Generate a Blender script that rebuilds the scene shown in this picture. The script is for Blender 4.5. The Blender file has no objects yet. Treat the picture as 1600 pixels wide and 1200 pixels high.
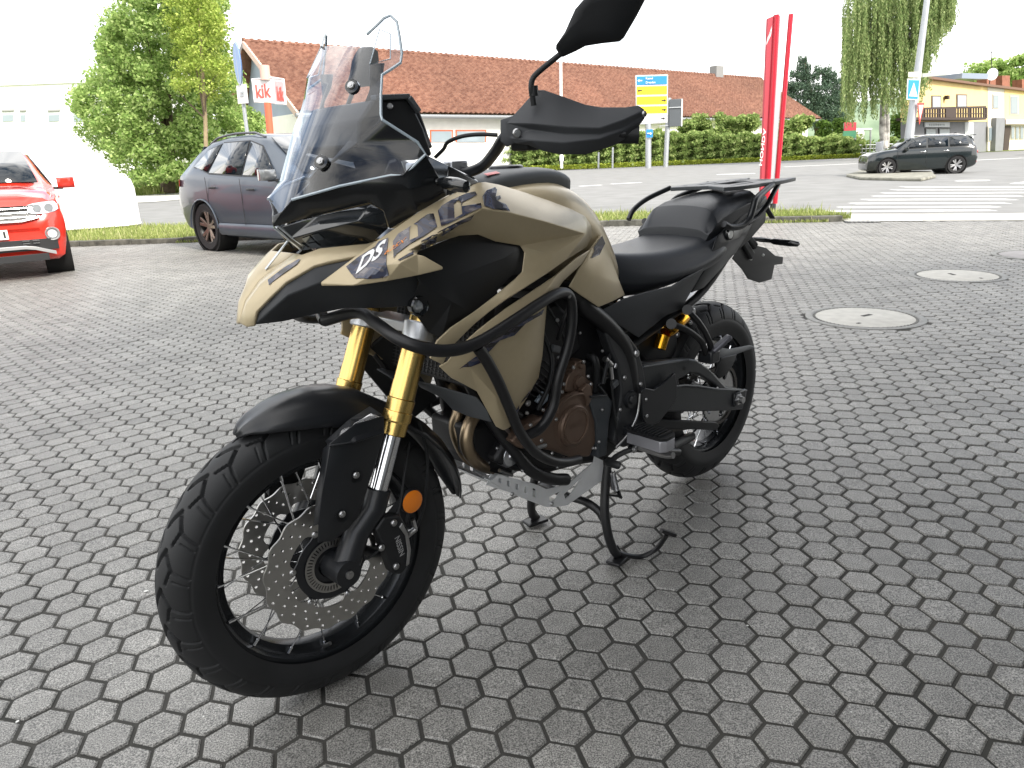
import bpy, bmesh, math, random
import numpy as np
from mathutils import Vector, Matrix
from mathutils.geometry import delaunay_2d_cdt
from mathutils.bvhtree import BVHTree
random.seed(7); rng = np.random.default_rng(7)
R = math.radians
scene = bpy.context.scene

# ------------------------------------------------------------------ camera
FPX, PITCH, ROLL, CAMH = 1126.8, .301157, -.0413, 1.14734
camd = bpy.data.cameras.new('camera'); cam = bpy.data.objects.new('camera', camd)
scene.collection.objects.link(cam); scene.camera = cam
camd.sensor_width = 36; camd.lens = FPX/1600*36; camd.clip_start = .02; camd.clip_end = 3000
cp, sp = math.cos(PITCH), math.sin(PITCH)
fw = Vector((0, cp, -sp)); up0 = Vector((0, sp, cp)); rt0 = Vector((1, 0, 0))
cr, sr = math.cos(ROLL), math.sin(ROLL)
rt = rt0*cr + up0*sr*1.0
up = up0*cr - rt0*sr*1.0
cam.matrix_world = Matrix(((rt.x, up.x, -fw.x, 0), (rt.y, up.y, -fw.y, 0), (rt.z, up.z, -fw.z, CAMH), (0, 0, 0, 1)))
def ray(u, v):
    x = u-800; y = v-600
    x, y = x*cr + y*sr, -x*sr + y*cr
    return Vector((x, FPX*cp - y*sp, -FPX*sp - y*cp))
EYE = Vector((0, 0, CAMH))
def G(u, v, z=0):                      # point of the photograph on the ground
    d = ray(u, v); return EYE + d*((z-CAMH)/d.z)
def D(u, v, y):                        # point of the photograph at world depth y
    d = ray(u, v); return EYE + d*(y/d.y)

# ------------------------------------------------------------------ light
w = bpy.data.worlds.new('World'); scene.world = w; w.use_nodes = True
nt = w.node_tree; N = nt.nodes; LK = nt.links
bg = N['Background']
SUN_EL, SUN_AZ = R(38), R(140)        # azimuth clockwise from +Y (view direction)
sky = N.new('ShaderNodeTexSky'); sky.sky_type = 'NISHITA'; sky.sun_disc = False
sky.sun_elevation = SUN_EL; sky.sun_rotation = SUN_AZ; sky.air_density = 1.0; sky.dust_density = 2.5; sky.ozone_density = 1
tc = N.new('ShaderNodeTexCoord'); mp = N.new('ShaderNodeMapping'); mp.inputs['Scale'].default_value = (1, 1, 2.6)
ns = N.new('ShaderNodeTexNoise'); ns.inputs['Scale'].default_value = 2.1; ns.inputs['Detail'].default_value = 7; ns.inputs['Roughness'].default_value = .55
rp = N.new('ShaderNodeValToRGB'); rp.color_ramp.elements[0].position = .36; rp.color_ramp.elements[1].position = .56
rp.color_ramp.elements[0].color = (.04, .04, .04, 1); rp.color_ramp.elements[1].color = (1, 1, 1, 1)
mx = N.new('ShaderNodeMixRGB'); mx.inputs['Color2'].default_value = (12.2, 12.1, 11.9, 1)
LK.new(tc.outputs['Generated'], mp.inputs['Vector']); LK.new(mp.outputs[0], ns.inputs['Vector']); LK.new(ns.outputs['Fac'], rp.inputs[0])
LK.new(rp.outputs[0], mx.inputs['Fac']); LK.new(sky.outputs[0], mx.inputs['Color1']); LK.new(mx.outputs[0], bg.inputs['Color'])
bg.inputs['Strength'].default_value = .1
sund = bpy.data.lights.new('sun', 'SUN'); sund.energy = 2.5; sund.angle = R(12); sund.color = (1, .95, .87)
sun = bpy.data.objects.new('sun', sund); scene.collection.objects.link(sun)
sdir = Vector((math.sin(SUN_AZ)*math.cos(SUN_EL), math.cos(SUN_AZ)*math.cos(SUN_EL), math.sin(SUN_EL)))
sun.rotation_euler = sdir.to_track_quat('Z', 'Y').to_euler()
scene.view_settings.view_transform = 'Standard'; scene.view_settings.look = 'None'
scene.view_settings.exposure = 1.25; scene.view_settings.gamma = 1
try: scene.view_settings.use_curve_mapping = False
except Exception: pass

# ------------------------------------------------------------------ materials
MATS = {}
def mat(name, col=(.5, .5, .5), rough=.5, metal=0, noise=0, nscale=20, bump=0, bscale=None, coat=0, spec=.5, trans=0, ior=1.45, emit=None, col2=None, space='Object', ndetail=4):
    if name in MATS: return MATS[name]
    m = bpy.data.materials.new(name); m.use_nodes = True; MATS[name] = m
    t = m.node_tree; b = t.nodes['Principled BSDF']
    b.inputs['Base Color'].default_value = (*col, 1); b.inputs['Roughness'].default_value = rough; b.inputs['Metallic'].default_value = metal
    b.inputs['Coat Weight'].default_value = coat; b.inputs['Coat Roughness'].default_value = .04; b.inputs['Specular IOR Level'].default_value = spec
    b.inputs['Transmission Weight'].default_value = trans; b.inputs['IOR'].default_value = ior
    if emit: b.inputs['Emission Color'].default_value = (*emit[:3], 1); b.inputs['Emission Strength'].default_value = emit[3]
    if noise or col2 or bump:
        c = t.nodes.new('ShaderNodeTexCoord')
        n = t.nodes.new('ShaderNodeTexNoise'); n.inputs['Scale'].default_value = nscale; n.inputs['Detail'].default_value = ndetail
        t.links.new(c.outputs[space], n.inputs['Vector'])
    if noise or col2:
        r = t.nodes.new('ShaderNodeValToRGB'); r.color_ramp.elements[0].position = .3; r.color_ramp.elements[1].position = .7
        c2 = col2 or tuple(min(1, x*(1+noise)) for x in col); c1 = col if col2 else tuple(x*(1-noise) for x in col)
        r.color_ramp.elements[0].color = (*c1, 1); r.color_ramp.elements[1].color = (*c2, 1)
        t.links.new(n.outputs['Fac'], r.inputs[0]); t.links.new(r.outputs[0], b.inputs['Base Color'])
    if bump:
        n2 = t.nodes.new('ShaderNodeTexNoise'); n2.inputs['Scale'].default_value = bscale or nscale*3; n2.inputs['Detail'].default_value = 3
        t.links.new(c.outputs[space], n2.inputs['Vector'])
        bp = t.nodes.new('ShaderNodeBump'); bp.inputs['Strength'].default_value = bump; bp.inputs['Distance'].default_value = .002
        t.links.new(n2.outputs['Fac'], bp.inputs['Height']); t.links.new(bp.outputs[0], b.inputs['Normal'])
    return m

# ------------------------------------------------------------------ mesh tools
class MB:
    def __init__(s): s.v = []; s.f = []; s.m = []; s.cm = 0
    def add(s, vs, fs):
        o = len(s.v); s.v += [tuple(x) for x in vs]; s.f += [tuple(o+i for i in f) for f in fs]; s.m += [s.cm]*len(fs); return s
    def box(s, c, d, rot=None, M=None):
        x, y, z = d[0]/2, d[1]/2, d[2]/2
        P = [Vector(p) for p in ((-x,-y,-z),(x,-y,-z),(x,y,-z),(-x,y,-z),(-x,-y,z),(x,-y,z),(x,y,z),(-x,y,z))]
        if rot is not None:
            m = Matrix.Rotation(rot, 3, 'Z') if not isinstance(rot, Matrix) else rot
            P = [m @ p for p in P]
        P = [p+Vector(c) for p in P]
        return s.add(P, [(0,3,2,1),(4,5,6,7),(0,1,5,4),(1,2,6,5),(2,3,7,6),(3,0,4,7)])
    def beam(s, a, b, wx, wz, upv=(0,0,1)):          # box from a to b
        a = Vector(a); b = Vector(b); d = (b-a); L = d.length; d.normalize()
        x = d.cross(Vector(upv)); x = x.normalized() if x.length > 1e-5 else Vector((1,0,0)); z = x.cross(d)
        P = []
        for q in (a, b):
            for i, j in ((-1,-1),(1,-1),(1,1),(-1,1)): P.append(q + x*(i*wx/2) + z*(j*wz/2))
        return s.add(P, [(0,3,2,1),(4,5,6,7),(0,1,5,4),(1,2,6,5),(2,3,7,6),(3,0,4,7)])
    def tube(s, pts, r, n=10, cap=True, closed=False):
        pts = [Vector(p) for p in pts]; rs = r if isinstance(r, (list, tuple)) else [r]*len(pts)
        k = len(pts); V = []; prev = None
        for i, p in enumerate(pts):
            if closed: d = pts[(i+1) % k]-pts[i-1]
            else: d = pts[min(i+1, k-1)]-pts[max(i-1, 0)]
            d.normalize()
            if prev is None:
                x = d.cross(Vector((0,0,1)))
                if x.length < .1: x = d.cross(Vector((1,0,0)))
            else: x = prev - d*prev.dot(d)
            x.normalize(); prev = x; y = d.cross(x)
            for j in range(n):
                a = 2*math.pi*j/n; V.append(p + (x*math.cos(a)+y*math.sin(a))*rs[i])
        F = []
        for i in range(k if closed else k-1):
            i2 = (i+1) % k
            for j in range(n):
                j2 = (j+1) % n; F.append((i*n+j, i*n+j2, i2*n+j2, i2*n+j))
        if cap and not closed: F.append(tuple(reversed(range(n)))); F.append(tuple((k-1)*n+j for j in range(n)))
        return s.add(V, F)
    def cyl(s, a, b, r, n=16, r2=None): return s.tube([a, b], [r, r if r2 is None else r2], n)
    def lathe(s, prof, c=(0,0,0), axis='Y', n=48, M=None, closed=False, cap=True):   # prof: (radius, along)
        V = []; k = len(prof)
        for j in range(n):
            a = 2*math.pi*j/n; ca, sa = math.cos(a), math.sin(a)
            for r_, h in prof:
                p = {'Y': (r_*ca, h, r_*sa), 'Z': (r_*ca, r_*sa, h), 'X': (h, r_*ca, r_*sa)}[axis]
                p = Vector(p)
                if M is not None: p = M @ p
                V.append(p+Vector(c))
        F = []
        for j in range(n):
            j2 = (j+1) % n
            for i in range(k if closed else k-1):
                i2 = (i+1) % k; F.append((j*k+i, j*k+i2, j2*k+i2, j2*k+i))
        if not closed and cap:
            if prof[0][0] > 1e-6: F.append(tuple(j*k for j in range(n)))
            if prof[-1][0] > 1e-6: F.append(tuple(reversed([j*k+k-1 for j in range(n)])))
        return s.add(V, F)
    def prism(s, outline, ext):            # 3D outline extruded by vector
        n = len(outline); e = Vector(ext); A = [Vector(p) for p in outline]; B = [p+e for p in A]
        return s.add(A+B, [tuple(range(n)), tuple(reversed(range(n, 2*n)))] + [(i, n+i, n+(i+1) % n, (i+1) % n) for i in range(n)])
    def loft(s, secs, cap=True, closed=True):
        n = len(secs[0]); V = [p for q in secs for p in q]; F = []
        for i in range(len(secs)-1):
            for j in range(n if closed else n-1):
                j2 = (j+1) % n; F.append((i*n+j, i*n+j2, (i+1)*n+j2, (i+1)*n+j))
        if cap and closed: F.append(tuple(reversed(range(n)))); F.append(tuple((len(secs)-1)*n+j for j in range(n)))
        return s.add(V, F)
    def plate(s, outer, holes, frame, th):  # 2D outline with holes -> slab ; frame(x,y,z)->3D
        pts = [Vector(p) for p in outer]; fc = [list(range(len(pts)))]
        for h in holes:
            o = len(pts); pts += [Vector(p) for p in h]; fc.append(list(range(o, o+len(h))))
        ed = [(c[i], c[(i+1) % len(c)]) for c in fc for i in range(len(c))]
        V, E, F, *_ = delaunay_2d_cdt(pts, ed, [], 0, 1e-7)
        def ins(p, poly):
            c = False; j = len(poly)-1
            for i in range(len(poly)):
                a, b = poly[i], poly[j]
                if (a[1] > p[1]) != (b[1] > p[1]) and p[0] < (b[0]-a[0])*(p[1]-a[1])/(b[1]-a[1])+a[0]: c = not c
                j = i
            return c
        T = []
        for f in F:
            c = sum((V[i] for i in f), Vector((0, 0)))/len(f)
            if ins(c, outer) and not any(ins(c, h) for h in holes): T.append(tuple(f))
        n = len(V); cnt = {}
        for f in T:
            for i in range(len(f)):
                a, b = f[i], f[(i+1) % len(f)]; cnt[(a, b)] = cnt.get((a, b), 0)+1
        F2 = list(T) + [tuple(n+i for i in reversed(f)) for f in T]
        for (a, b) in cnt:
            if (b, a) not in cnt: F2.append((b, a, n+a, n+b))
        return s.add([frame(p[0], p[1], 0) for p in V]+[frame(p[0], p[1], th) for p in V], F2)

def link(o, parent=None):
    scene.collection.objects.link(o)
    if parent is not None: o.parent = parent
    return o
def finish(name, me, m, parent=None, smooth=40, bevel=0, solid=0, sub=0, kind=None, seg=2, off=-1):
    if m is not None:
        for x in (m if isinstance(m, (list, tuple)) else [m]): me.materials.append(x)
    if smooth:
        me.shade_smooth()
        if smooth < 180: me.set_sharp_from_angle(angle=R(smooth))
    else: me.shade_flat()
    o = link(bpy.data.objects.new(name, me), parent)
    if sub: s_ = o.modifiers.new('sub', 'SUBSURF'); s_.levels = s_.render_levels = sub
    if solid: s_ = o.modifiers.new('solid', 'SOLIDIFY'); s_.thickness = solid; s_.offset = off
    if bevel:
        s_ = o.modifiers.new('bevel', 'BEVEL'); s_.width = bevel; s_.segments = seg; s_.limit_method = 'ANGLE'; s_.angle_limit = R(28)
        s_.harden_normals = False
    if kind: o['kind'] = kind
    return o
def fix_normals(me):
    bm = bmesh.new(); bm.from_mesh(me); bmesh.ops.remove_doubles(bm, verts=bm.verts, dist=1e-5); bmesh.ops.recalc_face_normals(bm, faces=bm.faces); bm.to_mesh(me); bm.free()
def obj(name, mb, m, parent=None, fix=True, **k):
    me = bpy.data.meshes.new(name); me.from_pydata([tuple(v) for v in mb.v], [], mb.f)
    if any(mb.m): me.polygons.foreach_set('material_index', mb.m)
    me.update()
    if fix: fix_normals(me)
    return finish(name, me, m, parent, **k)
def npmesh(name, V, F):                    # V (n,3), F (m,k) arrays
    me = bpy.data.meshes.new(name); k = F.shape[1]
    me.vertices.add(len(V)); me.vertices.foreach_set('co', np.ascontiguousarray(V, dtype=np.float32).ravel())
    me.loops.add(F.size); me.loops.foreach_set('vertex_index', np.ascontiguousarray(F, dtype=np.int32).ravel())
    me.polygons.add(len(F)); me.polygons.foreach_set('loop_start', np.arange(0, F.size, k, dtype=np.int32))
    me.update(calc_edges=True); me.validate(); return me
def thing(name, label, cat, loc=(0,0,0), rz=0, group=None):
    o = link(bpy.data.objects.new(name, None)); o.location = loc; o.rotation_euler = (0, 0, rz); o['label'] = label; o['category'] = cat
    o.empty_display_size = .1
    if group: o['group'] = group
    return o
def tag(o, label, cat, group=None):
    o['label'] = label; o['category'] = cat
    if group: o['group'] = group
    return o
def text_mesh(s, bold=0.0, shear=0.0, wx=1.0):          # glyph outline as mesh, height of capitals about 1
    cu = bpy.data.curves.new('t', 'FONT'); cu.body = s; cu.size = 1.4; cu.offset = bold; cu.shear = shear; cu.resolution_u = 3
    o = bpy.data.objects.new('t', cu); scene.collection.objects.link(o)
    dg = bpy.context.evaluated_depsgraph_get(); me = o.evaluated_get(dg).to_mesh()
    V = [(v.co.x*wx, v.co.y) for v in me.vertices]; F = [tuple(p.vertices) for p in me.polygons]
    o.evaluated_get(dg).to_mesh_clear(); bpy.data.objects.remove(o); bpy.data.curves.remove(cu)
    return V, F
def text_on(name, s, origin, xa, ya, m, parent=None, width=None, height=None, bold=.01, shear=0, lift=.002, th=0):
    """text whose baseline starts at origin, xa,ya = unit vectors, fitted into width x height"""
    V, F = text_mesh(s, bold, shear); x0 = min(p[0] for p in V); x1 = max(p[0] for p in V); y0 = min(p[1] for p in V); y1 = max(p[1] for p in V)
    kx = width/(x1-x0) if width else height/(y1-y0); ky = height/(y1-y0) if height else kx
    xa = Vector(xa).normalized(); ya = Vector(ya).normalized(); n = xa.cross(ya)
    mb = MB(); mb.add([Vector(origin)+xa*((p[0]-x0)*kx)+ya*((p[1]-y0)*ky)+n*lift for p in V], F)
    return obj(name, mb, m, parent, fix=False, smooth=0)
def smooth_path(pts, k=6):               # Catmull-Rom
    P = [Vector(p) for p in pts]; P = [P[0]*2-P[1]]+P+[P[-1]*2-P[-2]]; out = []
    for i in range(1, len(P)-2):
        for j in range(k):
            t = j/k; a, b, c, d = P[i-1], P[i], P[i+1], P[i+2]
            out.append(.5*((2*b)+(c-a)*t+(2*a-5*b+4*c-d)*t*t+(3*b-a-3*c+d)*t*t*t))
    out.append(P[-2]); return out
# ------------------------------------------------------------------ ground
asphalt = mat('asphalt', (.165, .165, .16), .85, col2=(.22, .22, .215), nscale=1.2, bump=.5, bscale=140)
soil = mat('joint_sand', (.03, .03, .027), .95, col2=(.055, .052, .046), nscale=3, bump=.6, bscale=200)
def paver_mat():
    m = bpy.data.materials.new('concrete_paver'); m.use_nodes = True; t = m.node_tree; n = t.nodes; l = t.links; b = n['Principled BSDF']
    b.inputs['Roughness'].default_value = .52; b.inputs['Specular IOR Level'].default_value = .6
    g = n.new('ShaderNodeNewGeometry'); tcn = n.new('ShaderNodeTexCoord'); oi = n.new('ShaderNodeObjectInfo')
    pos = g.outputs['Position']
    isl = n.new('ShaderNodeMapRange'); l.new(g.outputs['Random Per Island'], isl.inputs[0]); isl.inputs[3].default_value = .84; isl.inputs[4].default_value = 1.12
    # speckle
    s1 = n.new('ShaderNodeTexNoise'); s1.inputs['Scale'].default_value = 330; s1.inputs['Detail'].default_value = 2; l.new(pos, s1.inputs['Vector'])
    r1 = n.new('ShaderNodeValToRGB'); r1.color_ramp.elements[0].position = .36; r1.color_ramp.elements[1].position = .70
    r1.color_ramp.elements[0].color = (.055, .054, .050, 1); r1.color_ramp.elements[1].color = (.40, .388, .36, 1); l.new(s1.outputs['Fac'], r1.inputs[0])
    # stains
    s2 = n.new('ShaderNodeTexNoise'); s2.inputs['Scale'].default_value = 1.7; s2.inputs['Detail'].default_value = 6; s2.inputs['Roughness'].default_value = .6; l.new(pos, s2.inputs['Vector'])
    r2 = n.new('ShaderNodeMapRange'); r2.inputs[1].default_value = .3; r2.inputs[2].default_value = .7; r2.inputs[3].default_value = .78; r2.inputs[4].default_value = 1.12; l.new(s2.outputs['Fac'], r2.inputs[0])
    s3 = n.new('ShaderNodeTexNoise'); s3.inputs['Scale'].default_value = 28; s3.inputs['Detail'].default_value = 4; l.new(pos, s3.inputs['Vector'])
    r3 = n.new('ShaderNodeMapRange'); r3.inputs[1].default_value = .3; r3.inputs[2].default_value = .7; r3.inputs[3].default_value = .86; r3.inputs[4].default_value = 1.1; l.new(s3.outputs['Fac'], r3.inputs[0])
    a = n.new('ShaderNodeMath'); a.operation = 'MULTIPLY'; l.new(isl.outputs[0], a.inputs[0]); l.new(r2.outputs[0], a.inputs[1])
    a2 = n.new('ShaderNodeMath'); a2.operation = 'MULTIPLY'; l.new(a.outputs[0], a2.inputs[0]); l.new(r3.outputs[0], a2.inputs[1])
    mxn = n.new('ShaderNodeMixRGB'); mxn.blend_type = 'MULTIPLY'; mxn.inputs[0].default_value = 1; l.new(r1.outputs[0], mxn.inputs[1]); l.new(a2.outputs[0], mxn.inputs[2])
    l.new(mxn.outputs[0], b.inputs['Base Color'])
    bp = n.new('ShaderNodeBump'); bp.inputs['Strength'].default_value = .5; bp.inputs['Distance'].default_value = .0012; l.new(s1.outputs['Fac'], bp.inputs['Height']); l.new(bp.outputs[0], b.inputs['Normal'])
    return m
paver = paver_mat()
grassm = mat('verge_grass', (.10, .16, .02), .8, col2=(.26, .30, .07), nscale=3)
def sheet(name, pts, m, z, kind='structure', parent=None):
    mb = MB(); mb.add([(p[0], p[1], z) for p in pts], [tuple(range(len(pts)))])
    return obj(name, mb, m, parent, fix=False, smooth=0, kind=kind)
sheet('ground', [(-1500, -1500), (1500, -1500), (1500, 2500), (-1500, 2500)], mat('far_ground', (.09, .13, .04), .95, noise=.3, nscale=.05), -.06)
kerb_pts = [Vector(p) for p in ((-16, 13.9), (-11.5, 13.35), (-7.45, 12.85), (1.77, 12.55), (5.42, 11.72))]
edge = [(p.x, p.y) for p in kerb_pts]
# dealer forecourt: bedding sand under the pavers
sheet('forecourt_bed', [(-20, -14), (30, -14), (30, 8.6), (14, 9.6), (7.6, 10.75), (5.42, 11.75)]+edge[::-1], soil, -.006)
road_near = [(-40, 22), (-10.1, 17.4), (2.1, 15.0), (5.79, 13.1), (8.0, 11.9), (13, 10.7), (30, 7)]
road_far = [(200, 40), (200, 88), (36, 77), (6.5, 75.3), (-7.3, 76), (-10.5, 50), (-15.7, 33.4), (-60, 29)]
sheet('road', road_near+road_far, asphalt, -.03)
sheet('pavement', [(5.42, 11.7), (7.6, 10.72), (14, 9.55), (30, 6.6), (30, 7.02), (13, 10.75), (8.0, 11.95), (5.82, 13.1)], mat('pale_pavement', (.38, .37, .34), .8, noise=.12, nscale=9, bump=.3, bscale=60), .004)
sheet('footpath', [(-60, 29.1), (-15.7, 33.5), (-10.5, 50.1), (-7.3, 76.2), (-12, 76.2), (-21.8, 45), (-60, 38)], mat('pale_path', (.5, .49, .46), .8, noise=.1, nscale=2), -.015)
# verge soil + turf
vb = MB(); vb.add([(p[0], p[1], .02) for p in [(-16, 14.05), (-11.5, 13.5), (-7.4, 13.0), (1.8, 12.7), (5.45, 11.88), (5.75, 13.0), (2.1, 14.9), (-10.1, 17.3), (-40, 21.8), (-40, 16)]], [tuple(range(10))])
obj('verge', vb, mat('verge_soil', (.07, .08, .03), .95, noise=.3, nscale=6), None, fix=False, smooth=0, kind='structure')
sheet('grass_field', [(-60, 38.1), (-21.8, 45.1), (-12, 76.3), (-6, 78), (40, 79), (200, 90), (200, 300), (-200, 300), (-200, 40)], grassm, -.02)

# kerb stones
kerb = link(bpy.data.objects.new('kerb', None)); kerb['kind'] = 'structure'
stone = mat('kerb_concrete', (.085, .083, .070), .9, noise=.6, nscale=9, bump=.6, bscale=90, space='Object')
segs = []
for a, b in zip(kerb_pts[:-1], kerb_pts[1:]):
    L = (b-a).length; n = max(1, round(L/.9)); segs += [(a+(b-a)*(i/n), a+(b-a)*((i+1)/n)) for i in range(n)]
for a, b in segs:
    mb = MB(); d = (b-a).normalized(); g = .006
    h = .085+random.uniform(-.01, .01)
    c = (a+b)/2; mb.box((0, 0, 0), ((b-a).length-2*g, .15, h+.06), None)
    o = obj('kerb_stone', mb, stone, kerb, bevel=.012); o.location = (c.x+random.uniform(-.008, .008), c.y+.075, (h-.06)/2); o.rotation_euler = (random.uniform(-.02, .02), 0, math.atan2(d.y, d.x))
# hexagonal pavers
TH = .25; OX, OY = -.2187, 1.434
ax = Vector((math.cos(TH), math.sin(TH)))*.1; bx_ = Vector((math.cos(TH-2*math.pi/3), math.sin(TH-2*math.pi/3)))*.1
manholes = [((2.48, 4.92), .385), ((4.03, 6.42), .385), ((5.44, 7.42), .385)]
fore = [(-20, -14), (30, -14), (30, 8.6), (14, 9.55), (7.6, 10.7), (5.42, 11.7), (1.77, 12.53), (-7.45, 12.83), (-11.5, 13.3), (-16, 13.85)]
def inside(x, y, poly):
    c = False; j = len(poly)-1
    for i in range(len(poly)):
        xa, ya = poly[i]; xb, yb = poly[j]
        if (ya > y) != (yb > y) and x < (xb-xa)*(y-ya)/(yb-ya)+xa: c = not c
        j = i
    return c
ii, jj = np.meshgrid(np.arange(-260, 260), np.arange(-260, 260)); ii = ii.ravel(); jj = jj.ravel()
px = OX+ii*ax.x+jj*bx_.x; py = OY+ii*ax.y+jj*bx_.y
keep = (py > .35) & (py < 14) & (px > -14) & (px < 15) & (np.abs(px) < 2.4+py*1.05)
px, py, ii, jj = px[keep], py[keep], ii[keep], jj[keep]
keep = np.array([inside(x, y, fore) and all((x-c[0])**2+(y-c[1])**2 > (r-.012)**2 for c, r in manholes) for x, y in zip(px, py)])
px, py, ii, jj = px[keep], py[keep], ii[keep], jj[keep]
def hexverts(x, y, r, z, th): return [(x+r*math.cos(th+math.pi/3*k), y+r*math.sin(th+math.pi/3*k), z) for k in range(6)]
HA = TH+math.pi/6
NP = len(px)
jit = np.random.default_rng(3)
dx = jit.normal(0, .0007, NP); dy = jit.normal(0, .0007, NP); dz = jit.normal(0, .0009, NP)-.0012; da = jit.normal(0, .012, NP)
tlx = jit.normal(0, .006, NP); tly = jit.normal(0, .006, NP)
rr = np.full(NP, .0577*.912)*(1+jit.normal(0, .012, NP))
k6 = np.arange(6)*math.pi/3
def ring(scale, z):
    a = HA+da[:, None]+k6[None]; X = np.cos(a)*rr[:, None]*scale; Y = np.sin(a)*rr[:, None]*scale
    Z = dz[:, None]+z+X*tlx[:, None]+Y*tly[:, None]
    return np.stack([X+(px+dx)[:, None], Y+(py+dy)[:, None], Z], -1)
Vh = np.concatenate([ring(1, -.016), ring(1, -.004), ring(.93, -.0002)], 1)     # NP,18,3
Fq = [(k, (k+1) % 6, 6+(k+1) % 6, 6+k) for k in range(6)]+[(6+k, 6+(k+1) % 6, 12+(k+1) % 6, 12+k) for k in range(6)]+[(12, 13, 14, 15), (12, 15, 16, 17)]
Fq = np.array(Fq)
# the ones that show largest are objects of their own
dist = np.sqrt(px**2+py**2)
vis = (np.abs(px) < .72*py+.05) & (py > 1.18)
order = np.argsort(np.where(vis, dist, 1e9))[:290]
single = np.zeros(NP, bool); single[order] = True
pav = link(bpy.data.objects.new('forecourt', None)); pav['kind'] = 'structure'
hb = MB(); r0 = .0577*.912
hb.add(hexverts(0, 0, r0, -.016, HA)+hexverts(0, 0, r0, -.004, HA)+hexverts(0, 0, r0*.93, -.0002, HA), [tuple(f) for f in Fq[:12]]+[(12, 13, 14, 15, 16, 17)])
def single_paver_mat():
    m = paver.copy(); m.name = 'concrete_paver_single'; t = m.node_tree
    g = [x for x in t.nodes if x.type == 'NEW_GEOMETRY'][0]; oi = [x for x in t.nodes if x.type == 'OBJECT_INFO'][0]
    for lk in list(t.links):
        if lk.from_node == g and lk.from_socket.name == 'Random Per Island': to = lk.to_socket; t.links.remove(lk); t.links.new(oi.outputs['Random'], to)
    return m
h0 = obj('paver', hb, single_paver_mat(), pav, smooth=0)
first = True
for i in order:
    if first: o = h0; first = False
    else: o = h0.copy(); scene.collection.objects.link(o)
    o.location = (px[i]+dx[i], py[i]+dy[i], dz[i]); o.rotation_euler = (tly[i], -tlx[i], da[i])
V2 = Vh[~single].reshape(-1, 3); n2 = (~single).sum()
F2 = (np.arange(n2)[:, None, None]*18+Fq[None]).reshape(-1, 4)
finish('pavers', npmesh('pavers', V2, F2), paver, pav, smooth=0, kind='stuff')

# manhole covers
conc = mat('manhole_concrete', (.38, .37, .34), .8, noise=.12, nscale=12, bump=.3, bscale=120)
iron = mat('cast_iron', (.20, .20, .19), .6, metal=.3, noise=.2, nscale=30)
def manhole(x, y, label, rz, m_in):
    t = thing('manhole_cover', label, 'manhole cover', (x, y, 0), rz, 'round manhole covers in the forecourt')
    mb = MB(); mb.lathe([(.385, -.02), (.385, .002), (.38, .005), (.345, .005), (.340, .0006), (.335, .0006)], axis='Z', n=64); obj('frame_ring', mb, iron, t)
    mb = MB(); mb.lathe([(.318, -.02), (.318, .001), (.312, .004), (0, .004)], axis='Z', n=64); obj('lid', mb, m_in, t)
    mb = MB()
    mb.lathe([(.336, -.02), (.336, .0008), (.317, .0008), (.317, -.02)], axis='Z', n=64)
    obj('seal_groove', mb, soil, t)
    mb = MB()
    for k in range(64):
        a = 2*math.pi*k/64; c, s_ = math.cos(a), math.sin(a)
        mb.box((.3265*c, .3265*s_, -.001), (.016, .010, .010), a)
    obj('ring_lugs', mb, iron, t)
    mb = MB(); mb.box((.05, .02, .003), (.09, .03, .006)); mb.box((-.2, -.1, .003), (.03, .02, .006)); obj('lift_slot', mb, mat('slot_dark', (.03, .03, .03), .9), t)
    return t
manhole(2.48, 4.92, 'round pale concrete manhole cover nearest the motorcycle rear wheel', .5, conc)
manhole(4.03, 6.42, 'round pale manhole cover in the middle of three in the paving', 1.5, conc)
manhole(5.44, 7.42, 'round manhole cover cut by the right edge of the picture', 2.5, mat('manhole_grey', (.24, .23, .23), .8, noise=.1, nscale=12))

# road markings
white = mat('road_paint', (.78, .78, .76), .7, noise=.06, nscale=8)
lefts = [(1294, 328), (1312, 322), (1331, 316), (1350, 310), (1367, 305), (1381, 300), (1395, 295), (1410, 290.5)]
rights = [(1550, 326), (1557, 320.5), (1572, 315), (1582, 309.5), (1594, 304), (1606, 299), (1618, 294.5), (1630, 290.5)]
cw = link(bpy.data.objects.new('zebra_crossing', None)); cw['kind'] = 'structure'
for (a, b) in zip(lefts, rights):
    A = G(*a); B = G(*b); mb = MB(); nv = Vector((0, 1, 0)); t_ = .21
    # stripe width limited to just under half of the gap
    k = lefts.index(a); nx = lefts[k+1] if k < 7 else (lefts[k][0]+15, lefts[k][1]-4.5); wA = (G(*nx).y-A.y)*.5
    nx = rights[k+1] if k < 7 else (rights[k][0]+12, rights[k][1]-4); wB = (G(*nx).y-B.y)*.5
    w_ = min(wA, wB)
    mb.add([(A.x, A.y-w_*.5, -.026), (B.x, B.y-w_*.5, -.026), (B.x, B.y+w_*.5, -.026), (A.x, A.y+w_*.5, -.026)], [(0, 1, 2, 3)])
    obj('stripe', mb, white, cw, fix=False, smooth=0)
mk = link(bpy.data.objects.new('lane_markings', None)); mk['kind'] = 'structure'
def line(p, q, w_):
    A = G(*p); B = G(*q); d = (B-A).normalized(); n = Vector((-d.y, d.x, 0))*w_/2
    mb = MB(); mb.add([A-n, B-n, B+n, A+n], [(0, 1, 2, 3)]); mb.v = [(x, y, -.026) for x, y, z in mb.v]; obj('dash', mb, white, mk, fix=False, smooth=0)
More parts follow.
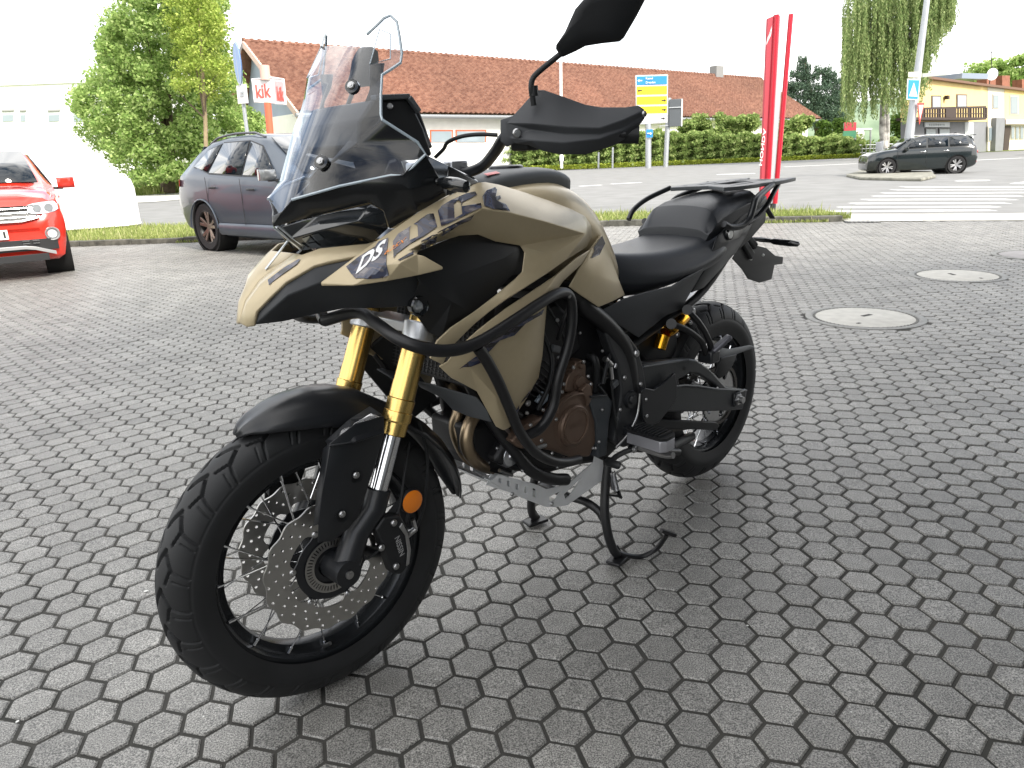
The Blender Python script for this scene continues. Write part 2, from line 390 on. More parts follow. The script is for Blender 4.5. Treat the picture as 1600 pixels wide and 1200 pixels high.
for p, q, w_ in (((905, 290), (940, 288), .35), ((955, 286.5), (1002, 284), .35), ((1052, 292), (1110, 288), .4), ((1140, 286), (1186, 283), .4), ((1225, 260), (1340, 255), .5), ((640, 299), (690, 297), .4), ((1120, 272), (1180, 270), .6),
                 ((1470, 252), (1600, 246), .5), ((1588, 284), (1640, 284), .9), ((1495, 281), (1545, 280.5), .6), ((1470, 237), (1560, 235), .6)): line(p, q, w_)
# tactile patch and gutter grate
sheet('tactile_slabs', [G(1358, 346)[:2], G(1440, 346)[:2], G(1448, 337)[:2], G(1382, 338)[:2]], mat('white_slab', (.62, .61, .57), .8), .009)
gt = thing('gutter_grate', 'striped steel gutter grate at the end of the kerb', 'drain grate', (G(1347, 347).x, G(1347, 347).y, 0), -.3)
gb = MB(); gb.box((0, 0, .003), (.5, .26, .006)); obj('frame', gb, mat('grate_dark', (.03, .03, .03), .6), gt)
for k in range(7):
    gb = MB(); gb.box((-.19+.064*k, 0, .01), (.03, .22, .010), .35); obj('bar', gb, mat('grate_bar', (.35, .35, .34), .5, metal=.5), gt)
# traffic island
isl = link(bpy.data.objects.new('traffic_island', None)); isl['kind'] = 'structure'
ip = [G(1322, 275), G(1345, 280), G(1440, 282), G(1462, 277), G(1455, 270), G(1345, 268)]
mb = MB(); mb.prism([(p.x, p.y, -.03) for p in ip], (0, 0, .10)); obj('island_kerb', mb, mat('island_stone', (.22, .215, .18), .9, noise=.35, nscale=3), isl, bevel=.03)

# distant hill
def hill():
    xs = np.linspace(-700, 700, 120); V = []; F = []
    for i, x in enumerate(xs):
        h = 34+10*math.sin(x*.006+1)+5*math.sin(x*.021)+rng.normal(0, .8)
        if x > 40: h *= .78
        V += [(x, 520, -1), (x, 560, h*.7), (x, 640, h*1.25)]
    n = len(xs)
    for i in range(n-1):
        for k in range(2): F.append((i*3+k, (i+1)*3+k, (i+1)*3+k+1, i*3+k+1))
    mb = MB(); mb.add(V, F); return obj('hill', mb, mat('wooded_hill', (.10, .15, .09), .95, col2=(.2, .26, .17), nscale=.06), None, fix=False, kind='structure')
hill()
# ------------------------------------------------------------------ motorcycle
F0 = Vector((-.4485, 1.427, 0)); PH = R(42.7)
bes = Vector((math.cos(PH), math.sin(PH), 0)); bel = Vector((math.sin(PH), -math.cos(PH), 0))
bike = thing('motorcycle', 'sand and black adventure motorcycle parked on its centre stand', 'motorcycle', F0, PH)
def loc(P): d = P-F0; return Vector((d.dot(bes), -d.dot(bel), d.z))
def bk(u, v, l):                         # photograph point on the plane l metres left of the bike's middle
    d = ray(u, v); return loc(EYE+d*(((F0-EYE).dot(bel)+l)/d.dot(bel)))
def bs(u, v, s):                         # ... on the cross plane s metres behind the front axle
    d = ray(u, v); return loc(EYE+d*(((F0-EYE).dot(bes)+s)/d.dot(bes)))
def bz(u, v, z):
    d = ray(u, v); return loc(EYE+d*((z-CAMH)/d.z))
def mir(p): return Vector((p[0], -p[1], p[2]))
W = lambda p: F0+bes*p[0]-bel*p[1]*1.0+Vector((0, 0, p[2]))     # local -> world

sand = mat('sand_paint', (.44, .365, .235), .32, metal=.25, coat=.15, noise=.02, nscale=60, bump=.03, bscale=900)
blk = mat('black_plastic', (.011, .0115, .0125), .5, spec=.4)
blkg = mat('gloss_black', (.008, .009, .010), .12, coat=.6)
blks = mat('satin_black', (.012, .013, .015), .33, bump=.03, bscale=350)
greyp = mat('grey_plastic', (.075, .08, .085), .5, bump=.1, bscale=700)
frame_m = mat('frame_black', (.009, .009, .010), .40, bump=.04, bscale=300)
rubber = mat('tyre_rubber', (.012, .0125, .0135), .58, bump=.1, bscale=400, noise=.25, nscale=9)
gold = mat('gold_anodised', (.72, .50, .17), .26, metal=1, noise=.05, nscale=8)
gold2 = mat('orange_anodised', (.85, .42, .03), .2, metal=1)
chrome = mat('chrome', (.75, .76, .78), .1, metal=1)
steel = mat('steel', (.42, .42, .42), .32, metal=1, noise=.1, nscale=30)
disc_m = mat('brake_disc_steel', (.44, .43, .41), .38, metal=1, noise=.08, nscale=20)
alu = mat('brushed_aluminium', (.74, .75, .76), .4, metal=.55, noise=.06, nscale=25)
silver = mat('silver_cast', (.5, .51, .53), .35, metal=.9, bump=.1, bscale=300)
bronze = mat('bronze_engine_paint', (.14, .095, .07), .42, metal=.55, bump=.15, bscale=400)
header = mat('heat_tinted_steel', (.30, .23, .15), .35, metal=.9, noise=.25, nscale=14)
seatm = mat('seat_vinyl', (.020, .022, .026), .42, bump=.15, bscale=500)
amber = mat('amber_lens', (.75, .20, .01), .18, coat=.5)
rimm = mat('rim_black', (.025, .027, .03), .26, metal=.6)
engm = mat('engine_black', (.008, .008, .009), .5, noise=.2, nscale=30, bump=.15, bscale=200)
clear = bpy.data.materials.new('clear_acrylic'); clear.use_nodes = True
_n = clear.node_tree.nodes; _l = clear.node_tree.links; _n.remove(_n['Principled BSDF'])
_t = _n.new('ShaderNodeBsdfTransparent'); _t.inputs[0].default_value = (.74, .79, .87, 1); _g = _n.new('ShaderNodeBsdfGlossy'); _g.inputs['Roughness'].default_value = .015
_w = _n.new('ShaderNodeLayerWeight'); _w.inputs[0].default_value = .5; _p = _n.new('ShaderNodeMath'); _p.operation = 'POWER'; _p.inputs[1].default_value = 2.7; _f = _n.new('ShaderNodeMapRange'); _f.inputs[3].default_value = .05; _f.inputs[4].default_value = .95; _l.new(_w.outputs['Facing'], _p.inputs[0]); _l.new(_p.outputs[0], _f.inputs[0]); _m = _n.new('ShaderNodeMixShader'); _l.new(_f.outputs[0], _m.inputs[0]); _l.new(_t.outputs[0], _m.inputs[1]); _l.new(_g.outputs[0], _m.inputs[2]); _l.new(_m.outputs[0], _n['Material Output'].inputs[0])
lensm = mat('lens_glass', (.55, .58, .6), .04, coat=1, metal=.6)
whitep = mat('white_print', (.8, .8, .8), .4); orangep = mat('orange_print', (.8, .25, .03), .4)
def camo():
    m = bpy.data.materials.new('camouflage_print'); m.use_nodes = True; t = m.node_tree; n = t.nodes; l = t.links; b = n['Principled BSDF']
    b.inputs['Roughness'].default_value = .25; b.inputs['Coat Weight'].default_value = .4
    c = n.new('ShaderNodeTexCoord'); mp = n.new('ShaderNodeMapping'); mp.inputs['Rotation'].default_value = (0, .5, 0); mp.inputs['Scale'].default_value = (1, 1, 2.2)
    v = n.new('ShaderNodeTexNoise'); v.inputs['Scale'].default_value = 16; v.inputs['Detail'].default_value = 2; v.inputs['Distortion'].default_value = 1.2
    r = n.new('ShaderNodeValToRGB'); r.color_ramp.interpolation = 'CONSTANT'; e = r.color_ramp.elements
    e[0].position = 0; e[0].color = (.008, .007, .010, 1); e[1].position = .45; e[1].color = (.036, .030, .045, 1)
    x = e.new(.5); x.color = (.035, .042, .075, 1); x = e.new(.58); x.color = (.095, .085, .10, 1); x = e.new(.66); x.color = (.18, .165, .17, 1)
    l.new(c.outputs['Object'], mp.inputs[0]); l.new(mp.outputs[0], v.inputs['Vector']); l.new(v.outputs['Fac'], r.inputs[0]); l.new(r.outputs[0], b.inputs['Base Color']); return m
camom = camo()

def both(name, mb, m, mirror=True, **k):
    a = obj(name, mb, m, bike, **k)
    if mirror:
        m2 = MB(); m2.v = [(x, -y, z) for x, y, z in mb.v]; m2.f = [tuple(reversed(f)) for f in mb.f]; m2.m = list(mb.m)
        return a, obj(name, m2, m, bike, **k)
    return a
def shell(name, verts, faces, m, th=.004, bevel=.003, mirror=True, smooth=24, sub=0, seg=2):
    """thin moulded panel from named photograph points; thickness inwards"""
    keys = list(verts); P = [verts[k] if isinstance(verts[k], Vector) else bk(*verts[k]) for k in keys]
    idx = {k: i for i, k in enumerate(keys)}
    F = [tuple(idx[x] for x in (f.split() if isinstance(f, str) else f)) for f in faces]
    def build(P, flip):
        mb = MB(); mb.add(P, F); me = bpy.data.meshes.new(name); me.from_pydata([tuple(v) for v in mb.v], [], mb.f); me.update()
        bm = bmesh.new(); bm.from_mesh(me); bmesh.ops.recalc_face_normals(bm, faces=bm.faces)
        c = sum((f.normal*f.calc_area() for f in bm.faces), Vector())
        if c.y*(1 if flip else -1) < 0: bmesh.ops.reverse_faces(bm, faces=bm.faces)   # left side looks to -y
        bmesh.ops.triangulate(bm, faces=list(bm.faces))
        bm.to_mesh(me); bm.free()
        return finish(name, me, m, bike, smooth=smooth, bevel=bevel, solid=th, sub=sub, seg=seg)
    a = build(P, False)
    if mirror: build([mir(p) for p in P], True)
    return a
def bvh(o):
    me = o.data; return BVHTree.FromPolygons([v.co.copy() for v in me.vertices], [tuple(p.vertices) for p in me.polygons])
def to_local_ray(u, v):
    d = ray(u, v).normalized(); o = loc(EYE); e = loc(EYE+d); return o, (e-o)
def decal(name, polys, target, m, lift=.0018, grid=7, parent=None):
    """flat print laid on the target panel: outlines in photograph pixels"""
    T = bvh(target) if not isinstance(target, BVHTree) else target; mb = MB()
    for poly in polys:
        outer, holes = (poly[0], poly[1]) if isinstance(poly[0][0], (list, tuple)) else (poly, [])
        x0 = min(p[0] for p in outer); x1 = max(p[0] for p in outer); y0 = min(p[1] for p in outer); y1 = max(p[1] for p in outer)
        pts = [Vector(p) for p in outer]; fc = [list(range(len(pts)))]
        for h in holes: o = len(pts); pts += [Vector(p) for p in h]; fc.append(list(range(o, o+len(h))))
        ed = [(c[i], c[(i+1) % len(c)]) for c in fc for i in range(len(c))]
        gx = x0+grid*.5
        while gx < x1:
            gy = y0+grid*.5
            while gy < y1:
                if inside(gx, gy, outer): pts.append(Vector((gx, gy)))
                gy += grid
            gx += grid
        V, E, F, *_ = delaunay_2d_cdt(pts, ed, [], 0, 1e-6); T3 = []; ok = []
        for p in V:
            o, d = to_local_ray(p[0], p[1]); h = T.ray_cast(o, d)
            if h[0] is None:
                q = T.find_nearest(o+d*1.7); T3.append(q[0] if q[0] else o); ok.append(False)
            else:
                nn = h[1] if h[1].dot(d) < 0 else -h[1]; T3.append(h[0]+nn*lift); ok.append(True)
        fs = []
        for f in F:
            c = sum((V[i] for i in f), Vector((0, 0)))/len(f)
            if inside(c[0], c[1], outer) and not any(inside(c[0], c[1], h) for h in holes) and all(ok[i] for i in f): fs.append(tuple(f))
        mb.add(T3, fs)
    o = obj(name, mb, m, parent or target if not isinstance(target, BVHTree) else bike, fix=False, smooth=0)
    return o
def text_decal(name, s, p0, p1, ptop, target, m, lift=.002, shear=0, bold=.02):
    """p0 baseline start, p1 baseline end, ptop: top of the first letter (pixels)"""
    V, F = text_mesh(s, bold, shear); x0 = min(p[0] for p in V); x1 = max(p[0] for p in V); y0 = min(p[1] for p in V); y1 = max(p[1] for p in V)
    p0 = Vector(p0); xa = Vector(p1)-p0; ya = Vector(ptop)-p0; T = bvh(target); P = []
    for a, b_ in V:
        q = p0+xa*((a-x0)/(x1-x0))+ya*((b_-y0)/(y1-y0)); o, d = to_local_ray(q.x, q.y); h = T.ray_cast(o, d)
        if h[0] is None: h = T.find_nearest(o+d*1.7)
        nn = h[1] if h[1].dot(d) < 0 else -h[1]; P.append(h[0]+nn*lift)
    mb = MB(); mb.add(P, F); return obj(name, mb, m, target, fix=False, smooth=0)
def bolt(p, ax, r=.006, h=.004, m=steel, parent=None, n=10):
    p = Vector(p); ax = Vector(ax).normalized(); mb = MB(); mb.tube([p, p+ax*h*.6, p+ax*h], [r, r, r*.75], n); mb.tube([p+ax*h*1.01, p+ax*h*1.3], [r*.5, r*.45], 6)
    return obj('bolt', mb, m, parent or bike)
LEFT = Vector((0, -1, 0))

# --- wheels (built round their own axle, axle along Y)
def tyre_mesh(name, Rad, half, rimr, n, pitches, seed):
    al = np.radians(np.concatenate([np.linspace(-118, -82, 7), np.linspace(-78, 78, 75), np.linspace(82, 118, 7)])); th = np.linspace(0, 2*math.pi, n, endpoint=False)
    a_, t_ = np.meshgrid(al, th)
    hgt = (Rad-rimr)/1.47; ce = Rad-hgt
    y = half*np.sign(a_)*np.abs(np.sin(np.clip(np.abs(a_), 0, math.pi/2)))**.92
    y = np.where(np.abs(a_) > math.pi/2, np.sign(a_)*half*(1-.10*((np.abs(a_)-math.pi/2)/.49)), y)
    rad = ce+hgt*np.sign(np.cos(a_))*np.abs(np.cos(a_))**.95
    u = np.abs(a_)/R(74); ph = t_*pitches/(2*math.pi)+np.where(a_ > 0, 0, .5)
    asp = 1.25                                   # width of the tread in pitches
    def seg(p, q, w_, dep):
        best = np.full(u.shape, 9.0)
        for sh in (-2, -1, 0, 1, 2):
            ax_ = (ph % 1)+sh-p[0]; ay = (u-p[1])*asp; dx_ = q[0]-p[0]; dy_ = (q[1]-p[1])*asp; L2 = dx_*dx_+dy_*dy_
            t = np.clip((ax_*dx_+ay*dy_)/L2, 0, 1); best = np.minimum(best, np.hypot(ax_-t*dx_, ay-t*dy_))
        return dep*np.clip((w_-best)/(w_*.45), 0, 1)
    g = np.zeros_like(u)
    for p, q, w_, dep in (((.06, .0), (-.20, .12), .075, .008), ((-.20, .12), (-.42, .25), .075, .008), ((-.42, .25), (-.22, .38), .065, .008), ((-.22, .38), (.02, .52), .060, .0075), ((.0, .51), (.40, .40), .050, .006), ((.02, .52), (.12, .70), .04, .004), ((.12, .70), (.22, .98), .04, .0035), ((.30, .60), (.42, .96), .026, .0022)):
        g = np.maximum(g, seg(p, q, w_, dep))
    g = np.maximum(g, .0015*np.clip(1-np.abs(u-1.03)/.03, 0, 1))
    rad = rad-g*np.clip(np.cos(a_)+.25, 0, 1); y = y-np.sign(a_)*g*np.abs(np.sin(a_))*.8
    X = rad*np.cos(t_); Z = rad*np.sin(t_); V = np.stack([X, y, Z], -1).reshape(-1, 3); k = len(al)
    i = np.arange(n)[:, None]; j = np.arange(k-1)[None]; i2 = (i+1) % n
    Fc = np.stack([i*k+j, i*k+j+1, i2*k+j+1, i2*k+j], -1).reshape(-1, 4)
    return npmesh(name, V, Fc)
def wheel(parent, Rad, half, rimr, rimhalf, nsp, hubr, pitches, n):
    ty = finish('tyre', tyre_mesh('tyre', Rad, half, rimr-.004, n, pitches, 0), rubber, parent, smooth=50)
    mb = MB(); rh = rimhalf
    mb.lathe([(rimr+.010, -rh-.005), (rimr+.012, -rh), (rimr+.004, -rh+.004), (rimr-.004, -rh+.008), (rimr-.008, -rh*.55), (rimr-.022, -rh*.4), (rimr-.026, 0), (rimr-.022, rh*.4), (rimr-.008, rh*.55), (rimr-.004, rh-.008), (rimr+.004, rh-.004), (rimr+.012, rh), (rimr+.010, rh+.005),
              (rimr+.002, rh+.006), (rimr-.010, rh+.001), (rimr-.014, rh-.008), (rimr-.018, rh*.62), (rimr-.032, rh*.45), (rimr-.035, 0), (rimr-.032, -rh*.45), (rimr-.018, -rh*.62), (rimr-.014, -rh+.008), (rimr-.010, -rh-.001), (rimr+.002, -rh-.006)], n=96, closed=True)
    rim = obj('rim', mb, rimm, parent, smooth=30)
    mb = MB(); mb.lathe([(.0, -.062), (.022, -.062), (.024, -.05), (hubr, -.045), (hubr+.004, -.040), (hubr-.004, -.034), (hubr*.55, -.022), (hubr*.5, 0), (hubr*.55, .022), (hubr-.004, .034), (hubr+.004, .040), (hubr, .045), (.024, .05), (.022, .062), (0, .062)], n=40)
    obj('hub', mb, blks, parent)
    # spokes share one mesh each way
    def spoke_mesh(L):
        m_ = MB(); m_.tube([(0, 0, 0), (0, 0, L*.93)], .00175, 6); m_.tube([(0, 0, L*.93), (0, 0, L)], .0031, 6); o = obj('spoke', m_, chrome, parent); return o
    proto = None; tilt = R(52)
    for k in range(nsp):
        sd = 1 if k % 2 else -1; dr = 1 if (k//2) % 2 else -1
        ar = 2*math.pi*(k+.5)/nsp; ah = ar+dr*tilt
        A = Vector(((hubr-.002)*math.cos(ah), sd*.037, (hubr-.002)*math.sin(ah))); B = Vector(((rimr-.017)*math.cos(ar), sd*rimhalf*.70, (rimr-.017)*math.sin(ar)))
        d = B-A
        if proto is None: proto = spoke_mesh(d.length); o = proto
        else: o = proto.copy(); scene.collection.objects.link(o)
        o.location = A; o.rotation_mode = 'QUATERNION'; o.rotation_quaternion = d.to_track_quat('Z', 'Y')
    return ty, rim
def wavy(r, amp, k, n=96, ph=0): return [((r+amp*math.cos(k*2*math.pi*i/n+ph))*math.cos(2*math.pi*i/n), (r+amp*math.cos(k*2*math.pi*i/n+ph))*math.sin(2*math.pi*i/n)) for i in range(n)]
def circ(cx, cy, r, n=8, a0=0): return [(cx+r*math.cos(a0+2*math.pi*i/n), cy+r*math.sin(a0+2*math.pi*i/n)) for i in range(n)]
def disc(parent, y, Ro, Ri, sgn, lugs=6):
    mb = MB(); inner = []
    n = 120
    for i in range(n):
        a = 2*math.pi*i/n; c = math.cos(lugs*a); r_ = Ri-(.016*max(0, c)**3 if c > 0 else 0); inner.append((r_*math.cos(a), r_*math.sin(a)))
    holes = [inner]
    for k in range(3):
        for i in range(24):
            a = 2*math.pi*(i+k*.33)/24; r_ = Ri+.012+(Ro-Ri-.022)*k/2; holes.append(circ(r_*math.cos(a), r_*math.sin(a), .0034, 6))
    mb.plate(wavy(Ro-.003, .003, 16, 160), holes, lambda a, b_, h: Vector((a, y+sgn*h, b_)), .0045)
    d = obj('brake_disc', mb, disc_m, parent, smooth=25)
    mb = MB(); car = []
    for i in range(n):
        a = 2*math.pi*i/n; c = math.cos(lugs*a); r_ = .079+(Ri-.014-.079)*max(0, c)**3; car.append((r_*math.cos(a), r_*math.sin(a)))
    mb.plate(car, [circ(0, 0, .03, 24)], lambda a, b_, h: Vector((a, y-sgn*.002+sgn*h, b_)), .004); obj('disc_carrier', mb, blks, d)
    for i in range(lugs):
        a = 2*math.pi*i/lugs; r_ = Ri-.010; bolt((r_*math.cos(a), y+sgn*.003, r_*math.sin(a)), (0, sgn, 0), .0075, .005, steel, d, 14)
    return d
fw_ = link(bpy.data.objects.new('front_wheel', None), bike); fw_.location = (0, 0, .332); fw_.rotation_euler = (0, R(11), R(-3.7))
wheel(fw_, .332, .056, .2413, .035, 32, .046, 26, 1100)
disc(fw_, -.068, .150, .098, -1); disc(fw_, .068, .150, .098, 1)
mb = MB(); hs = []
for i in range(48):
    a = 2*math.pi*i/48; c, s_ = math.cos(a), math.sin(a); hs.append([(r_*math.cos(a+q), r_*math.sin(a+q)) for r_, q in ((.047, -.028), (.058, -.024), (.058, .024), (.047, .028))])
mb.plate(circ(0, 0, .062, 72), [circ(0, 0, .042, 48)]+hs, lambda a, b_, h: Vector((a, -.074-h, b_)), .002); obj('abs_ring', mb, mat('abs_steel', (.40, .39, .37), .35, metal=1), fw_, smooth=25)
mb = MB(); mb.cyl((.235*math.cos(R(-85)), -.01, .235*math.sin(R(-85))), (.2*math.cos(R(-85)), -.055, .2*math.sin(R(-85))), .0045, 8); obj('valve', mb, steel, fw_)
rw_ = link(bpy.data.objects.new('rear_wheel', None), bike); rw_.location = (1.522, 0, .331); rw_.rotation_euler = (0, R(5), 0)
wheel(rw_, .320, .074, .2159, .052, 32, .052, 23, 900)
disc(rw_, .085, .12, .082, 1, 5)
# sprocket + its teeth
mb = MB(); n = 84; pts = []
for i in range(n):
    a = 2*math.pi*i/n; r_ = .106 if i % 2 else .099; pts.append((r_*math.cos(a), r_*math.sin(a)))
mb.plate(pts, [circ(.072*math.cos(2*math.pi*k/5), .072*math.sin(2*math.pi*k/5), .017, 12) for k in range(5)], lambda a, b_, h: Vector((a, -.078-h, b_)), .006); obj('sprocket', mb, steel, rw_, smooth=25)

def side(m_, p0, p1): pass
# --- fork
ax_top = bk(655, 515, .105); ax_bot = bk(620, 652, .105)
fd = (ax_top-ax_bot).normalized()
for sg in (1, -1):
    off = .105*sg
    def at(z): # point on the fork leg line at height z
        t = (z-ax_bot.z)/fd.z; return Vector((ax_bot.x+fd.x*t, -off, z))
    x = -3.7
    mb = MB(); mb.tube([at(.648), at(.652), at(.70), at(.70001), at(.98)], [.0275, .0275, .0275, .0268, .0268], 28)
    mb.tube([at(.618), at(.622), at(.640), at(.641), at(.665), at(.667)], [.0285, .0315, .0315, .029, .0305, .0275], 28)
    mb.tube([at(.592), at(.594), at(.618)], [.026, .0285, .0285], 28)
    obj('fork_tube', mb, gold, bike, smooth=30)
    mb = MB(); mb.cyl(at(.46), at(.60), .0205, 28); obj('fork_stanchion', mb, chrome, bike)
    low = at(.46); axl = Vector((0, -off, .332))
    mb = MB(); mb.tube([at(.482), at(.480), at(.44), Vector((.045, -off, .40)), Vector((.018, -off, .352)), Vector((.0, -off, .325))], [.024, .0275, .0275, .027, .030, .031], 20)
    mb.tube([Vector((0, -off+.035*sg, .332)), Vector((0, -off-.030*sg, .332))], [.031, .029], 24)
    mb.tube([Vector((.04, -off, .40)), Vector((.085, -off+.01*sg, .395)), Vector((.125, -off+.02*sg, .375))], [.018, .013, .011], 10)
    mb.tube([Vector((.03, -off, .37)), Vector((.08, -off+.01*sg, .335)), Vector((.115, -off+.02*sg, .315))], [.016, .012, .010], 10)
    lo = obj('fork_lower', mb, blks, bike)
    mb = MB(); mb.tube([Vector((0, -off-.028*sg, .332)), Vector((0, -off-.034*sg, .332))], [.0095, .009], 18); mb.tube([Vector((0, -off-.0342*sg, .332)), Vector((0, -off-.0348*sg, .332))], [.005, .005], 6)
    obj('axle_end', mb, steel, lo)
    # caliper
    mb = MB()
    def cp_(pts, y0, th): mb.prism([(p[0], y0, p[1]) for p in pts], (0, -th*sg, 0))
    ol = [(.075, .405), (.10, .425), (.140, .415), (.157, .375), (.160, .325), (.150, .285), (.128, .272), (.105, .285), (.095, .33), (.085, .375)]
    cp_(ol, -off+.002*sg, .030)
    ca = obj('brake_caliper', mb, blk, bike, bevel=.004)
    mb = MB(); mb.prism([(p[0], -off-.0285*sg, p[1]) for p in ((.140, .398), (.153, .365), (.156, .325), (.148, .292), (.140, .29), (.147, .325), (.145, .365), (.132, .39))], (0, -.004*sg, 0)); obj('caliper_plate', mb, steel, ca, bevel=.001)
    for p in ((.083, .36), (.115, .30), (.12, .405)): bolt((p[0], -off-.028*sg, p[1]), (0, -sg, 0), .008, .006, steel, ca)
    if sg == 1: text_on('lettering', 'NISSIN', (.118, -off-.0295, .368), Vector((.18, 0, -1)), Vector((1, 0, .18)), mat('caliper_letters', (.3, .3, .3), .5), ca, width=.05, height=.014, bold=.02, lift=.0005)
# triple clamps
for z, w_ in ((.80, .030), (.985, .022)):
    mb = MB(); t = (z-ax_bot.z)/fd.z; X = ax_bot.x+fd.x*t
    for sg in (1, -1): mb.tube([(X-.001*fd.x, -.105*sg, z-w_/2), (X+fd.x*w_, -.105*sg, z+w_/2+.008)], [.038, .038], 24)
    mb.box((X+.025, 0, z+.006), (.055, .17, w_*.8)); obj('triple_clamp', mb, silver, bike, bevel=.003)
# fork guards (left and right)
g = {'a': (516, 692, .128), 'b': (556, 662, .128), 'c': (600, 650, .130), 'd': (601, 676, .128), 'e': (582, 740, .126), 'f': (560, 806, .126), 'g': (545, 826, .124), 'h': (520, 846, .124), 'i': (497, 848, .122), 'j': (497, 820, .122), 'k': (503, 770, .125),
     'm': (545, 700, .137), 'n': (530, 800, .134), 'a2': (505, 700, .10), 'k2': (494, 772, .10), 'j2': (489, 822, .10)}
fg = shell('fork_guard', g, ['a b m k', 'b c d m', 'm d e', 'm e f n', 'n f g h', 'm n j k', 'n h i j', 'a k k2 a2', 'k j j2 k2'], blks, .004, .003)
for (u, v) in ((556, 742), (534, 803)): bolt(bk(u, v, .137), LEFT, .0075, .005, steel, fg)
for (u, v) in ((556, 745), (535, 806)):
    mb = MB(); mb.lathe([(.013, 0), (.015, .003), (.017, 0)], c=bk(u, v, .133), axis='Y', n=24); obj('bolt_rim', mb, blks, fg)
# amber reflector + bracket
rc = bk(643, 783, .112)
mb = MB(); mb.lathe([(.0, -.004), (.027, -.004), (.029, -.001), (.029, .006), (0, .006)], c=rc, axis='Y', n=32); rf = obj('reflector_housing', mb, blk, bike)
mb = MB(); mb.lathe([(.0, -.0075), (.020, -.007), (.0265, -.0045), (.0265, -.001), (0, -.001)], c=rc, axis='Y', n=32); obj('reflector', mb, amber, rf)
mb = MB(); mb.beam(rc+Vector((0, .008, .02)), bk(600, 815, .105), .02, .004); mb.beam(rc, bk(625, 860, .105), .012, .004); obj('reflector_bracket', mb, blk, bike)
# hoses and wires down the fork
mb = MB()
mb.tube(smooth_path([bk(640, 690, .07), bk(632, 740, .10), bk(622, 800, .12), bk(600, 850, .125), bk(575, 872, .125), bk(566, 866, .12)]), .0028, 8)
obj('sensor_wire', mb, blk, bike); mb = MB(); mb.tube(smooth_path([bk(655, 660, .08), bk(668, 720, .08), bk(662, 790, .09), bk(648, 832, .10)]), .004, 8)
obj('brake_hose', mb, blk, bike)
mb = MB(); mb.tube([bk(634, 838, .11), bk(650, 826, .125)], [.0075, .006], 10); mb.tube([bk(645, 812, .12), bk(649, 826, .12)], [.005, .005], 8); obj('hose_fitting', mb, steel, bike)

# --- front fender: arch over the tyre
prof = []
def fsec(ang, rad, half, drop, ridge=.006):
    a = R(ang); out = []
    for k in range(13):
        t = -1+2*k/12; y = half*t; rr_ = rad-drop*abs(t)**2.4+ridge*max(0, 1-abs(abs(t)-.45)*5)
        out.append(Vector((rr_*math.cos(a), y, .332+rr_*math.sin(a))))
    return out
A = [(113, .342, .012, .003), (110, .352, .034, .010), (106, .360, .056, .024), (100, .368, .068, .042), (94, .374, .075, .056), (86, .378, .079, .066), (78, .378, .080, .070), (70, .374, .080, .07), (60, .364, .076, .038), (50, .366, .074, .034), (40, .370, .072, .030), (30, .374, .070, .026), (20, .378, .066, .022), (12, .381, .056, .018), (6, .383, .040, .012), (1, .384, .018, .004)]
S = [fsec(*a) for a in A]
M3 = Matrix.Rotation(R(-3.7), 3, 'Z')
S = [[M3 @ p for p in q] for q in S]
mb = MB(); mb.loft(S, cap=False, closed=False)
ff = obj('front_fender', mb, blks, bike, solid=.004, smooth=50, bevel=0)
ff.modifiers['solid'].offset = 0
# raised sides of the fender joining the guards
g = {'f': (597, 647, .114), 'g': (601, 676, .136), 'h': (556, 690, .144), 'i': (514, 696, .134), 'j': (508, 688, .095), 'k': (545, 655, .095), 'e': (578, 634, .074)}
fs_ = shell('fender_side', g, ['k e f g h', 'j k h i'], blks, .004, .004)
g = {'a': (540, 697, .134), 'b': (598, 656, .128), 'c': (596, 672, .130), 'd': (545, 700, .136)}
decal('abs_sticker', [[(523, 691), (534, 673), (580, 647), (596, 653), (598, 659), (560, 677), (534, 691)]], fs_, mat('sticker_silver', (.55, .55, .56), .25, metal=.8, coat=.5), lift=.002)
text_decal('lettering', 'ABS', (537, 682), (566, 666), (540, 674), fs_, whitep, lift=.0045, shear=.3)

# --- beak
g = {'t0': (373, 505, 0), 't1': (384, 511, .022), 't2': (397, 510, .036), 'n0': (401, 487, .042), 'n1': (420, 467, .058), 'n2': (447, 440, .082), 'n3': (490, 415, .108), 'n4': (515, 409, .118), 'n5': (560, 400, .135),
     'r0': (385, 474, .018), 'r1': (407, 444, .030), 'r2': (436, 420, .045), 'r3': (472, 397, .066), 'r4': (500, 387, .086), 'r5': (572, 380, .118), 'q5': (600, 372, .12),
     'c0': (383, 470, 0), 'c1': (404, 439, 0), 'c2': (428, 418, 0), 'c3': (462, 395, 0), 'nn': (600, 392, .145)}
beak = shell('beak', g, ['t0 t1 r0 c0', 't1 t2 n0 r0', 'n0 n1 r1 r0', 'c0 r0 r1 c1', 'n1 n2 r2 r1', 'c1 r1 r2 c2', 'n2 n3 r3 r2', 'c2 r2 r3 c3', 'n3 n4 r4 r3', 'n4 n5 r5 r4', 'n5 nn q5 r5'], sand, .009, .003)
decal('beak_stripe', [[(419, 438), (444, 419), (466, 406), (470, 405), (465, 413), (444, 428), (421, 446)]], beak, camom, grid=4)
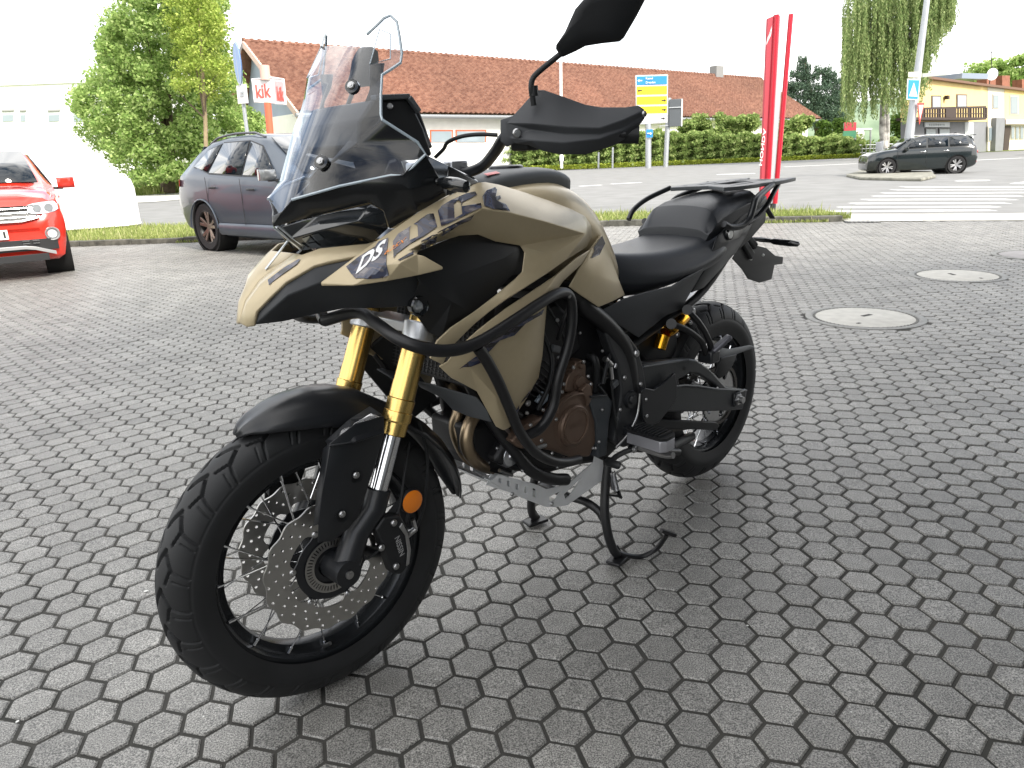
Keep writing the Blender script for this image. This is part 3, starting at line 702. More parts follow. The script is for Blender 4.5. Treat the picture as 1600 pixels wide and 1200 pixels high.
# lower black beak and side cowl beneath the wing
g = {'a': (398, 508, .034), 'b': (403, 490, .038), 'c': (422, 469, .054), 'd': (448, 442, .078), 'e': (491, 417, .104), 'f': (540, 407, .125), 'g': (600, 398, .15), 'h': (442, 503, .05), 'i': (500, 490, .075), 'j': (540, 482, .11), 'k': (450, 462, .085), 'l': (505, 440, .118), 'm': (580, 445, .165), 'n': (600, 482, .14), 'o': (655, 425, .19), 'p': (650, 478, .17)}
shell('lower_beak', g, ['a b c k', 'c d e l k', 'e f l', 'f g m l', 'a k h', 'h k l i', 'i l m n j', 'm o p n', 'g o m'], mat('dark_grey_plastic', (.026, .028, .031), .45, bump=.1, bscale=800), .005, .003)
# headlight
g = {'a': (430, 357, 0), 'b': (450, 374, .010), 'c': (471, 391, .018), 'd': (520, 386, .07), 'e': (580, 381, .115), 'f': (607, 357, .145), 'g': (600, 330, .145), 'h': (580, 318, .13), 'i': (500, 336, .062), 'j': (560, 345, .135), 'k': (500, 360, .072)}
hl = shell('headlight', g, ['a b k i', 'b c d k', 'd e j k', 'e f g j', 'i k j h', 'h j g'], mat('dark_lens', (.018, .02, .022), .07, coat=1), .004, .003)
mb = MB(); mb.tube([bk(428, 355, .0), bk(450, 373, .008), bk(472, 391, .016)], .0028, 8); obj('headlight_trim', mb, lensm, hl)
mb = MB(); mb.tube([bk(434, 353, .006), bk(454, 370, .016), bk(476, 386, .026)], .002, 8); obj('headlight_trim', mb, lensm, hl)
for q in ([(472, 372), (484, 368), (492, 376), (478, 379)], [(486, 367), (498, 364), (508, 373), (495, 376)], [(480, 381), (493, 378), (503, 386), (489, 388)], [(470, 380), (477, 382), (484, 389), (474, 390)]):
    decal('led_projector', [q], hl, mat('projector', (.22, .24, .26), .12, metal=.8), lift=.002)
# daylight bars running down to the beak
for (a, b_, l0, l1, m_) in (((415, 421), (452, 374), -.012, .0, lensm), ((434, 421), (470, 392), .0, .006, lensm)):
    mb = MB(); mb.tube([bk(*a, l0), bk(*b_, l1)], .0024, 8); obj('daylight_bar', mb, m_, bike)
# cowl
g = {'a': (425, 338, 0), 'b': (426, 355, 0), 'c': (500, 336, .062), 'd': (577, 317, .135), 'e': (600, 330, .147), 'f': (609, 358, .150), 'g': (655, 331, .178), 'h': (697, 307, .180), 'i': (749, 285, .168), 'j': (741, 277, .155), 'k': (700, 258, .17), 'l': (663, 240, .19), 'm': (629, 273, .185), 'n': (610, 275, .175), 'o': (530, 292, .115), 'p': (457, 311, .05), 'q': (440, 331, .02), 'r': (592, 300, .158), 's': (640, 296, .19), 't': (690, 285, .195)}
cowl = shell('front_cowl', g, ['a b c p q', 'c d r o p', 'o r n', 'd e r', 'e f g s r', 'n r s m', 'm s t l', 's g h t', 't h i j k', 'l t k'], mat('cowl_black', (.010, .011, .012), .2, coat=.25), .004, .003)
# turn signal
mb = MB(); mb.tube([bk(668, 281, .17), bk(690, 285, .20)], [.008, .0075], 10); mb.tube([bk(688, 284, .20), bk(697, 286, .22), bk(716, 289, .255), bk(729, 292, .275), bk(731, 292.5, .28)], [.0075, .0125, .0135, .011, .004], 12)
both('turn_signal', mb, blkg)
# --- big sand side fairing with wing
g = {'T0': (501, 441, .118), 'B0': (502, 447, .118), 'T1': (575, 385, .150), 'T2': (610, 361, .165), 'T3': (655, 330, .178), 'T4': (697, 307, .180), 'T5': (746, 285, .168), 'T6': (758, 284, .160),
     'T7': (780, 288, .155), 'T8': (820, 300, .150), 'T9': (858, 313, .150), 'Ta': (890, 325, .155), 'Tb': (914, 337, .158), 'Tc': (924, 352, .160), 'Td': (925, 370, .162), 'Te': (917, 386, .168),
     'W0': (606, 412, .205), 'W1': (552, 446, .165), 'W2': (602, 440, .2), 'W3': (655, 430, .232), 'W4': (692, 421, .250), 'W5': (692, 417, .250), 'W6': (662, 400, .236), 'W7': (652, 397, .228), 'W8': (625, 411, .225),
     'C1': (640, 391, .214), 'C2': (700, 358, .222), 'C3': (754, 326, .222), 'C4': (795, 332, .224), 'C5': (852, 346, .221), 'C6': (915, 365, .196),
     'I0': (654, 392, .198), 'I1': (690, 377, .195), 'I2': (717, 369, .195), 'I3': (747, 367, .198), 'I4': (775, 378, .190), 'I5': (813, 384, .184), 'I6': (820, 394, .186), 'I7': (816, 424, .192), 'I8': (806, 434, .194), 'I9': (770, 464, .197), 'Ia': (740, 488, .197), 'Ib': (705, 512, .195), 'Ic': (683, 533, .19),
     'M1': (862, 398, .206), 'O1': (884, 407, .206), 'O2': (855, 427, .214), 'O3': (820, 449, .216), 'O4': (790, 468, .215), 'O5': (765, 487, .205), 'O6': (740, 508, .2), 'O7': (712, 536, .192), 'Id': (676, 552, .182), 'Ie': (672, 560, .18), 'O8': (700, 553, .185), 'O9': (692, 570, .18)}
fair = shell('side_fairing', g, ['T0 T1 W0 W1 B0', 'T1 T2 W0', 'T2 T3 C1 W0', 'T3 T4 C2 C1', 'T4 T5 C3 C2', 'T5 T6 C3', 'T6 T7 C4 C3', 'T7 T8 C4', 'T8 T9 C5 C4', 'T9 Ta C5', 'Ta Tb C6 C5', 'Tb Tc C6', 'Tc Td C6', 'Td Te C6',
      'W0 C1 I0 W7 W8', 'C1 C2 I1 I0', 'C2 C3 I2 I1', 'C3 I3 I2', 'C3 C4 I4 I3', 'C4 C5 I5 I4', 'C5 C6 I5', 'I5 C6 M1 I6', 'I6 M1 I7', 'M1 C6 Te O1', 'I7 M1 O1 O2', 'I7 O2 I8', 'I8 O2 O3 O4 I9', 'I9 O4 O5 Ia', 'Ia O5 O6 Ib', 'Ib O6 O7 Ic', 'Ic O7 O8 Id', 'Id O8 O9 Ie',
      'W0 W8 W2 W1', 'W8 W7 W3 W2', 'W7 W6 W3', 'W6 W5 W4 W3'], sand, .005, .0018)
# black insert behind the opening of the fairing
g = {'a': (640, 405, .185), 'b': (654, 392, .178), 'c': (717, 366, .178), 'd': (750, 364, .180), 'e': (816, 384, .178), 'f': (823, 395, .178), 'g': (818, 428, .178), 'h': (742, 492, .185), 'i': (690, 530, .175), 'j': (670, 520, .15), 'k': (655, 441, .195), 'l': (702, 435, .205), 'm': (788, 403, .196), 'n': (706, 472, .205), 'o': (801, 430, .186), 'p': (640, 480, .16)}
ins = shell('fairing_insert', g, ['a b c l k', 'c d e m l', 'e f g o m', 'l m o h n', 'k l n p', 'p n h i j'], blk, .004, .004)
# lens low in the cowl
lc = bk(655, 478, .178)
mb = MB(); mb.lathe([(.0, .012), (.020, .012), (.022, -.003), (.019, -.006), (.016, .004), (0, .006)], c=lc, axis='Y', n=28); fl = obj('side_lamp', mb, blkg, bike)
mb = MB(); mb.lathe([(.0, -.001), (.008, .0), (.016, .005)], c=lc, axis='Y', n=9); obj('lens', mb, lensm, fl, smooth=0)
# second sand strip below the fairing and the radiator shroud
g = {'a': (923, 390, .160), 'b': (910, 412, .170), 'c': (880, 440, .185), 'd': (855, 475, .205), 'e': (852, 510, .205), 'f': (848, 556, .2), 'g': (842, 590, .19), 'h': (825, 620, .182), 'i': (808, 646, .172), 'j': (798, 668, .165), 'k': (787, 673, .16), 'l': (775, 667, .155), 'm': (760, 640, .16), 'n': (745, 612, .162), 'o': (725, 601, .165), 'p': (705, 591, .165), 'q': (686, 573, .165), 'r': (699, 566, .175), 's': (712, 548, .190),
     't': (745, 517, .200), 'u': (790, 482, .205), 'v': (830, 456, .205), 'w': (870, 430, .198), 'x': (900, 404, .180), 'y': (735, 575, .192), 'z': (775, 620, .186), 'zz': (806, 560, .212), 'zy': (770, 528, .214), 'zx': (840, 478, .215)}
shr = shell('radiator_shroud', g, ['a b x', 'b c w x', 'c zx v w', 'c d zx', 'zx u v', 'zx zy t u', 'zy y r s', 'zy s t', 'r y o p q', 'y z n o', 'z m n', 'z l m', 'z k l', 'z j k', 'z i j', 'zz h i z', 'y zy zz z', 'zz g h', 'zz f g', 'zz zx e f', 'zx d e', 'zy zx zz'], sand, .005, .0018)
for q_ in ([(752, 536), (775, 522), (800, 512), (815, 500), (835, 492), (850, 482), (846, 491), (820, 506), (803, 524), (780, 532), (765, 548), (755, 556)], [(717, 576), (731, 565), (744, 556), (750, 548), (752, 566), (735, 573), (724, 573)], [(800, 650), (812, 630), (830, 606), (838, 594), (838, 602), (822, 626), (804, 655)]): decal('camouflage_strip', [q_], shr, camom, lift=.0018)
# printed letters V O G E in camouflage, white DS, orange number
V_ = [(541, 417), (560, 402), (586, 386), (592, 378), (607, 372), (608, 430), (598, 434), (575, 436), (555, 435), (548, 427)]
O_ = ([(615, 404), (614, 378), (622, 366), (645, 352), (668, 335), (677, 334), (679, 340), (683, 355), (661, 370), (640, 382), (620, 397)], [[(640, 376), (640, 357), (645, 351), (652, 352), (653, 370)]])
G_ = ([(689, 354), (684, 330), (690, 322), (705, 313), (728, 303), (742, 300), (745, 305), (732, 312), (722, 317), (721, 323), (751, 318), (752, 325), (730, 335), (700, 350)], [[(710, 342), (709, 319), (715, 313), (720, 316), (722, 335)]])
E_ = [(756, 322), (753, 307), (760, 298), (773, 293), (776, 297), (774, 308), (781, 306), (782, 311), (776, 314), (790, 320), (796, 330), (770, 327)]
for q_ in (V_, O_, G_, E_, [(683, 364), (690, 360), (740, 335), (735, 343), (715, 352), (700, 362), (690, 368)], [(656, 388), (658, 377), (675, 368), (684, 366), (680, 378), (668, 388)], [(622, 407), (638, 397), (646, 393), (646, 398), (625, 408)]): decal('fairing_letter', [q_], fair, camom, lift=.0018, grid=6)
text_decal('lettering', 'DS', (556, 430), (600, 398), (561, 405), fair, whitep, lift=.003, shear=.25, bold=.05)
text_decal('model_number', '625X', (601, 400), (634, 378), (603, 393), fair, orangep, lift=.003, shear=.35, bold=.0)
# lower tank side panel
g = {'a': (924, 388, .162), 'b': (940, 366, .150), 'c': (950, 382, .143), 'd': (956, 405, .143), 'e': (968, 438, .146), 'f': (977, 461, .148), 'g': (958, 471, .154), 'h': (936, 480, .160), 'i': (912, 464, .168), 'j': (890, 448, .172), 'k': (908, 416, .168), 'l': (933, 430, .163)}
tsp = shell('tank_side_panel', g, ['a b c k', 'c d l k', 'd e f l', 'l f g h', 'l h i', 'k l i j'], sand, .005, .003)
decal('camouflage_edge', [[(927, 386), (940, 368), (945, 380), (936, 398), (922, 404), (928, 392)]], tsp, camom, grid=4)
# --- tank
def section(s, zt, hw, zsh, zb, pw=2.6, n=20, flat=.0):
    out = []
    for k in range(n+1):
        t = math.pi*k/n; c, si = math.cos(t), math.sin(t)
        y = hw*math.copysign(abs(c)**(2/pw), c); z = zsh+(zt-zsh)*abs(si)**(2/pw); out.append(Vector((s, y, z)))
    out.append(Vector((s, -hw*.86, zb))); out.append(Vector((s, hw*.86, zb))); return out
T = [section(.40, 1.055, .10, .98, .86), section(.46, 1.088, .132, .99, .86), section(.54, 1.100, .150, 1.0, .85), (section(.64, 1.104, .158, 1.0, .84)), section(.72, 1.098, .155, .985, .83), section(.79, 1.070, .146, .955, .81), section(.85, 1.015, .135, .90, .79), section(.90, .945, .125, .84, .77), section(.935, .89, .115, .80, .76)]
mb = MB(); mb.loft(T); tank = obj('tank', mb, sand, bike, sub=1, smooth=180)
Tc = [section(.455, 1.104, .070, 1.075, 1.03, 3), section(.50, 1.122, .092, 1.088, 1.03, 3), section(.60, 1.130, .094, 1.100, 1.03, 3), section(.70, 1.130, .086, 1.104, 1.03, 3), section(.765, 1.118, .075, 1.092, 1.02, 3), section(.80, 1.098, .062, 1.075, 1.02, 3)]
mb = MB(); mb.loft(Tc); tc_ = obj('tank_cover', mb, greyp, tank, sub=1, smooth=60)
mb = MB(); mb.lathe([(0, 1.136), (.036, 1.136), (.042, 1.133), (.046, 1.12), (.046, 1.10)], c=(.62, 0, 0), axis='Z', n=32); obj('filler_cap', mb, blks, tc_)
decal('warning_sticker', [[(755, 272), (775, 268), (782, 271), (762, 275)]], tc_, mat('sticker_red', (.5, .12, .12), .4), lift=.001, grid=3)
# --- seats
def seat_sec(s, zt, hw, zb, crown=.01, rnd=.03, y0=0):
    out = []
    for k in range(17):
        t = -1+2*k/16; y = hw*t; z = zt-crown*t*t
        if abs(t) > .72: z -= (rnd*((abs(t)-.72)/.28)**2)
        out.append(Vector((s, y, z)))
    out += [Vector((s-.0, hw*1.06, (zt+zb)/2)), Vector((s, hw*.98, zb)), Vector((s, -hw*.98, zb)), Vector((s-.0, -hw*1.06, (zt+zb)/2))]
    return out
S1 = [seat_sec(.865, .90, .075, .80), seat_sec(.885, .905, .095, .78, rnd=.035), seat_sec(.94, .895, .118, .755, rnd=.04), seat_sec(1.02, .886, .138, .75, rnd=.05), seat_sec(1.12, .882, .154, .755, rnd=.055), seat_sec(1.22, .886, .160, .765, rnd=.055), seat_sec(1.32, .897, .157, .78, rnd=.05), seat_sec(1.40, .915, .149, .80, rnd=.035), seat_sec(1.43, .91, .145, .81)]
mb = MB(); mb.loft(S1); obj('rider_seat', mb, seatm, bike, sub=1, smooth=180)
S2 = [seat_sec(1.328, .925, .127, .885, .010, .008), seat_sec(1.345, .955, .129, .88, .012), seat_sec(1.375, .988, .127, .885, .014, .022), seat_sec(1.42, 1.002, .124, .90, .014, .022), seat_sec(1.50, 1.014, .120, .92, .014, .022), seat_sec(1.58, 1.022, .115, .94, .014, .022), seat_sec(1.66, 1.024, .108, .955, .014, .025), seat_sec(1.70, 1.010, .095, .965, .01, .02), seat_sec(1.715, .99, .085, .965, .005, .01)]
mb = MB(); mb.loft(S2); ps = obj('pillion_seat', mb, seatm, bike, smooth=42, bevel=.006)
# --- tail panels
g = {'a': (937, 487, .150), 'b': (977, 466, .152), 'c': (1015, 455, .160), 'd': (1050, 447, .165), 'e': (1075, 432, .165), 'f': (1105, 416, .160), 'g': (1094, 432, .155), 'h': (1072, 470, .145), 'i': (1068, 482, .14), 'j': (1040, 494, .14), 'k': (998, 528, .14), 'l': (960, 503, .145), 'm': (1010, 483, .162), 'n': (1050, 462, .165)}
shell('tail_panel', g, ['a b m l', 'b c d n m', 'd e f g n', 'n g h i j', 'm n j k', 'l m k'], mat('tail_plastic', (.032, .034, .038), .5, bump=.1, bscale=900), .005, .003)
g = {'a': (1117, 380, .148), 'b': (1122, 368, .146), 'c': (1138, 353, .142), 'd': (1150, 354, .138), 'e': (1166, 352, .13), 'f': (1180, 340, .12), 'g': (1168, 366, .11), 'h': (1150, 395, .115), 'i': (1120, 428, .13), 'j': (1100, 450, .13), 'k': (1080, 458, .13), 'l': (1093, 436, .148), 'm': (1107, 412, .152), 'n': (1140, 378, .150), 'o': (1155, 372, .142)}
tl = shell('tail_side', g, ['a b c n', 'c d o n', 'd e o', 'e f g o', 'o g h n', 'n h i m', 'a n m', 'm i j l', 'l j k'], blks, .005, .003)
mb = MB(); q = bk(1140, 366, .150); mb.lathe([(0, -.006), (.012, -.006), (.014, -.003), (.014, .002)], c=q, axis='Y', n=24); obj('seat_lock', mb, mat('lock_pale', (.7, .7, .68), .35, metal=.3), tl)
mb = MB(); mb.lathe([(.014, -.004), (.018, -.004), (.019, .004), (.014, .004)], c=q, axis='Y', n=24, closed=True); obj('lock_ring', mb, blkg, tl)
mb = MB()
mb.loft([[Vector((s, y*w_, z+dz_)) for y, z in ((-1, 0), (-1, .03), (1, .03), (1, 0))] for s, w_, z, dz_ in ((1.40, .13, 0, .86), (1.55, .12, 0, .92), (1.70, .10, 0, .955), (1.80, .07, 0, .965))])
mb2 = MB(); mb2.v = mb.v; mb2.f = mb.f; obj('tail_core', mb, blk, bike, bevel=.01)
mb = MB(); mb.loft([[Vector((s, y*w_, z)) for y, z in ((-1, z0), (-1, z1), (1, z1), (1, z0))] for s, w_, z0, z1 in ((1.50, .10, .80, .90), (1.66, .09, .85, .95), (1.79, .075, .90, .965), (1.81, .06, .92, .96))])
tail_l = obj('tail_under', mb, blk, bike, bevel=.01)
mb = MB(); mb.box((1.812, 0, .94), (.012, .12, .03)); obj('tail_lamp', mb, mat('red_lens', (.25, .01, .01), .15, coat=.5), bike, bevel=.004)
# plate bracket
SP = 1.80
def ps_(u, v, s=SP): return bs(u, v, s)
g = [(1160, 378), (1180, 384), (1196, 388), (1210, 400), (1222, 402), (1222, 407), (1221, 413), (1209, 414), (1204, 437), (1186, 442), (1168, 436), (1158, 420), (1143, 404), (1150, 392)]
mb = MB(); P = [bk(u, v, .075-.0016*(u-1143)*.55) for u, v in g]; mb.prism(P, (.006, -.001, .001)); pb = obj('plate_bracket', mb, blk, bike, bevel=.002)
for (u, v) in ((1176, 404), (1195, 398)): bolt(bk(u, v, .06)+Vector((-.012, 0, 0)), (-1, -.6, 0), .005, .004, steel, pb)
mb = MB(); mb.beam(bk(1150, 372, .05), bk(1168, 400, .045), .05, .03); mb.beam(bk(1142, 350, .04), bk(1172, 385, .04), .06, .025); obj('bracket_arm', mb, blk, bike, bevel=.006)
mb = MB(); mb.beam(bk(1158, 373, .045), bk(1192, 374, .06), .03, .014); obj('signal_bracket', mb, blks, bike, bevel=.004)
mb = MB(); mb.tube([bk(1186, 374, .055), bk(1204, 376, .085)], [.009, .008], 8); mb.tube([bk(1203, 376, .085), bk(1210, 377, .10), bk(1235, 380, .16), bk(1247, 381.5, .185), bk(1248, 381.6, .19)], [.006, .0115, .012, .009, .004], 10); both('rear_turn_signal', mb, blkg)
# --- rack
mb = MB()
outl = [(1.46, .10), (1.50, .125), (1.60, .135), (1.66, .125), (1.72, .137), (1.80, .130), (1.86, .118), (1.93, .105), (1.95, .085), (1.90, .07), (1.865, .04)]
outl = outl+[(a, -b_) for a, b_ in reversed(outl)]; outl += [(1.50, -.05), (1.53, 0), (1.50, .05)]
def slot(s0, s1, y0, y1): return [(s0, y0), (s1, y0), (s1, y1), (s0, y1)]
hol = [slot(1.60, 1.76, -.035, .035), slot(1.58, 1.70, .062, .078), slot(1.58, 1.70, -.078, -.062)]+[circ(a, b_, .008, 10) for a in (1.53, 1.80) for b_ in (-.09, .09)]+[slot(1.79, 1.84, .02, .06), slot(1.79, 1.84, -.06, -.02)]
mb.plate(outl, hol, lambda a, b_, h: Vector((a, -b_, 1.030+.02*(a-1.65)+h)), .012)
rack = obj('luggage_rack', mb, mat('rack_grey', (.06, .065, .07), .45, bump=.1, bscale=500), bike, bevel=.002)
for sg in (1, -1):
    mm = (lambda p: p) if sg == 1 else mir
    mb = MB()
    A_ = [bk(1131, 350, .150), bk(1142, 355, .155), bk(1158, 353, .160), bk(1170, 343, .162), bk(1176, 328, .160), bk(1181, 312, .152), bk(1193, 300, .140), bk(1208, 287, .125)]
    mb.tube([mm(p) for p in smooth_path(A_)], .0105, 12)
    B_ = [bk(1168, 349, .120), bk(1182, 340, .120), bk(1196, 324, .118), bk(1206, 306, .115), bk(1216, 288, .105)]
    mb.tube([mm(p) for p in smooth_path(B_)], .0085, 12)
    obj('rack_tube', mb, blks, rack)
    mb = MB(); mb.beam(mm(bk(1197, 324, .118)), mm(bk(1207, 341, .11)), .018, .004); obj('rack_tab', mb, blks, rack)
    mb = MB(); mb.tube([mm(p) for p in smooth_path([Vector((1.30, -.150, .945)), Vector((1.33, -.152, .975)), Vector((1.40, -.150, 1.005)), Vector((1.50, -.130, 1.035))])], .0085, 10)
    if sg == -1: obj('rack_tube', mb, blks, rack)
# --- screen
scr = {'m0': Vector((.012, 0, 1.052)), 'm1': Vector((.050, 0, 1.13)), 'm2': Vector((.105, 0, 1.22)), 'm3': Vector((.155, 0, 1.305)), 'm4': Vector((.205, 0, 1.375)),
       'b1': (456, 312, .050), 'b2': (530, 291, .118), 'b3': (611, 274, .168), 'b4': (630, 275, .182), 'b5': (665, 241, .192), 'b6': (652, 222, .188), 'b7': (622, 203, .178), 'b8': (597, 187, .165), 'b9': (595, 179, .160),
       'e1': (595, 150, .150), 'e2': (597, 117, .142), 'e3': (610, 109, .145), 'e4': (626, 98, .148), 'e5': (628, 83, .146), 'e6': (624, 55, .138), 'e7': (620, 34, .130), 'e8': (610, 24, .118), 'e9': (600, 28, .110), 'f1': (588, 40, .10), 'f2': (573, 54, .085),
       'h1': (593, 46, .108), 'h2': (610, 53, .125), 'h3': (610, 92, .135), 'h4': (578, 100, .12)}
P = {k: (v if isinstance(v, Vector) else bk(*v)) for k, v in scr.items()}
def mixp(a, b_, t, bul=0): p = P[a]*(1-t)+P[b_]*t; return p+Vector((-bul, 0, bul*.3))
P['q1'] = mixp('m1', 'b2', .55, .012); P['q2'] = mixp('m2', 'b8', .50, .02); P['q2b'] = mixp('m1', 'b7', .55, .016); P['q3'] = mixp('m3', 'e1', .55, .016); P['q4'] = mixp('m4', 'f2', .5, .006); P['q3b'] = mixp('m3', 'h4', .5, .012)
fc = ['m0 b1 q1 m1', 'b1 b2 q1', 'b2 b3 q2b q1', 'b3 b4 q2b', 'b4 b5 b6 q2b', 'b6 b7 q2b', 'm1 q1 q2b q2 m2', 'q2b b7 b8 q2', 'q2 b8 b9 e1', 'm2 q2 q3 m3', 'q2 e1 q3', 'q3 e1 e2 h4', 'q3 h4 q3b', 'm3 q3 q3b', 'm3 q3b q4 m4', 'q3b h4 f2 q4', 'h4 h1 f1 f2', 'h1 e9 f1', 'h1 h2 e8 e9', 'h2 e7 e8', 'h2 e6 e7', 'h2 h3 e5 e6', 'h3 e4 e5', 'h3 e3 e4', 'h3 h4 e2 e3']
keys = list(P); n = len(keys); mb = MB(); mb.add([P[k] for k in keys]+[mir(P[k]) for k in keys], [tuple(keys.index(x) for x in f.split()) for f in fc]+[tuple(n+keys.index(x) for x in reversed(f.split())) for f in fc])
screen = obj('windscreen', mb, clear, bike, smooth=180, bevel=0)
mb = MB()
ed = ['b1', 'b2', 'b3', 'b4', 'b5', 'b6', 'b7', 'b8', 'b9', 'e1', 'e2', 'e3', 'e4', 'e5', 'e6', 'e7', 'e8', 'e9', 'f1', 'f2']
for mm in ((lambda p: p), mir): mb.tube([mm(P[k]) for k in ed], .0028, 6)
mb.tube([P['h1'], P['h2'], P['h3'], P['h4']], .0013, 6, closed=True); mb.tube([mir(P[k]) for k in ('h1', 'h2', 'h3', 'h4')], .0013, 6, closed=True)
obj('screen_edge', mb, mat('polished_edge', (.38, .45, .50), .15, coat=1), screen)
SB = bvh(screen)
for (u, v, l) in ((551, 136, .125), (503, 254, .088)):
    for sg in (1,):
        o_, d_ = to_local_ray(u, v); q = SB.ray_cast(o_, d_)[0] or bk(u, v, l); q = q if sg == 1 else mir(q); axv = Vector((-.75, -.5*sg, .35)).normalized()
        mb = MB(); mb.tube([q-axv*.004, q+axv*.005, q+axv*.0055], [.0135, .0135, .011], 20); wsh = obj('screen_washer', mb, blkg, screen); bolt(q+axv*.0055, axv, .0075, .004, steel, wsh)
# support frame behind the screen and the instrument cluster
g = {'a': (513, 255, .06), 'b': (548, 215, .08), 'c': (577, 140, .09), 'd': (578, 99, .095), 'e': (602, 98, .10), 'f': (598, 120, .10), 'g': (590, 150, .11), 'h': (597, 186, .12), 'i': (555, 225, .11)}
shell('screen_support', g, ['a b i', 'b c g h i', 'c d e f g'], blk, .006, .002)
mb = MB()
o1 = [bk(u, v, .115) for u, v in ((583, 156), (635, 153), (651, 175), (663, 200), (677, 243), (650, 250), (600, 240), (560, 230), (560, 190))]
mb.prism(o1, (-.0, .23, .0)); obj('instrument_housing', mb, blk, bike, bevel=.006)
mb = MB(); mb.beam(bk(583, 153, .11), bk(637, 151, .11), .02, .01); mb.beam(bk(636, 152, .112), bk(652, 175, .112), .022, .01); obj('housing_rim', mb, greyp, bike, bevel=.002)
bolt(bk(609, 166, .118), (-.5, -1, .2), .006, .004)
mb = MB(); mb.box((.245, 0, 1.165), (.012, .17, .10), Matrix.Rotation(R(-18), 3, 'Y')); obj('display', mb, mat('display_glass', (.01, .01, .012), .08, coat=1), bike, bevel=.004)
mb = MB(); mb.prism([bk(u, v, -.08) for u, v in ((498, 171), (536, 170), (538, 180), (520, 192), (504, 186))], (.01, 0, 0)); obj('screen_bracket', mb, steel, bike, bevel=.002)
# --- handlebar
for sg in (1, -1):
    mm = (lambda p: p) if sg == 1 else mir
    hb_ = [Vector((.405, 0, 1.125)), Vector((.405, -.06, 1.125)), bk(735, 268, .10), bk(757, 257, .14), bk(775, 235, .20), bk(793, 212, .25), bk(815, 203, .30), bk(860, 200, .36), bk(960, 196, .43)]
    hb_[7] = Vector((.50, -.35, 1.190)); hb_[8] = Vector((.575, -.435, 1.185)); hb_[6] = Vector((.43, -.29, 1.19))
    mb = MB(); mb.tube([mm(p) for p in smooth_path(hb_, 5)], .0115, 12); hbo = obj('handlebar', mb, blks, bike)
    mb = MB(); mb.tube([mm(Vector((.475, -.325, 1.190))), mm(Vector((.575, -.435, 1.185)))], .017, 16); obj('grip', mb, blk, hbo)
    mb = MB(); mb.box(mm(Vector((.425, -.27, 1.186))), (.04, .05, .045)); obj('switch_block', mb, blk, hbo, bevel=.006)
    mb = MB(); mb.tube([mm(p) for p in (Vector((.43, -.28, 1.19)), Vector((.45, -.33, 1.190)), Vector((.54, -.43, 1.186)))], [.006, .008, .006], 8); obj('lever', mb, blk, hbo)
    # clamp
    q = mm(Vector((.405, -.07, 1.12)))
    mb = MB(); mb.box((q.x, q.y, 1.128), (.05, .03, .045)); mb.tube([(q.x, q.y, 1.00), (q.x, q.y, 1.11)], .019, 16); obj('handlebar_clamp', mb, silver, bike, bevel=.005)
mb = MB(); mb.box((.40, 0, 1.095), (.06, .19, .02)); obj('top_clamp', mb, silver, bike, bevel=.005)
# hand guards
g = {'a': (782, 187, .262), 'b': (802, 180, .275), 'c': (827, 152, .300), 'd': (840, 141, .312), 'e': (850, 140, .320), 'f': (882, 151, .345), 'g': (915, 163, .372), 'h': (940, 167, .392), 'i': (977, 167, .420), 'j': (997, 164, .437), 'k': (1008, 171, .445), 'l': (1008, 185, .447), 'm': (988, 211, .432), 'n': (957, 229, .41), 'o': (915, 242, .38), 'p': (875, 242, .350), 'q': (850, 237, .330), 'r': (825, 227, .305), 's': (803, 224, .280), 't': (792, 230, .27), 'u': (782, 221, .262),
     'A': (830, 194, .315), 'B': (880, 198, .362), 'C': (937, 200, .412), 'D': (975, 187, .435), 'E': (1005, 173, .447), 'A2': (830, 203, .308), 'B2': (880, 210, .357), 'C2': (937, 210, .407), 'D2': (975, 199, .431), 'E2': (1003, 181, .4445),
     'A3': (830, 219, .318), 'B3': (880, 223, .362), 'C3': (937, 217, .410), 'D3': (975, 204, .432), 'S1': (797, 193, .275), 'S2': (797, 215, .275)}
def fwd(p, l):  # guard bows forward between its two mounts
    return p
hg = shell('hand_guard', g, ['a b S1', 'b c A S1', 'c d e A', 'e f B A', 'f g B', 'g h C B', 'h i D C', 'i j E D', 'j k E', 'a S1 S2 u', 'S1 A A2 A3 S2', 'A B B2 A2', 'B C C2 B2', 'C D D2 C2', 'D E E2 D2', 'E k l E2', 'A2 B2 B3 A3', 'B2 C2 C3 B3', 'C2 D2 D3 C3', 'D2 E2 l D3', 'S2 s t u', 'S2 A3 r s', 'A3 q r', 'A3 B3 p q', 'B3 C3 n o', 'B3 o p', 'C3 D3 m n', 'D3 l m'], mat('guard_plastic', (.035, .037, .041), .5, bump=.15, bscale=800), .004, .004)
bolt(bk(807, 208, .29), (-.5, -1, 0), .009, .006, steel, hg); bolt(bk(1006, 178, .448), (-.2, -1, 0), .006, .004, steel, hg)
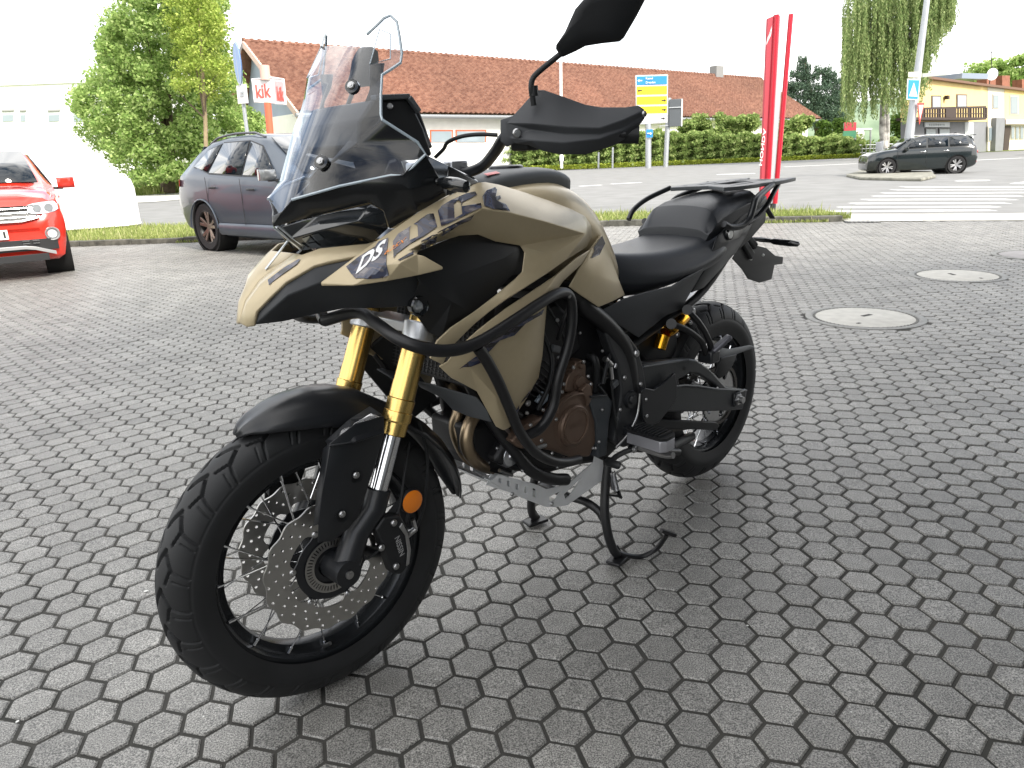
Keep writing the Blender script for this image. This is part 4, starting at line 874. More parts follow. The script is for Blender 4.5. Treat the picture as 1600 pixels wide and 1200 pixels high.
# mirrors
for sg in (1, -1):
    mm = (lambda p: p) if sg == 1 else mir
    mb = MB(); pts = [bk(834, 165, .325), bk(832, 150, .325), bk(830, 138, .325), bk(832, 124, .327), bk(842, 112, .335), bk(875, 85, .36), bk(890, 74, .37)]
    mb.tube([mm(p) for p in smooth_path(pts, 4)], .0055, 10); mb.tube([mm(bk(834, 150, .325)), mm(bk(833, 134, .325))], .009, 10); mi = obj('mirror_arm', mb, blk, bike)
    ol = [(872, 77), (887, 55), (895, 37), (905, 15), (920, -2), (945, -22), (985, -28), (1008, -20), (1008, 0), (995, 25), (975, 59), (968, 65), (940, 68), (915, 72), (900, 80), (880, 89)]
    ctr = bk(945, 22, .40)
    rings = []
    for sc_, dx_, dl in ((1, 0, 0), (1.0, -.006, 0), (.90, -.018, 0), (.60, -.030, 0), (.25, -.036, 0)):
        ring_ = []
        for (u, v) in ol:
            p = bk(u, v, .36+.085*(u-872)/136); p = ctr+(p-ctr)*sc_; ring_.append(mm(p+Vector((dx_, 0, 0))))
        rings.append(ring_)
    mb = MB(); mb.loft(rings); obj('mirror_head', mb, blk, mi, smooth=50)
# cables
mb = MB(); mb.tube(smooth_path([bk(680, 246, .12), bk(693, 233, .14), bk(700, 222, .16), bk(722, 213, .19), bk(750, 210, .22), bk(777, 211, .25)]), .004, 8)
obj('clutch_cable', mb, blk, bike); mb = MB(); mb.tube(smooth_path([bk(645, 160, -.02), bk(655, 183, -.02), bk(663, 205, -.02), bk(672, 230, .0)]), .005, 8); obj('throttle_cable', mb, blk, bike)
# --- frame, engine and everything low on the motorcycle
def tubes(name, paths, r, m, mirror=False, parent=None, n=10, k=5):
    out = []
    for sg in ((1, -1) if mirror else (1,)):
        for p in paths:
            mb = MB(); q = [p_ if sg == 1 else mir(p_) for p_ in p]; mb.tube(smooth_path(q, k), r, n)
            out.append(obj(name, mb, m, parent or bike, smooth=60))
    return out
def blockp(name, pts, l0, l1, m, bevel=.004, parent=None, mirror=False):
    """solid cut from a side outline: front face on the plane l0, back on l1"""
    P = [bk(u, v, l0) for u, v in pts]; mb = MB(); mb.prism(P, (0, l0-l1, 0)); o = obj(name, mb, m, parent or bike, bevel=bevel)
    if mirror: m2 = MB(); m2.v = [(x, -y, z) for x, y, z in mb.v]; m2.f = [tuple(reversed(f)) for f in mb.f]; obj(name, m2, m, parent or bike, bevel=bevel)
    return o
# crash bars
up_bar = [Vector((.085, -.0, .842)), bk(560, 488, .09), bk(590, 507, .15), bk(620, 528, .205), bk(650, 541, .235), bk(685, 548, .250), bk(720, 545, .255), bk(755, 531, .255), bk(800, 503, .25), bk(845, 473, .238), bk(873, 458, .225), bk(887, 460, .215), bk(893, 475, .212), bk(893, 510, .21), bk(886, 545, .205), bk(872, 590, .20), bk(864, 635, .195), bk(845, 668, .19), bk(820, 682, .188)]
lo_bar = [bk(746, 542, .252), bk(762, 566, .245), bk(780, 600, .235), bk(797, 640, .22), bk(812, 675, .205), bk(835, 705, .195), bk(862, 720, .19), bk(885, 722, .185), bk(904, 718, .17)]
tubes('crash_bar', [up_bar, lo_bar], .0128, frame_m, mirror=True, n=14)
tubes('crash_bar_brace', [[bk(893, 470, .205), bk(880, 505, .19), bk(872, 530, .16)]], .006, frame_m, mirror=True)
bolt(bk(889, 462, .225), LEFT, .006, .004)
# main frame spars
tubes('frame_spar', [[Vector((.34, -.06, .93)), bk(885, 452, .12), bk(915, 480, .135), bk(950, 510, .14), bk(975, 545, .135), bk(985, 600, .13), bk(980, 660, .12), bk(965, 690, .12)]], .024, frame_m, mirror=True, n=14)
tubes('subframe', [[bk(985, 540, .10), bk(1040, 500, .10), bk(1100, 452, .10), Vector((1.62, -.09, .90))], [bk(960, 520, .11), bk(1000, 500, .11), bk(1060, 460, .11)]], .013, frame_m, mirror=True)
tubes('down_tube', [[Vector((.33, -.05, .86)), bk(735, 600, .06), bk(770, 660, .09), bk(800, 700, .11), bk(830, 735, .125), bk(862, 748, .13), bk(885, 749, .13)]], .0165, frame_m, mirror=True, n=14)
pl = blockp('pivot_plate', [(945, 515), (962, 510), (982, 523), (996, 542), (1006, 575), (1011, 610), (1008, 655), (996, 692), (975, 700), (960, 690), (966, 655), (972, 610), (966, 570), (955, 545)], .150, .115, mat('cast_black', (.024, .025, .027), .45, bump=.15, bscale=400), mirror=True, bevel=.006)
bolt(bk(993, 552, .152), LEFT, .011, .008, steel, pl)
mb = MB(); mb.lathe([(0, -.012), (.012, -.012), (.014, -.006), (.024, -.006), (.026, .004)], c=bk(986, 624, .155), axis='Y', n=28); obj('pivot_cap', mb, blks, pl)
# radiator
mb = MB(); rc0 = Vector((.385, 0, .765)); RM = Matrix.Rotation(R(14), 3, 'Y')
mb.box(rc0, (.035, .33, .225), RM); rad = obj('radiator', mb, mat('radiator_core', (.012, .012, .013), .6), bike, bevel=.004)
mb = MB()
for k in range(22):
    y = -.155+.31*k/21; p = RM @ Vector((-.0195, y, 0)); a = RM @ Vector((-.0195, y, -.108)); b_ = RM @ Vector((-.0195, y+.0, .108)); mb.beam(rc0+a, rc0+b_, .0014, .003, (0, 1, 0))
for k in range(26):
    z = -.105+.21*k/25; a = RM @ Vector((-.0205, -.158, z)); b_ = RM @ Vector((-.0205, .158, z)); mb.beam(rc0+a, rc0+b_, .0012, .003, (1, 0, 0))
obj('radiator_guard', mb, mat('guard_wire', (.05, .05, .05), .5, metal=.4), rad)
g = {'a': (650, 597, .08), 'b': (676, 602, .10), 'c': (745, 622, .155), 'd': (760, 640, .158), 'e': (768, 660, .155), 'f': (735, 652, .12), 'g': (707, 641, .09), 'h': (690, 622, .08), 'i': (657, 606, .06)}
shell('radiator_skirt', g, ['a b h i', 'b c d f h', 'd e f', 'f g h'], greyp, .004, .002)
mb = MB(); mb.beam(bk(584, 553, -.17), bk(618, 597, -.15), .03, .012); mb.beam(bk(578, 540, -.18), bk(660, 640, -.14), .02, .10); obj('radiator_cover', mb, blk, bike, bevel=.003)
# engine masses
blockp('crankcase', [(790, 690), (812, 660), (850, 640), (870, 600), (930, 560), (962, 590), (978, 640), (968, 700), (945, 722), (905, 728), (860, 740), (810, 738), (772, 722)], .105, -.12, engm, bevel=.012)
blockp('cylinder_block', [(775, 640), (800, 600), (850, 560), (900, 540), (930, 560), (900, 620), (860, 680), (800, 700)], .085, -.11, engm, bevel=.01)
blockp('cylinder_head', [(745, 590), (800, 500), (870, 470), (900, 500), (910, 545), (850, 600), (790, 650)], .10, -.11, engm, bevel=.012)
blockp('airbox', [(860, 440), (930, 450), (1010, 500), (1000, 560), (950, 600), (900, 560), (850, 500)], .085, -.09, engm, bevel=.02)
blockp('engine_front', [(735, 668), (775, 655), (820, 700), (800, 745), (760, 738), (738, 715)], .075, -.09, engm, bevel=.012)
mb = MB(); mb.lathe([(0, -.165), (.032, -.165), (.034, -.160), (.034, -.10), (0, -.10)], c=Vector((.52, .06, .43)), axis='Y', n=28); obj('oil_filter', mb, blks, bike)
mb = MB(); q = bk(797, 712, .10); mb.lathe([(0, -.010), (.010, -.012), (.012, -.008), (.026, -.006), (.032, .002), (.032, .03)], c=q, axis='Y', n=28); obj('water_pump_cover', mb, silver, bike)
# bronze covers
def lth(c, prof, m, name, n=40, parent=None): mb = MB(); mb.lathe(prof, c=c, axis='Y', n=n); return obj(name, mb, m, parent or bike, smooth=30)
q = bk(898, 665, .150)
gcov = blockp('generator_cover', [(800, 690), (823, 664), (845, 652), (862, 655), (866, 640), (880, 622), (900, 612), (918, 612), (928, 626), (930, 650), (932, 690), (922, 714), (895, 716), (868, 706), (840, 700), (815, 702)], .142, .10, bronze, bevel=.006)
mb = MB(); mb.lathe([(0, -.0), (.052, -.0), (.056, .004), (.058, .012), (.070, .014), (.072, .030)], c=q+Vector((0, -.006, 0)), axis='Y', n=44); gc2 = obj('cover_dome', mb, bronze, gcov, smooth=30)
mb = MB(); mb.lathe([(.043, -.003), (.047, -.003), (.048, .002), (.042, .002)], c=q+Vector((0, -.006, 0)), axis='Y', n=44, closed=True); obj('cover_ring', mb, bronze, gcov, smooth=30)
text_on('lettering', 'VOGE', q+Vector((-.026, -.0075, -.004)), Vector((1, 0, .12)), Vector((0, 0, 1)), bronze, gcov, width=.052, height=.011, bold=.02, lift=.001)
mb = MB()
arc = [bk(u, v, .146) for u, v in ((871, 645), (876, 632), (887, 622), (901, 616), (914, 617), (917, 634))]
mb.tube(smooth_path(arc), .0035, 8); obj('cover_rib', mb, bronze, gcov)
c2 = blockp('sprocket_pump_cover', [(884, 612), (885, 598), (890, 585), (897, 580), (900, 566), (912, 562), (916, 572), (916, 590), (928, 598), (926, 620), (905, 616)], .130, .09, bronze, bevel=.004)
lth(bk(907, 598, .135), [(0, -.004), (.016, -.004), (.018, .002), (.022, .002), (.023, .02)], bronze, 'cover_boss', parent=c2)
lth(bk(909, 572, .134), [(0, -.004), (.006, -.004), (.009, .002), (.010, .02)], bronze, 'cover_boss', parent=c2)
mb = MB(); mb.prism([bk(u, v, .15) for u, v in ((910, 610), (919, 599), (923, 602), (927, 620), (920, 634), (913, 616))], (0, .02, 0)); obj('cover_fin', mb, bronze, c2, bevel=.003)
for (u, v) in ((895, 574), (911, 565), (918, 588), (922, 600), (868, 655), (877, 612), (880, 600), (933, 692), (930, 700), (845, 688), (828, 664), (862, 708), (880, 716)): bolt(bk(u, v, .140), LEFT, .0055, .005, steel, gcov, 8)
sc = blockp('sprocket_cover', [(920, 622), (950, 617), (958, 628), (952, 660), (948, 712), (935, 716), (932, 660)], .150, .11, mat('cover_grey', (.035, .04, .045), .42, bump=.1, bscale=500), bevel=.004)
mb = MB(); mb.beam(bk(922, 620, .152), bk(948, 618, .15), .008, .006); mb.beam(bk(948, 618, .15), bk(934, 601, .14), .008, .005); mb.beam(bk(934, 601, .14), bk(950, 588, .13), .008, .005); obj('cover_rim', mb, blks, sc, bevel=.001)
for (u, v) in ((825, 628), (822, 645), (804, 612), (871, 558), (847, 640)): bolt(bk(u, v, .13), LEFT, .0055, .006, steel, None, 8)
bolt(bk(824, 630, .13), LEFT, .008, .006, steel)
mb = MB(); mb.prism([bk(u, v, .115) for u, v in ((838, 628), (850, 612), (858, 616), (856, 626), (848, 634))], (0, .01, 0)); obj('connector', mb, mat('pale_blue_plastic', (.25, .3, .35), .4), bike, bevel=.002)
tubes('coolant_hose', [[bk(920, 556, .11), bk(929, 562, .13), bk(932, 585, .13), bk(929, 612, .12)], [bk(770, 655, .1), bk(785, 640, .11), bk(812, 650, .11)]], .011, blk)
tubes('wiring', [[bk(953, 580, .15), bk(956, 610, .152), bk(962, 660, .155), bk(965, 695, .15)], [bk(850, 470, .13), bk(878, 520, .14), bk(884, 560, .13)], [bk(800, 560, .12), bk(830, 600, .12), bk(850, 620, .12)]], .0035, blk)
mb = MB(); mb.tube([bk(954, 573, .153), bk(956, 592, .154)], .006, 8); obj('clutch_adjuster', mb, steel, bike)
# exhaust headers, link pipe and silencer on the right
tubes('exhaust_header', [[Vector((.45, .05, .60)), bk(717, 640, .0), bk(711, 664, .0), bk(717, 690, .01), bk(733, 716, .02), bk(760, 728, .02)], [Vector((.45, -.05, .60)), bk(745, 640, .075), bk(731, 670, .085), bk(730, 700, .085), bk(745, 722, .07), bk(768, 732, .05)]], .0165, header, n=16)
mb = MB(); mb.tube(smooth_path([Vector((.9, .10, .32)), Vector((1.15, .15, .36)), Vector((1.40, .19, .46))]), .03, 16); obj('link_pipe', mb, header, bike)
mb = MB(); mb.tube([Vector((1.36, .20, .44)), Vector((1.38, .20, .45)), Vector((1.76, .215, .62)), Vector((1.80, .215, .635))], [.045, .058, .058, .04], 28); obj('silencer', mb, alu, bike)
tubes('stay_tube', [[bk(1080, 682, .06), bk(1066, 689, .10), bk(1048, 698, .14)]], .016, blk, n=12)
# skid plate
SK = .125
g = {'f0': (707, 714, .02), 'f1': (716, 705, .05), 'f2': (735, 728, .10), 'f3': (766, 750, .12), 'a': (778, 741, SK), 'b': (806, 748, SK), 'c': (835, 756, SK), 'd': (853, 764, SK), 'e': (872, 760, SK), 'f': (887, 754, SK), 'g': (925, 723, SK), 'h': (927, 712, SK), 'i': (941, 718, SK), 'j': (942, 748, SK), 'k': (928, 756, SK)}
# side wall with slots : plate in its own plane
def skp(u, v): p = bk(u, v, SK); return (p.x, p.z)
outer = [skp(*p) for p in ((749, 741), (766, 751), (778, 741), (806, 748), (835, 756), (853, 764), (872, 760), (888, 754), (926, 722), (928, 713), (941, 719), (943, 748), (930, 757), (905, 775), (885, 789), (864, 792), (850, 791), (818, 779), (782, 761))]
def slotpx(u, v, w_, h_): return [skp(u-w_, v-h_), skp(u+w_, v-h_+2), skp(u+w_, v+h_+1), skp(u-w_, v+h_-1)]
holes = [slotpx(780, 749.5, 2.2, 4), slotpx(793, 754.5, 2.2, 5), slotpx(806.5, 759.5, 2.2, 5), slotpx(820, 764, 2.2, 6), slotpx(833.5, 769, 2.4, 7), [skp(857, 776), skp(874, 767), skp(866, 781), skp(857, 783)], [skp(880, 772), skp(908, 745), skp(889, 774), skp(882, 780)]]
for sg in (1, -1):
    mb = MB(); mb.plate(outer, holes, lambda a, b_, h, sg=sg: Vector((a, -sg*(SK+h), b_)), .003); sk = obj('skid_plate_side', mb, alu, bike, smooth=20)
mb = MB()
b_pts = [bk(707, 713, .03), bk(752, 743, .10), bk(782, 761, SK), bk(818, 779, SK), bk(850, 791, SK), bk(864, 792, SK), bk(885, 789, SK)]
L_ = [Vector((p.x, -SK-.001, p.z)) for p in b_pts]; L_[0] = Vector((.425, -.10, .392)); L_[1] = Vector((L_[1].x-.01, -.12, L_[1].z))
mb.loft([[p, Vector((p.x, -p.y, p.z)), Vector((p.x+.002, -p.y, p.z+.003)), Vector((p.x+.002, p.y, p.z+.003))] for p in L_]); obj('skid_plate_bottom', mb, alu, bike, bevel=.001)
for sg in (1, -1): mb = MB(); mb.beam((.425, -.10*sg, .392), (.52, -.124*sg, .335), .003, .03); obj('skid_plate_lip', mb, alu, bike)
bolt(bk(862, 787, SK+.003), LEFT, .006, .004); bolt(bk(800, 772, SK+.003), LEFT, .006, .004)
# centre stand
def lg(sg, path, r, name):
    mb = MB(); mb.tube([p if sg == 1 else mir(p) for p in smooth_path(path)], r, 12); return obj(name, mb, frame_m, bike)
legp = [bk(950, 715, .13), bk(946, 760, .135), bk(945, 800, .145), bk(950, 835, .158), bk(958, 858, .168), bk(964, 866, .17)]
for sg in (1, -1):
    lg(sg, legp, .0135, 'stand_leg')
    foot = bk(966, 869, .172); foot = foot if sg == 1 else mir(foot); foot.z = .008
    mb = MB(); mb.box(foot+Vector((0, 0, .004)), (.075, .045, .010), .2*sg); mb.prism([foot+Vector((-.02, 0, .008)), foot+Vector((.025, 0, .008)), foot+Vector((0, 0, .05))], (0, .006, 0)); obj('stand_foot', mb, frame_m, bike, bevel=.003)
cbar = [bk(944, 812, .14), bk(935, 798, .12), bk(915, 784, .08), bk(890, 776, .02)]; cbar += [mir(p) for p in reversed(cbar[:-1])]
mb = MB(); mb.tube(smooth_path(cbar), .0125, 10); obj('stand_crossbar', mb, frame_m, bike)
mb = MB(); mb.tube(smooth_path([bk(962, 862, .17), bk(980, 868, .185), bk(1003, 869, .205), bk(1025, 858, .235), bk(1038, 842, .27), bk(1042, 834, .285)]), .0075, 8); pt = mb; pt.beam(bk(1033, 829, .28), bk(1055, 836, .30), .014, .010); obj('stand_pedal', pt, frame_m, bike)
mb = MB(); mb.beam(bk(948, 772, .145), bk(968, 775, .15), .016, .006); mb.beam(bk(966, 768, .15), bk(970, 778, .15), .01, .006); obj('spring_hook', mb, frame_m, bike)
def coil(a, b_, r, turns, wire, name, m, n=8):
    a = Vector(a); b_ = Vector(b_); d = (b_-a).normalized(); x = d.cross(Vector((0, 1, 0))).normalized(); y = d.cross(x); P = []
    for i in range(turns*n+1):
        t = i/(turns*n); an = 2*math.pi*i/n; P.append(a+(b_-a)*t+(x*math.cos(an)+y*math.sin(an))*r)
    mb = MB(); mb.tube(P, wire, 6); return obj(name, mb, m, bike)
coil(bk(957, 738, .15), bk(963, 766, .152), .008, 14, .0016, 'stand_spring', steel)
coil(bk(953, 738, .14), bk(958, 764, .142), .007, 14, .0015, 'stand_spring', steel)
# side stand folded, gear lever, foot pegs
tubes('side_stand', [[bk(985, 700, .17), bk(1010, 700, .18), bk(1030, 705, .185), bk(1060, 706, .18)]], .011, frame_m)
tubes('gear_lever', [[bk(1003, 703, .17), bk(985, 703, .185), bk(965, 712, .195), bk(953, 722, .20)]], .008, frame_m)
mb = MB(); mb.tube([bk(948, 721, .185), bk(951, 723, .20), bk(966, 727, .235), bk(969, 728, .24)], [.008, .011, .011, .008], 12); obj('lever_rubber', mb, blk, bike)
tubes('gear_rod', [[bk(962, 700, .16), bk(980, 680, .165), bk(995, 650, .165), bk(1000, 615, .165)]], .004, steel)
bolt(bk(990, 702, .19), LEFT, .011, .006)
for sg in (1, -1):
    mm = (lambda p: p) if sg == 1 else mir
    pc = [bk(1007, 689, .185), bk(1030, 684, .185), bk(1055, 690, .30), bk(1012, 702, .30)]
    q0 = Vector((.905, -.175, .388)); mb = MB()
    P = [mm(Vector(p)) for p in ((.880, -.175, .370), (.948, -.175, .370), (.948, -.288, .370), (.932, -.300, .370), (.895, -.300, .370), (.880, -.288, .370))]
    mb.prism(P, (0, 0, .033)); pg = obj('foot_peg', mb, mat('peg_cast', (.42, .42, .45), .4, metal=.7), bike, bevel=.002)
    mb = MB(); mb.prism([mm(Vector((p.x*1, p.y*sg, 0)))+Vector((0, 0, .403)) for p in [Vector((q[0], q[1]*sg, 0)) for q in [(a.x, a.y) for a in P]]] if False else [p+Vector((0, 0, .033)) for p in P], (0, 0, .008)); pr = obj('peg_rubber', mb, blk, pg)
    for k in range(9):
        y = -.185-.012*k; mb = MB(); a = mm(Vector((.886, y, .4135))); b_ = mm(Vector((.944, y, .4135))); mb.beam(a, b_, .006, .008); obj('rubber_rib', mb, blk, pg)
    mb = MB(); mb.tube([mm(p) for p in smooth_path([Vector((.915, -.185, .352)), Vector((.92, -.27, .348)), Vector((.92, -.305, .356))])], .009, 10); obj('peg_feeler', mb, steel, pg)
    mb = MB(); mb.beam(mm(Vector((.915, -.125, .395))), mm(Vector((.915, -.18, .392))), .04, .03, (0, 0, 1)); obj('peg_mount', mb, blks, bike, bevel=.004)
hp = blockp('heel_plate', [(1003, 612), (1008, 606), (1022, 609), (1033, 602), (1045, 592), (1055, 583), (1058, 600), (1058, 622), (1046, 640), (1030, 660), (1012, 668), (1004, 650)], .172, .162, blks, bevel=.002, mirror=True)
bolt(bk(1009, 624, .173), LEFT, .005, .004, steel, hp); bolt(bk(1010, 650, .173), LEFT, .006, .004, steel, hp)
# swingarm
def arm_poly(pts, l0, l1, name, bevel=.004): return blockp(name, pts, l0, l1, mat('swingarm_black', (.024, .026, .028), .42, bump=.08, bscale=500), bevel=bevel)
sa = []
outer = [bk(u, v, .145) for u, v in ((1003, 568), (1040, 564), (1076, 561), (1088, 562), (1108, 576), (1127, 597), (1134, 604), (1167, 609), (1166, 618), (1160, 640), (1138, 642), (1095, 643), (1045, 644), (1008, 640), (1001, 610))]
hole = [bk(u, v, .145) for u, v in ((1060, 593), (1078, 583), (1090, 584), (1116, 600), (1122, 607), (1090, 603), (1062, 603))]
for sg in (1, -1):
    mb = MB(); mb.plate([(p.x, p.z) for p in outer], [[(p.x, p.z) for p in hole]], lambda a, b_, h, sg=sg: Vector((a, -sg*(.112+h), b_)), .035); s_ = obj('swingarm', mb, mat('swingarm_black', (.024, .026, .028), .42, bump=.08, bscale=500), bike, bevel=.006)
    mb = MB(); c_ = Vector((1.522, -sg*.15, .331)); mb.tube([c_+Vector((0, 0, 0)), c_+Vector((0, -sg*.012, 0))], [.022, .020], 6); mb.tube([c_+Vector((0, -sg*.012, 0)), c_+Vector((0, -sg*.026, 0))], [.013, .012], 14); obj('axle_nut', mb, steel, s_)
    mb = MB(); mb.box(c_+Vector((.015, 0, 0)), (.075, .012, .05)); obj('chain_adjuster', mb, blks, s_, bevel=.005)
mb = MB(); mb.beam((.95, 0, .42), (.95, .001, .42), .1, .1); mb.box((1.0, 0, .42), (.09, .24, .09)); obj('swingarm_bridge', mb, blk, bike, bevel=.01)
ridge = [bk(u, v, .150) for u, v in ((1045, 605), (1070, 602), (1090, 603), (1120, 608), (1166, 610))]
mb = MB(); mb.tube(ridge, .004, 6); obj('swingarm_edge', mb, greyp, s_)
ridge = [bk(u, v, .149) for u, v in ((1005, 573), (1040, 568), (1076, 562), (1040, 580))]
mb = MB(); mb.tube(ridge[:3], .003, 6); obj('swingarm_edge', mb, greyp, s_)
# chain: two runs and the wrap round the sprocket
chm = mat('chain_steel', (.07, .065, .06), .45, metal=.8)
proto = MB(); proto.box((0, -.006, 0), (.0155, .0018, .012)); proto.box((0, .006, 0), (.0155, .0018, .012)); proto.tube([(-.0045, -.0065, 0), (-.0045, .0065, 0)], .004, 8)
cho = obj('chain_link', proto, chm, None); chmesh = cho.data; bpy.data.objects.remove(cho, do_unlink=True)
yc = -.082
runs = []
A0 = Vector((.80, yc, .455)); A1 = Vector((1.522, yc, .331+.102)); B0 = Vector((.80, yc, .365)); B1 = Vector((1.522, yc, .331-.102))
ch = link(bpy.data.objects.new('drive_chain', None), bike)
def add_link(p, ang): o = link(bpy.data.objects.new('chain_link', chmesh), ch); o.location = p; o.rotation_euler = (0, -ang, 0)
def run(a, b_):
    L = (b_-a).length; n = int(L/.0159); an = math.atan2(b_.z-a.z, b_.x-a.x)
    for k in range(n): add_link(a+(b_-a)*((k+.5)/n), an)
run(A0, A1); run(B0, B1)
for k in range(20):
    a = math.pi/2-math.pi*(k+.5)/20; add_link(Vector((1.522+.102*math.cos(a), yc, .331+.102*math.sin(a))), a-math.pi/2)
mb = MB(); mb.prism([bk(u, v, .10) for u, v in ((1015, 660), (1020, 655), (1120, 660), (1125, 665), (1120, 672), (1018, 670))], (0, .02, 0)); obj('chain_guide', mb, blk, bike, bevel=.003)
# hugger / chain guard blades
g = {'a': (1112, 556, .13), 'b': (1126, 543, .13), 'c': (1140, 545, .125), 'd': (1172, 539, .12), 'e': (1179, 541, .118), 'f': (1178, 544, .12), 'g': (1152, 553, .132), 'h': (1128, 560, .138)}
shell('chain_guard', g, ['a b h', 'b c g h', 'c d e f g'], greyp, .005, .003)
g = {'a': (1118, 584, .14), 'b': (1127, 559, .14), 'c': (1152, 553, .135), 'd': (1146, 570, .138), 'e': (1137, 584, .14), 'f': (1125, 592, .14)}
shell('guard_blade', g, ['a b c d e f'], blk, .008, .003, mirror=False)
tubes('peg_hanger', [[bk(1049, 506, .150), bk(1068, 513, .165), bk(1083, 522, .175), bk(1096, 534, .18), bk(1102, 550, .18), bk(1108, 562, .17)], [bk(1074, 484, .150), bk(1082, 493, .16), bk(1091, 503, .17), bk(1102, 520, .18), bk(1110, 540, .185), bk(1110, 560, .175)]], .0095, frame_m, mirror=True, n=12)
for (u, v) in ((1049, 506), (1074, 484)):
    mb = MB(); mb.tube([bk(u, v, .165), bk(u, v, .12)], .0155, 16); obj('hanger_boss', mb, frame_m, bike)
bolt(bk(1082, 487, .135), LEFT, .012, .006, steel); bolt(bk(1078, 504, .135), LEFT, .007, .006, steel); bolt(bk(1058, 523, .135), LEFT, .008, .006, steel)
mb = MB(); mb.beam(bk(1112, 550, .19), bk(1141, 525, .22), .028, .016); pp = obj('passenger_peg', mb, mat('peg_grey', (.10, .10, .115), .4, metal=.4), bike, bevel=.006)
mb = MB(); mb.box(bk(1108, 556, .18), (.05, .05, .04)); obj('peg_block', mb, blks, bike, bevel=.006)
# shock
mb = MB(); mb.tube([bk(1040, 520, .10), bk(1045, 515, .10), bk(1068, 495, .10), bk(1071, 492, .10)], [.018, .023, .023, .017], 24); obj('shock_reservoir', mb, gold2, bike)
coil(Vector((1.02, 0, .76)), Vector((1.07, 0, .52)), .042, 8, .006, 'shock_spring', mat('spring_black', (.02, .02, .02), .35)); mb = MB(); mb.tube([(1.01, 0, .80), (1.08, 0, .47)], .02, 14); obj('shock_body', mb, gold2, bike)
mb = MB(); mb.tube([bk(1030, 545, .09), bk(1036, 524, .09)], [.02, .021], 16); obj('adjuster', mb, gold2, bike)
# inner mudguard over the rear wheel
secs = []
for a in range(172, 60, -8):
    r_ = .342; ar = R(a); secs.append([Vector((1.522+(r_-.02*abs(t)**3)*math.cos(ar), t*.085, .331+(r_-.02*abs(t)**3)*math.sin(ar))) for t in np.linspace(-1, 1, 9)])
mb = MB(); mb.loft(secs[:8], cap=False, closed=False); obj('hugger', mb, blk, bike, solid=.004, smooth=60)
mb = MB(); mb.prism([bk(u, v, .07) for u, v in ((985, 545), (1035, 505), (1060, 490), (1060, 560), (1010, 570))], (0, .14, 0)); obj('inner_guard', mb, blk, bike, bevel=.012)

# small things round the engine: cooling fins, clips, connectors
gd = random.Random(4)
for k in range(7):
    a = bk(806+k*6, 600-k*7, .098); b_ = bk(846+k*5, 628-k*7, .098); mb = MB(); mb.beam(a, b_, .012, .003); obj('cooling_fin', mb, mat('fin_grey', (.05, .05, .052), .4, metal=.5), bike)
for (u, v, l) in ((792, 690, .10), (803, 676, .10), (815, 735, .12), (838, 742, .12), (776, 700, .09), (850, 690, .13), (870, 730, .12), (935, 690, .152), (940, 640, .152), (926, 700, .152), (968, 640, .155), (975, 590, .152), (870, 500, .14), (905, 520, .13), (940, 548, .14), (1000, 600, .15), (1075, 590, .13), (1092, 588, .13), (1103, 566, .15), (1120, 606, .15), (748, 712, .06), (762, 722, .07)):
    bolt(bk(u, v, l), LEFT, gd.choice((.0045, .0055, .007)), .005, steel, None, 8)
for (p, q, r_, l) in (((788, 668), (800, 680), .006, .11), ((838, 700), (852, 695), .007, .14), ((780, 735), (800, 742), .005, .10), ((945, 560), (955, 570), .008, .14), ((966, 560), (960, 575), .006, .14)):
    mb = MB(); mb.tube([bk(*p, l), bk(*q, l)], r_, 10); obj('hose_clip', mb, steel, bike)
for (u, v, l, m_) in ((960, 600, .14, greyp), (835, 575, .12, blks), (868, 545, .13, greyp), (1066, 575, .14, blks), (812, 712, .11, silver)):
    mb = MB(); mb.box(bk(u, v, l), (.026, .014, .018), Matrix.Rotation(gd.uniform(-.6, .6), 3, 'Y')); obj('connector', mb, m_, bike, bevel=.003)
tubes('fuel_hose', [[bk(848, 520, .11), bk(862, 560, .13), bk(858, 600, .14), bk(840, 640, .13)], [bk(960, 530, .12), bk(948, 570, .145), bk(942, 600, .15)]], .006, blk)
# ------------------------------------------------------------------ cars
def bool_cut(mb, cutters):
    o = obj('tmp', mb, None); 
    c = MB()
    for q in cutters: c.add(q.v, q.f)
    co = obj('tmpc', c, None); m_ = o.modifiers.new('b', 'BOOLEAN'); m_.operation = 'DIFFERENCE'; m_.object = co; m_.solver = 'EXACT'
    dg = bpy.context.evaluated_depsgraph_get(); me = bpy.data.meshes.new_from_object(o.evaluated_get(dg))
    bpy.data.objects.remove(o, do_unlink=True); bpy.data.objects.remove(co, do_unlink=True); return me
glassm = mat('car_glass', (.006, .010, .014), .02, coat=.25, spec=.6)
carblk = mat('car_trim_black', (.02, .02, .021), .45)
arch_m = mat('arch_liner', (.008, .008, .008), .9)
tyre_c = mat('car_tyre', (.017, .017, .018), .75)
chromec = mat('car_chrome', (.7, .7, .7), .15, metal=1)
def lerp_tab(tab, x, k):
    xs = [t[0] for t in tab]
    for a, b_ in zip(tab[:-1], tab[1:]):
        if a[0] >= x >= b_[0]: t = (a[0]-x)/(a[0]-b_[0]+1e-9); return a[k]*(1-t)+b_[k]*t
    return tab[0][k] if x > xs[0] else tab[-1][k]
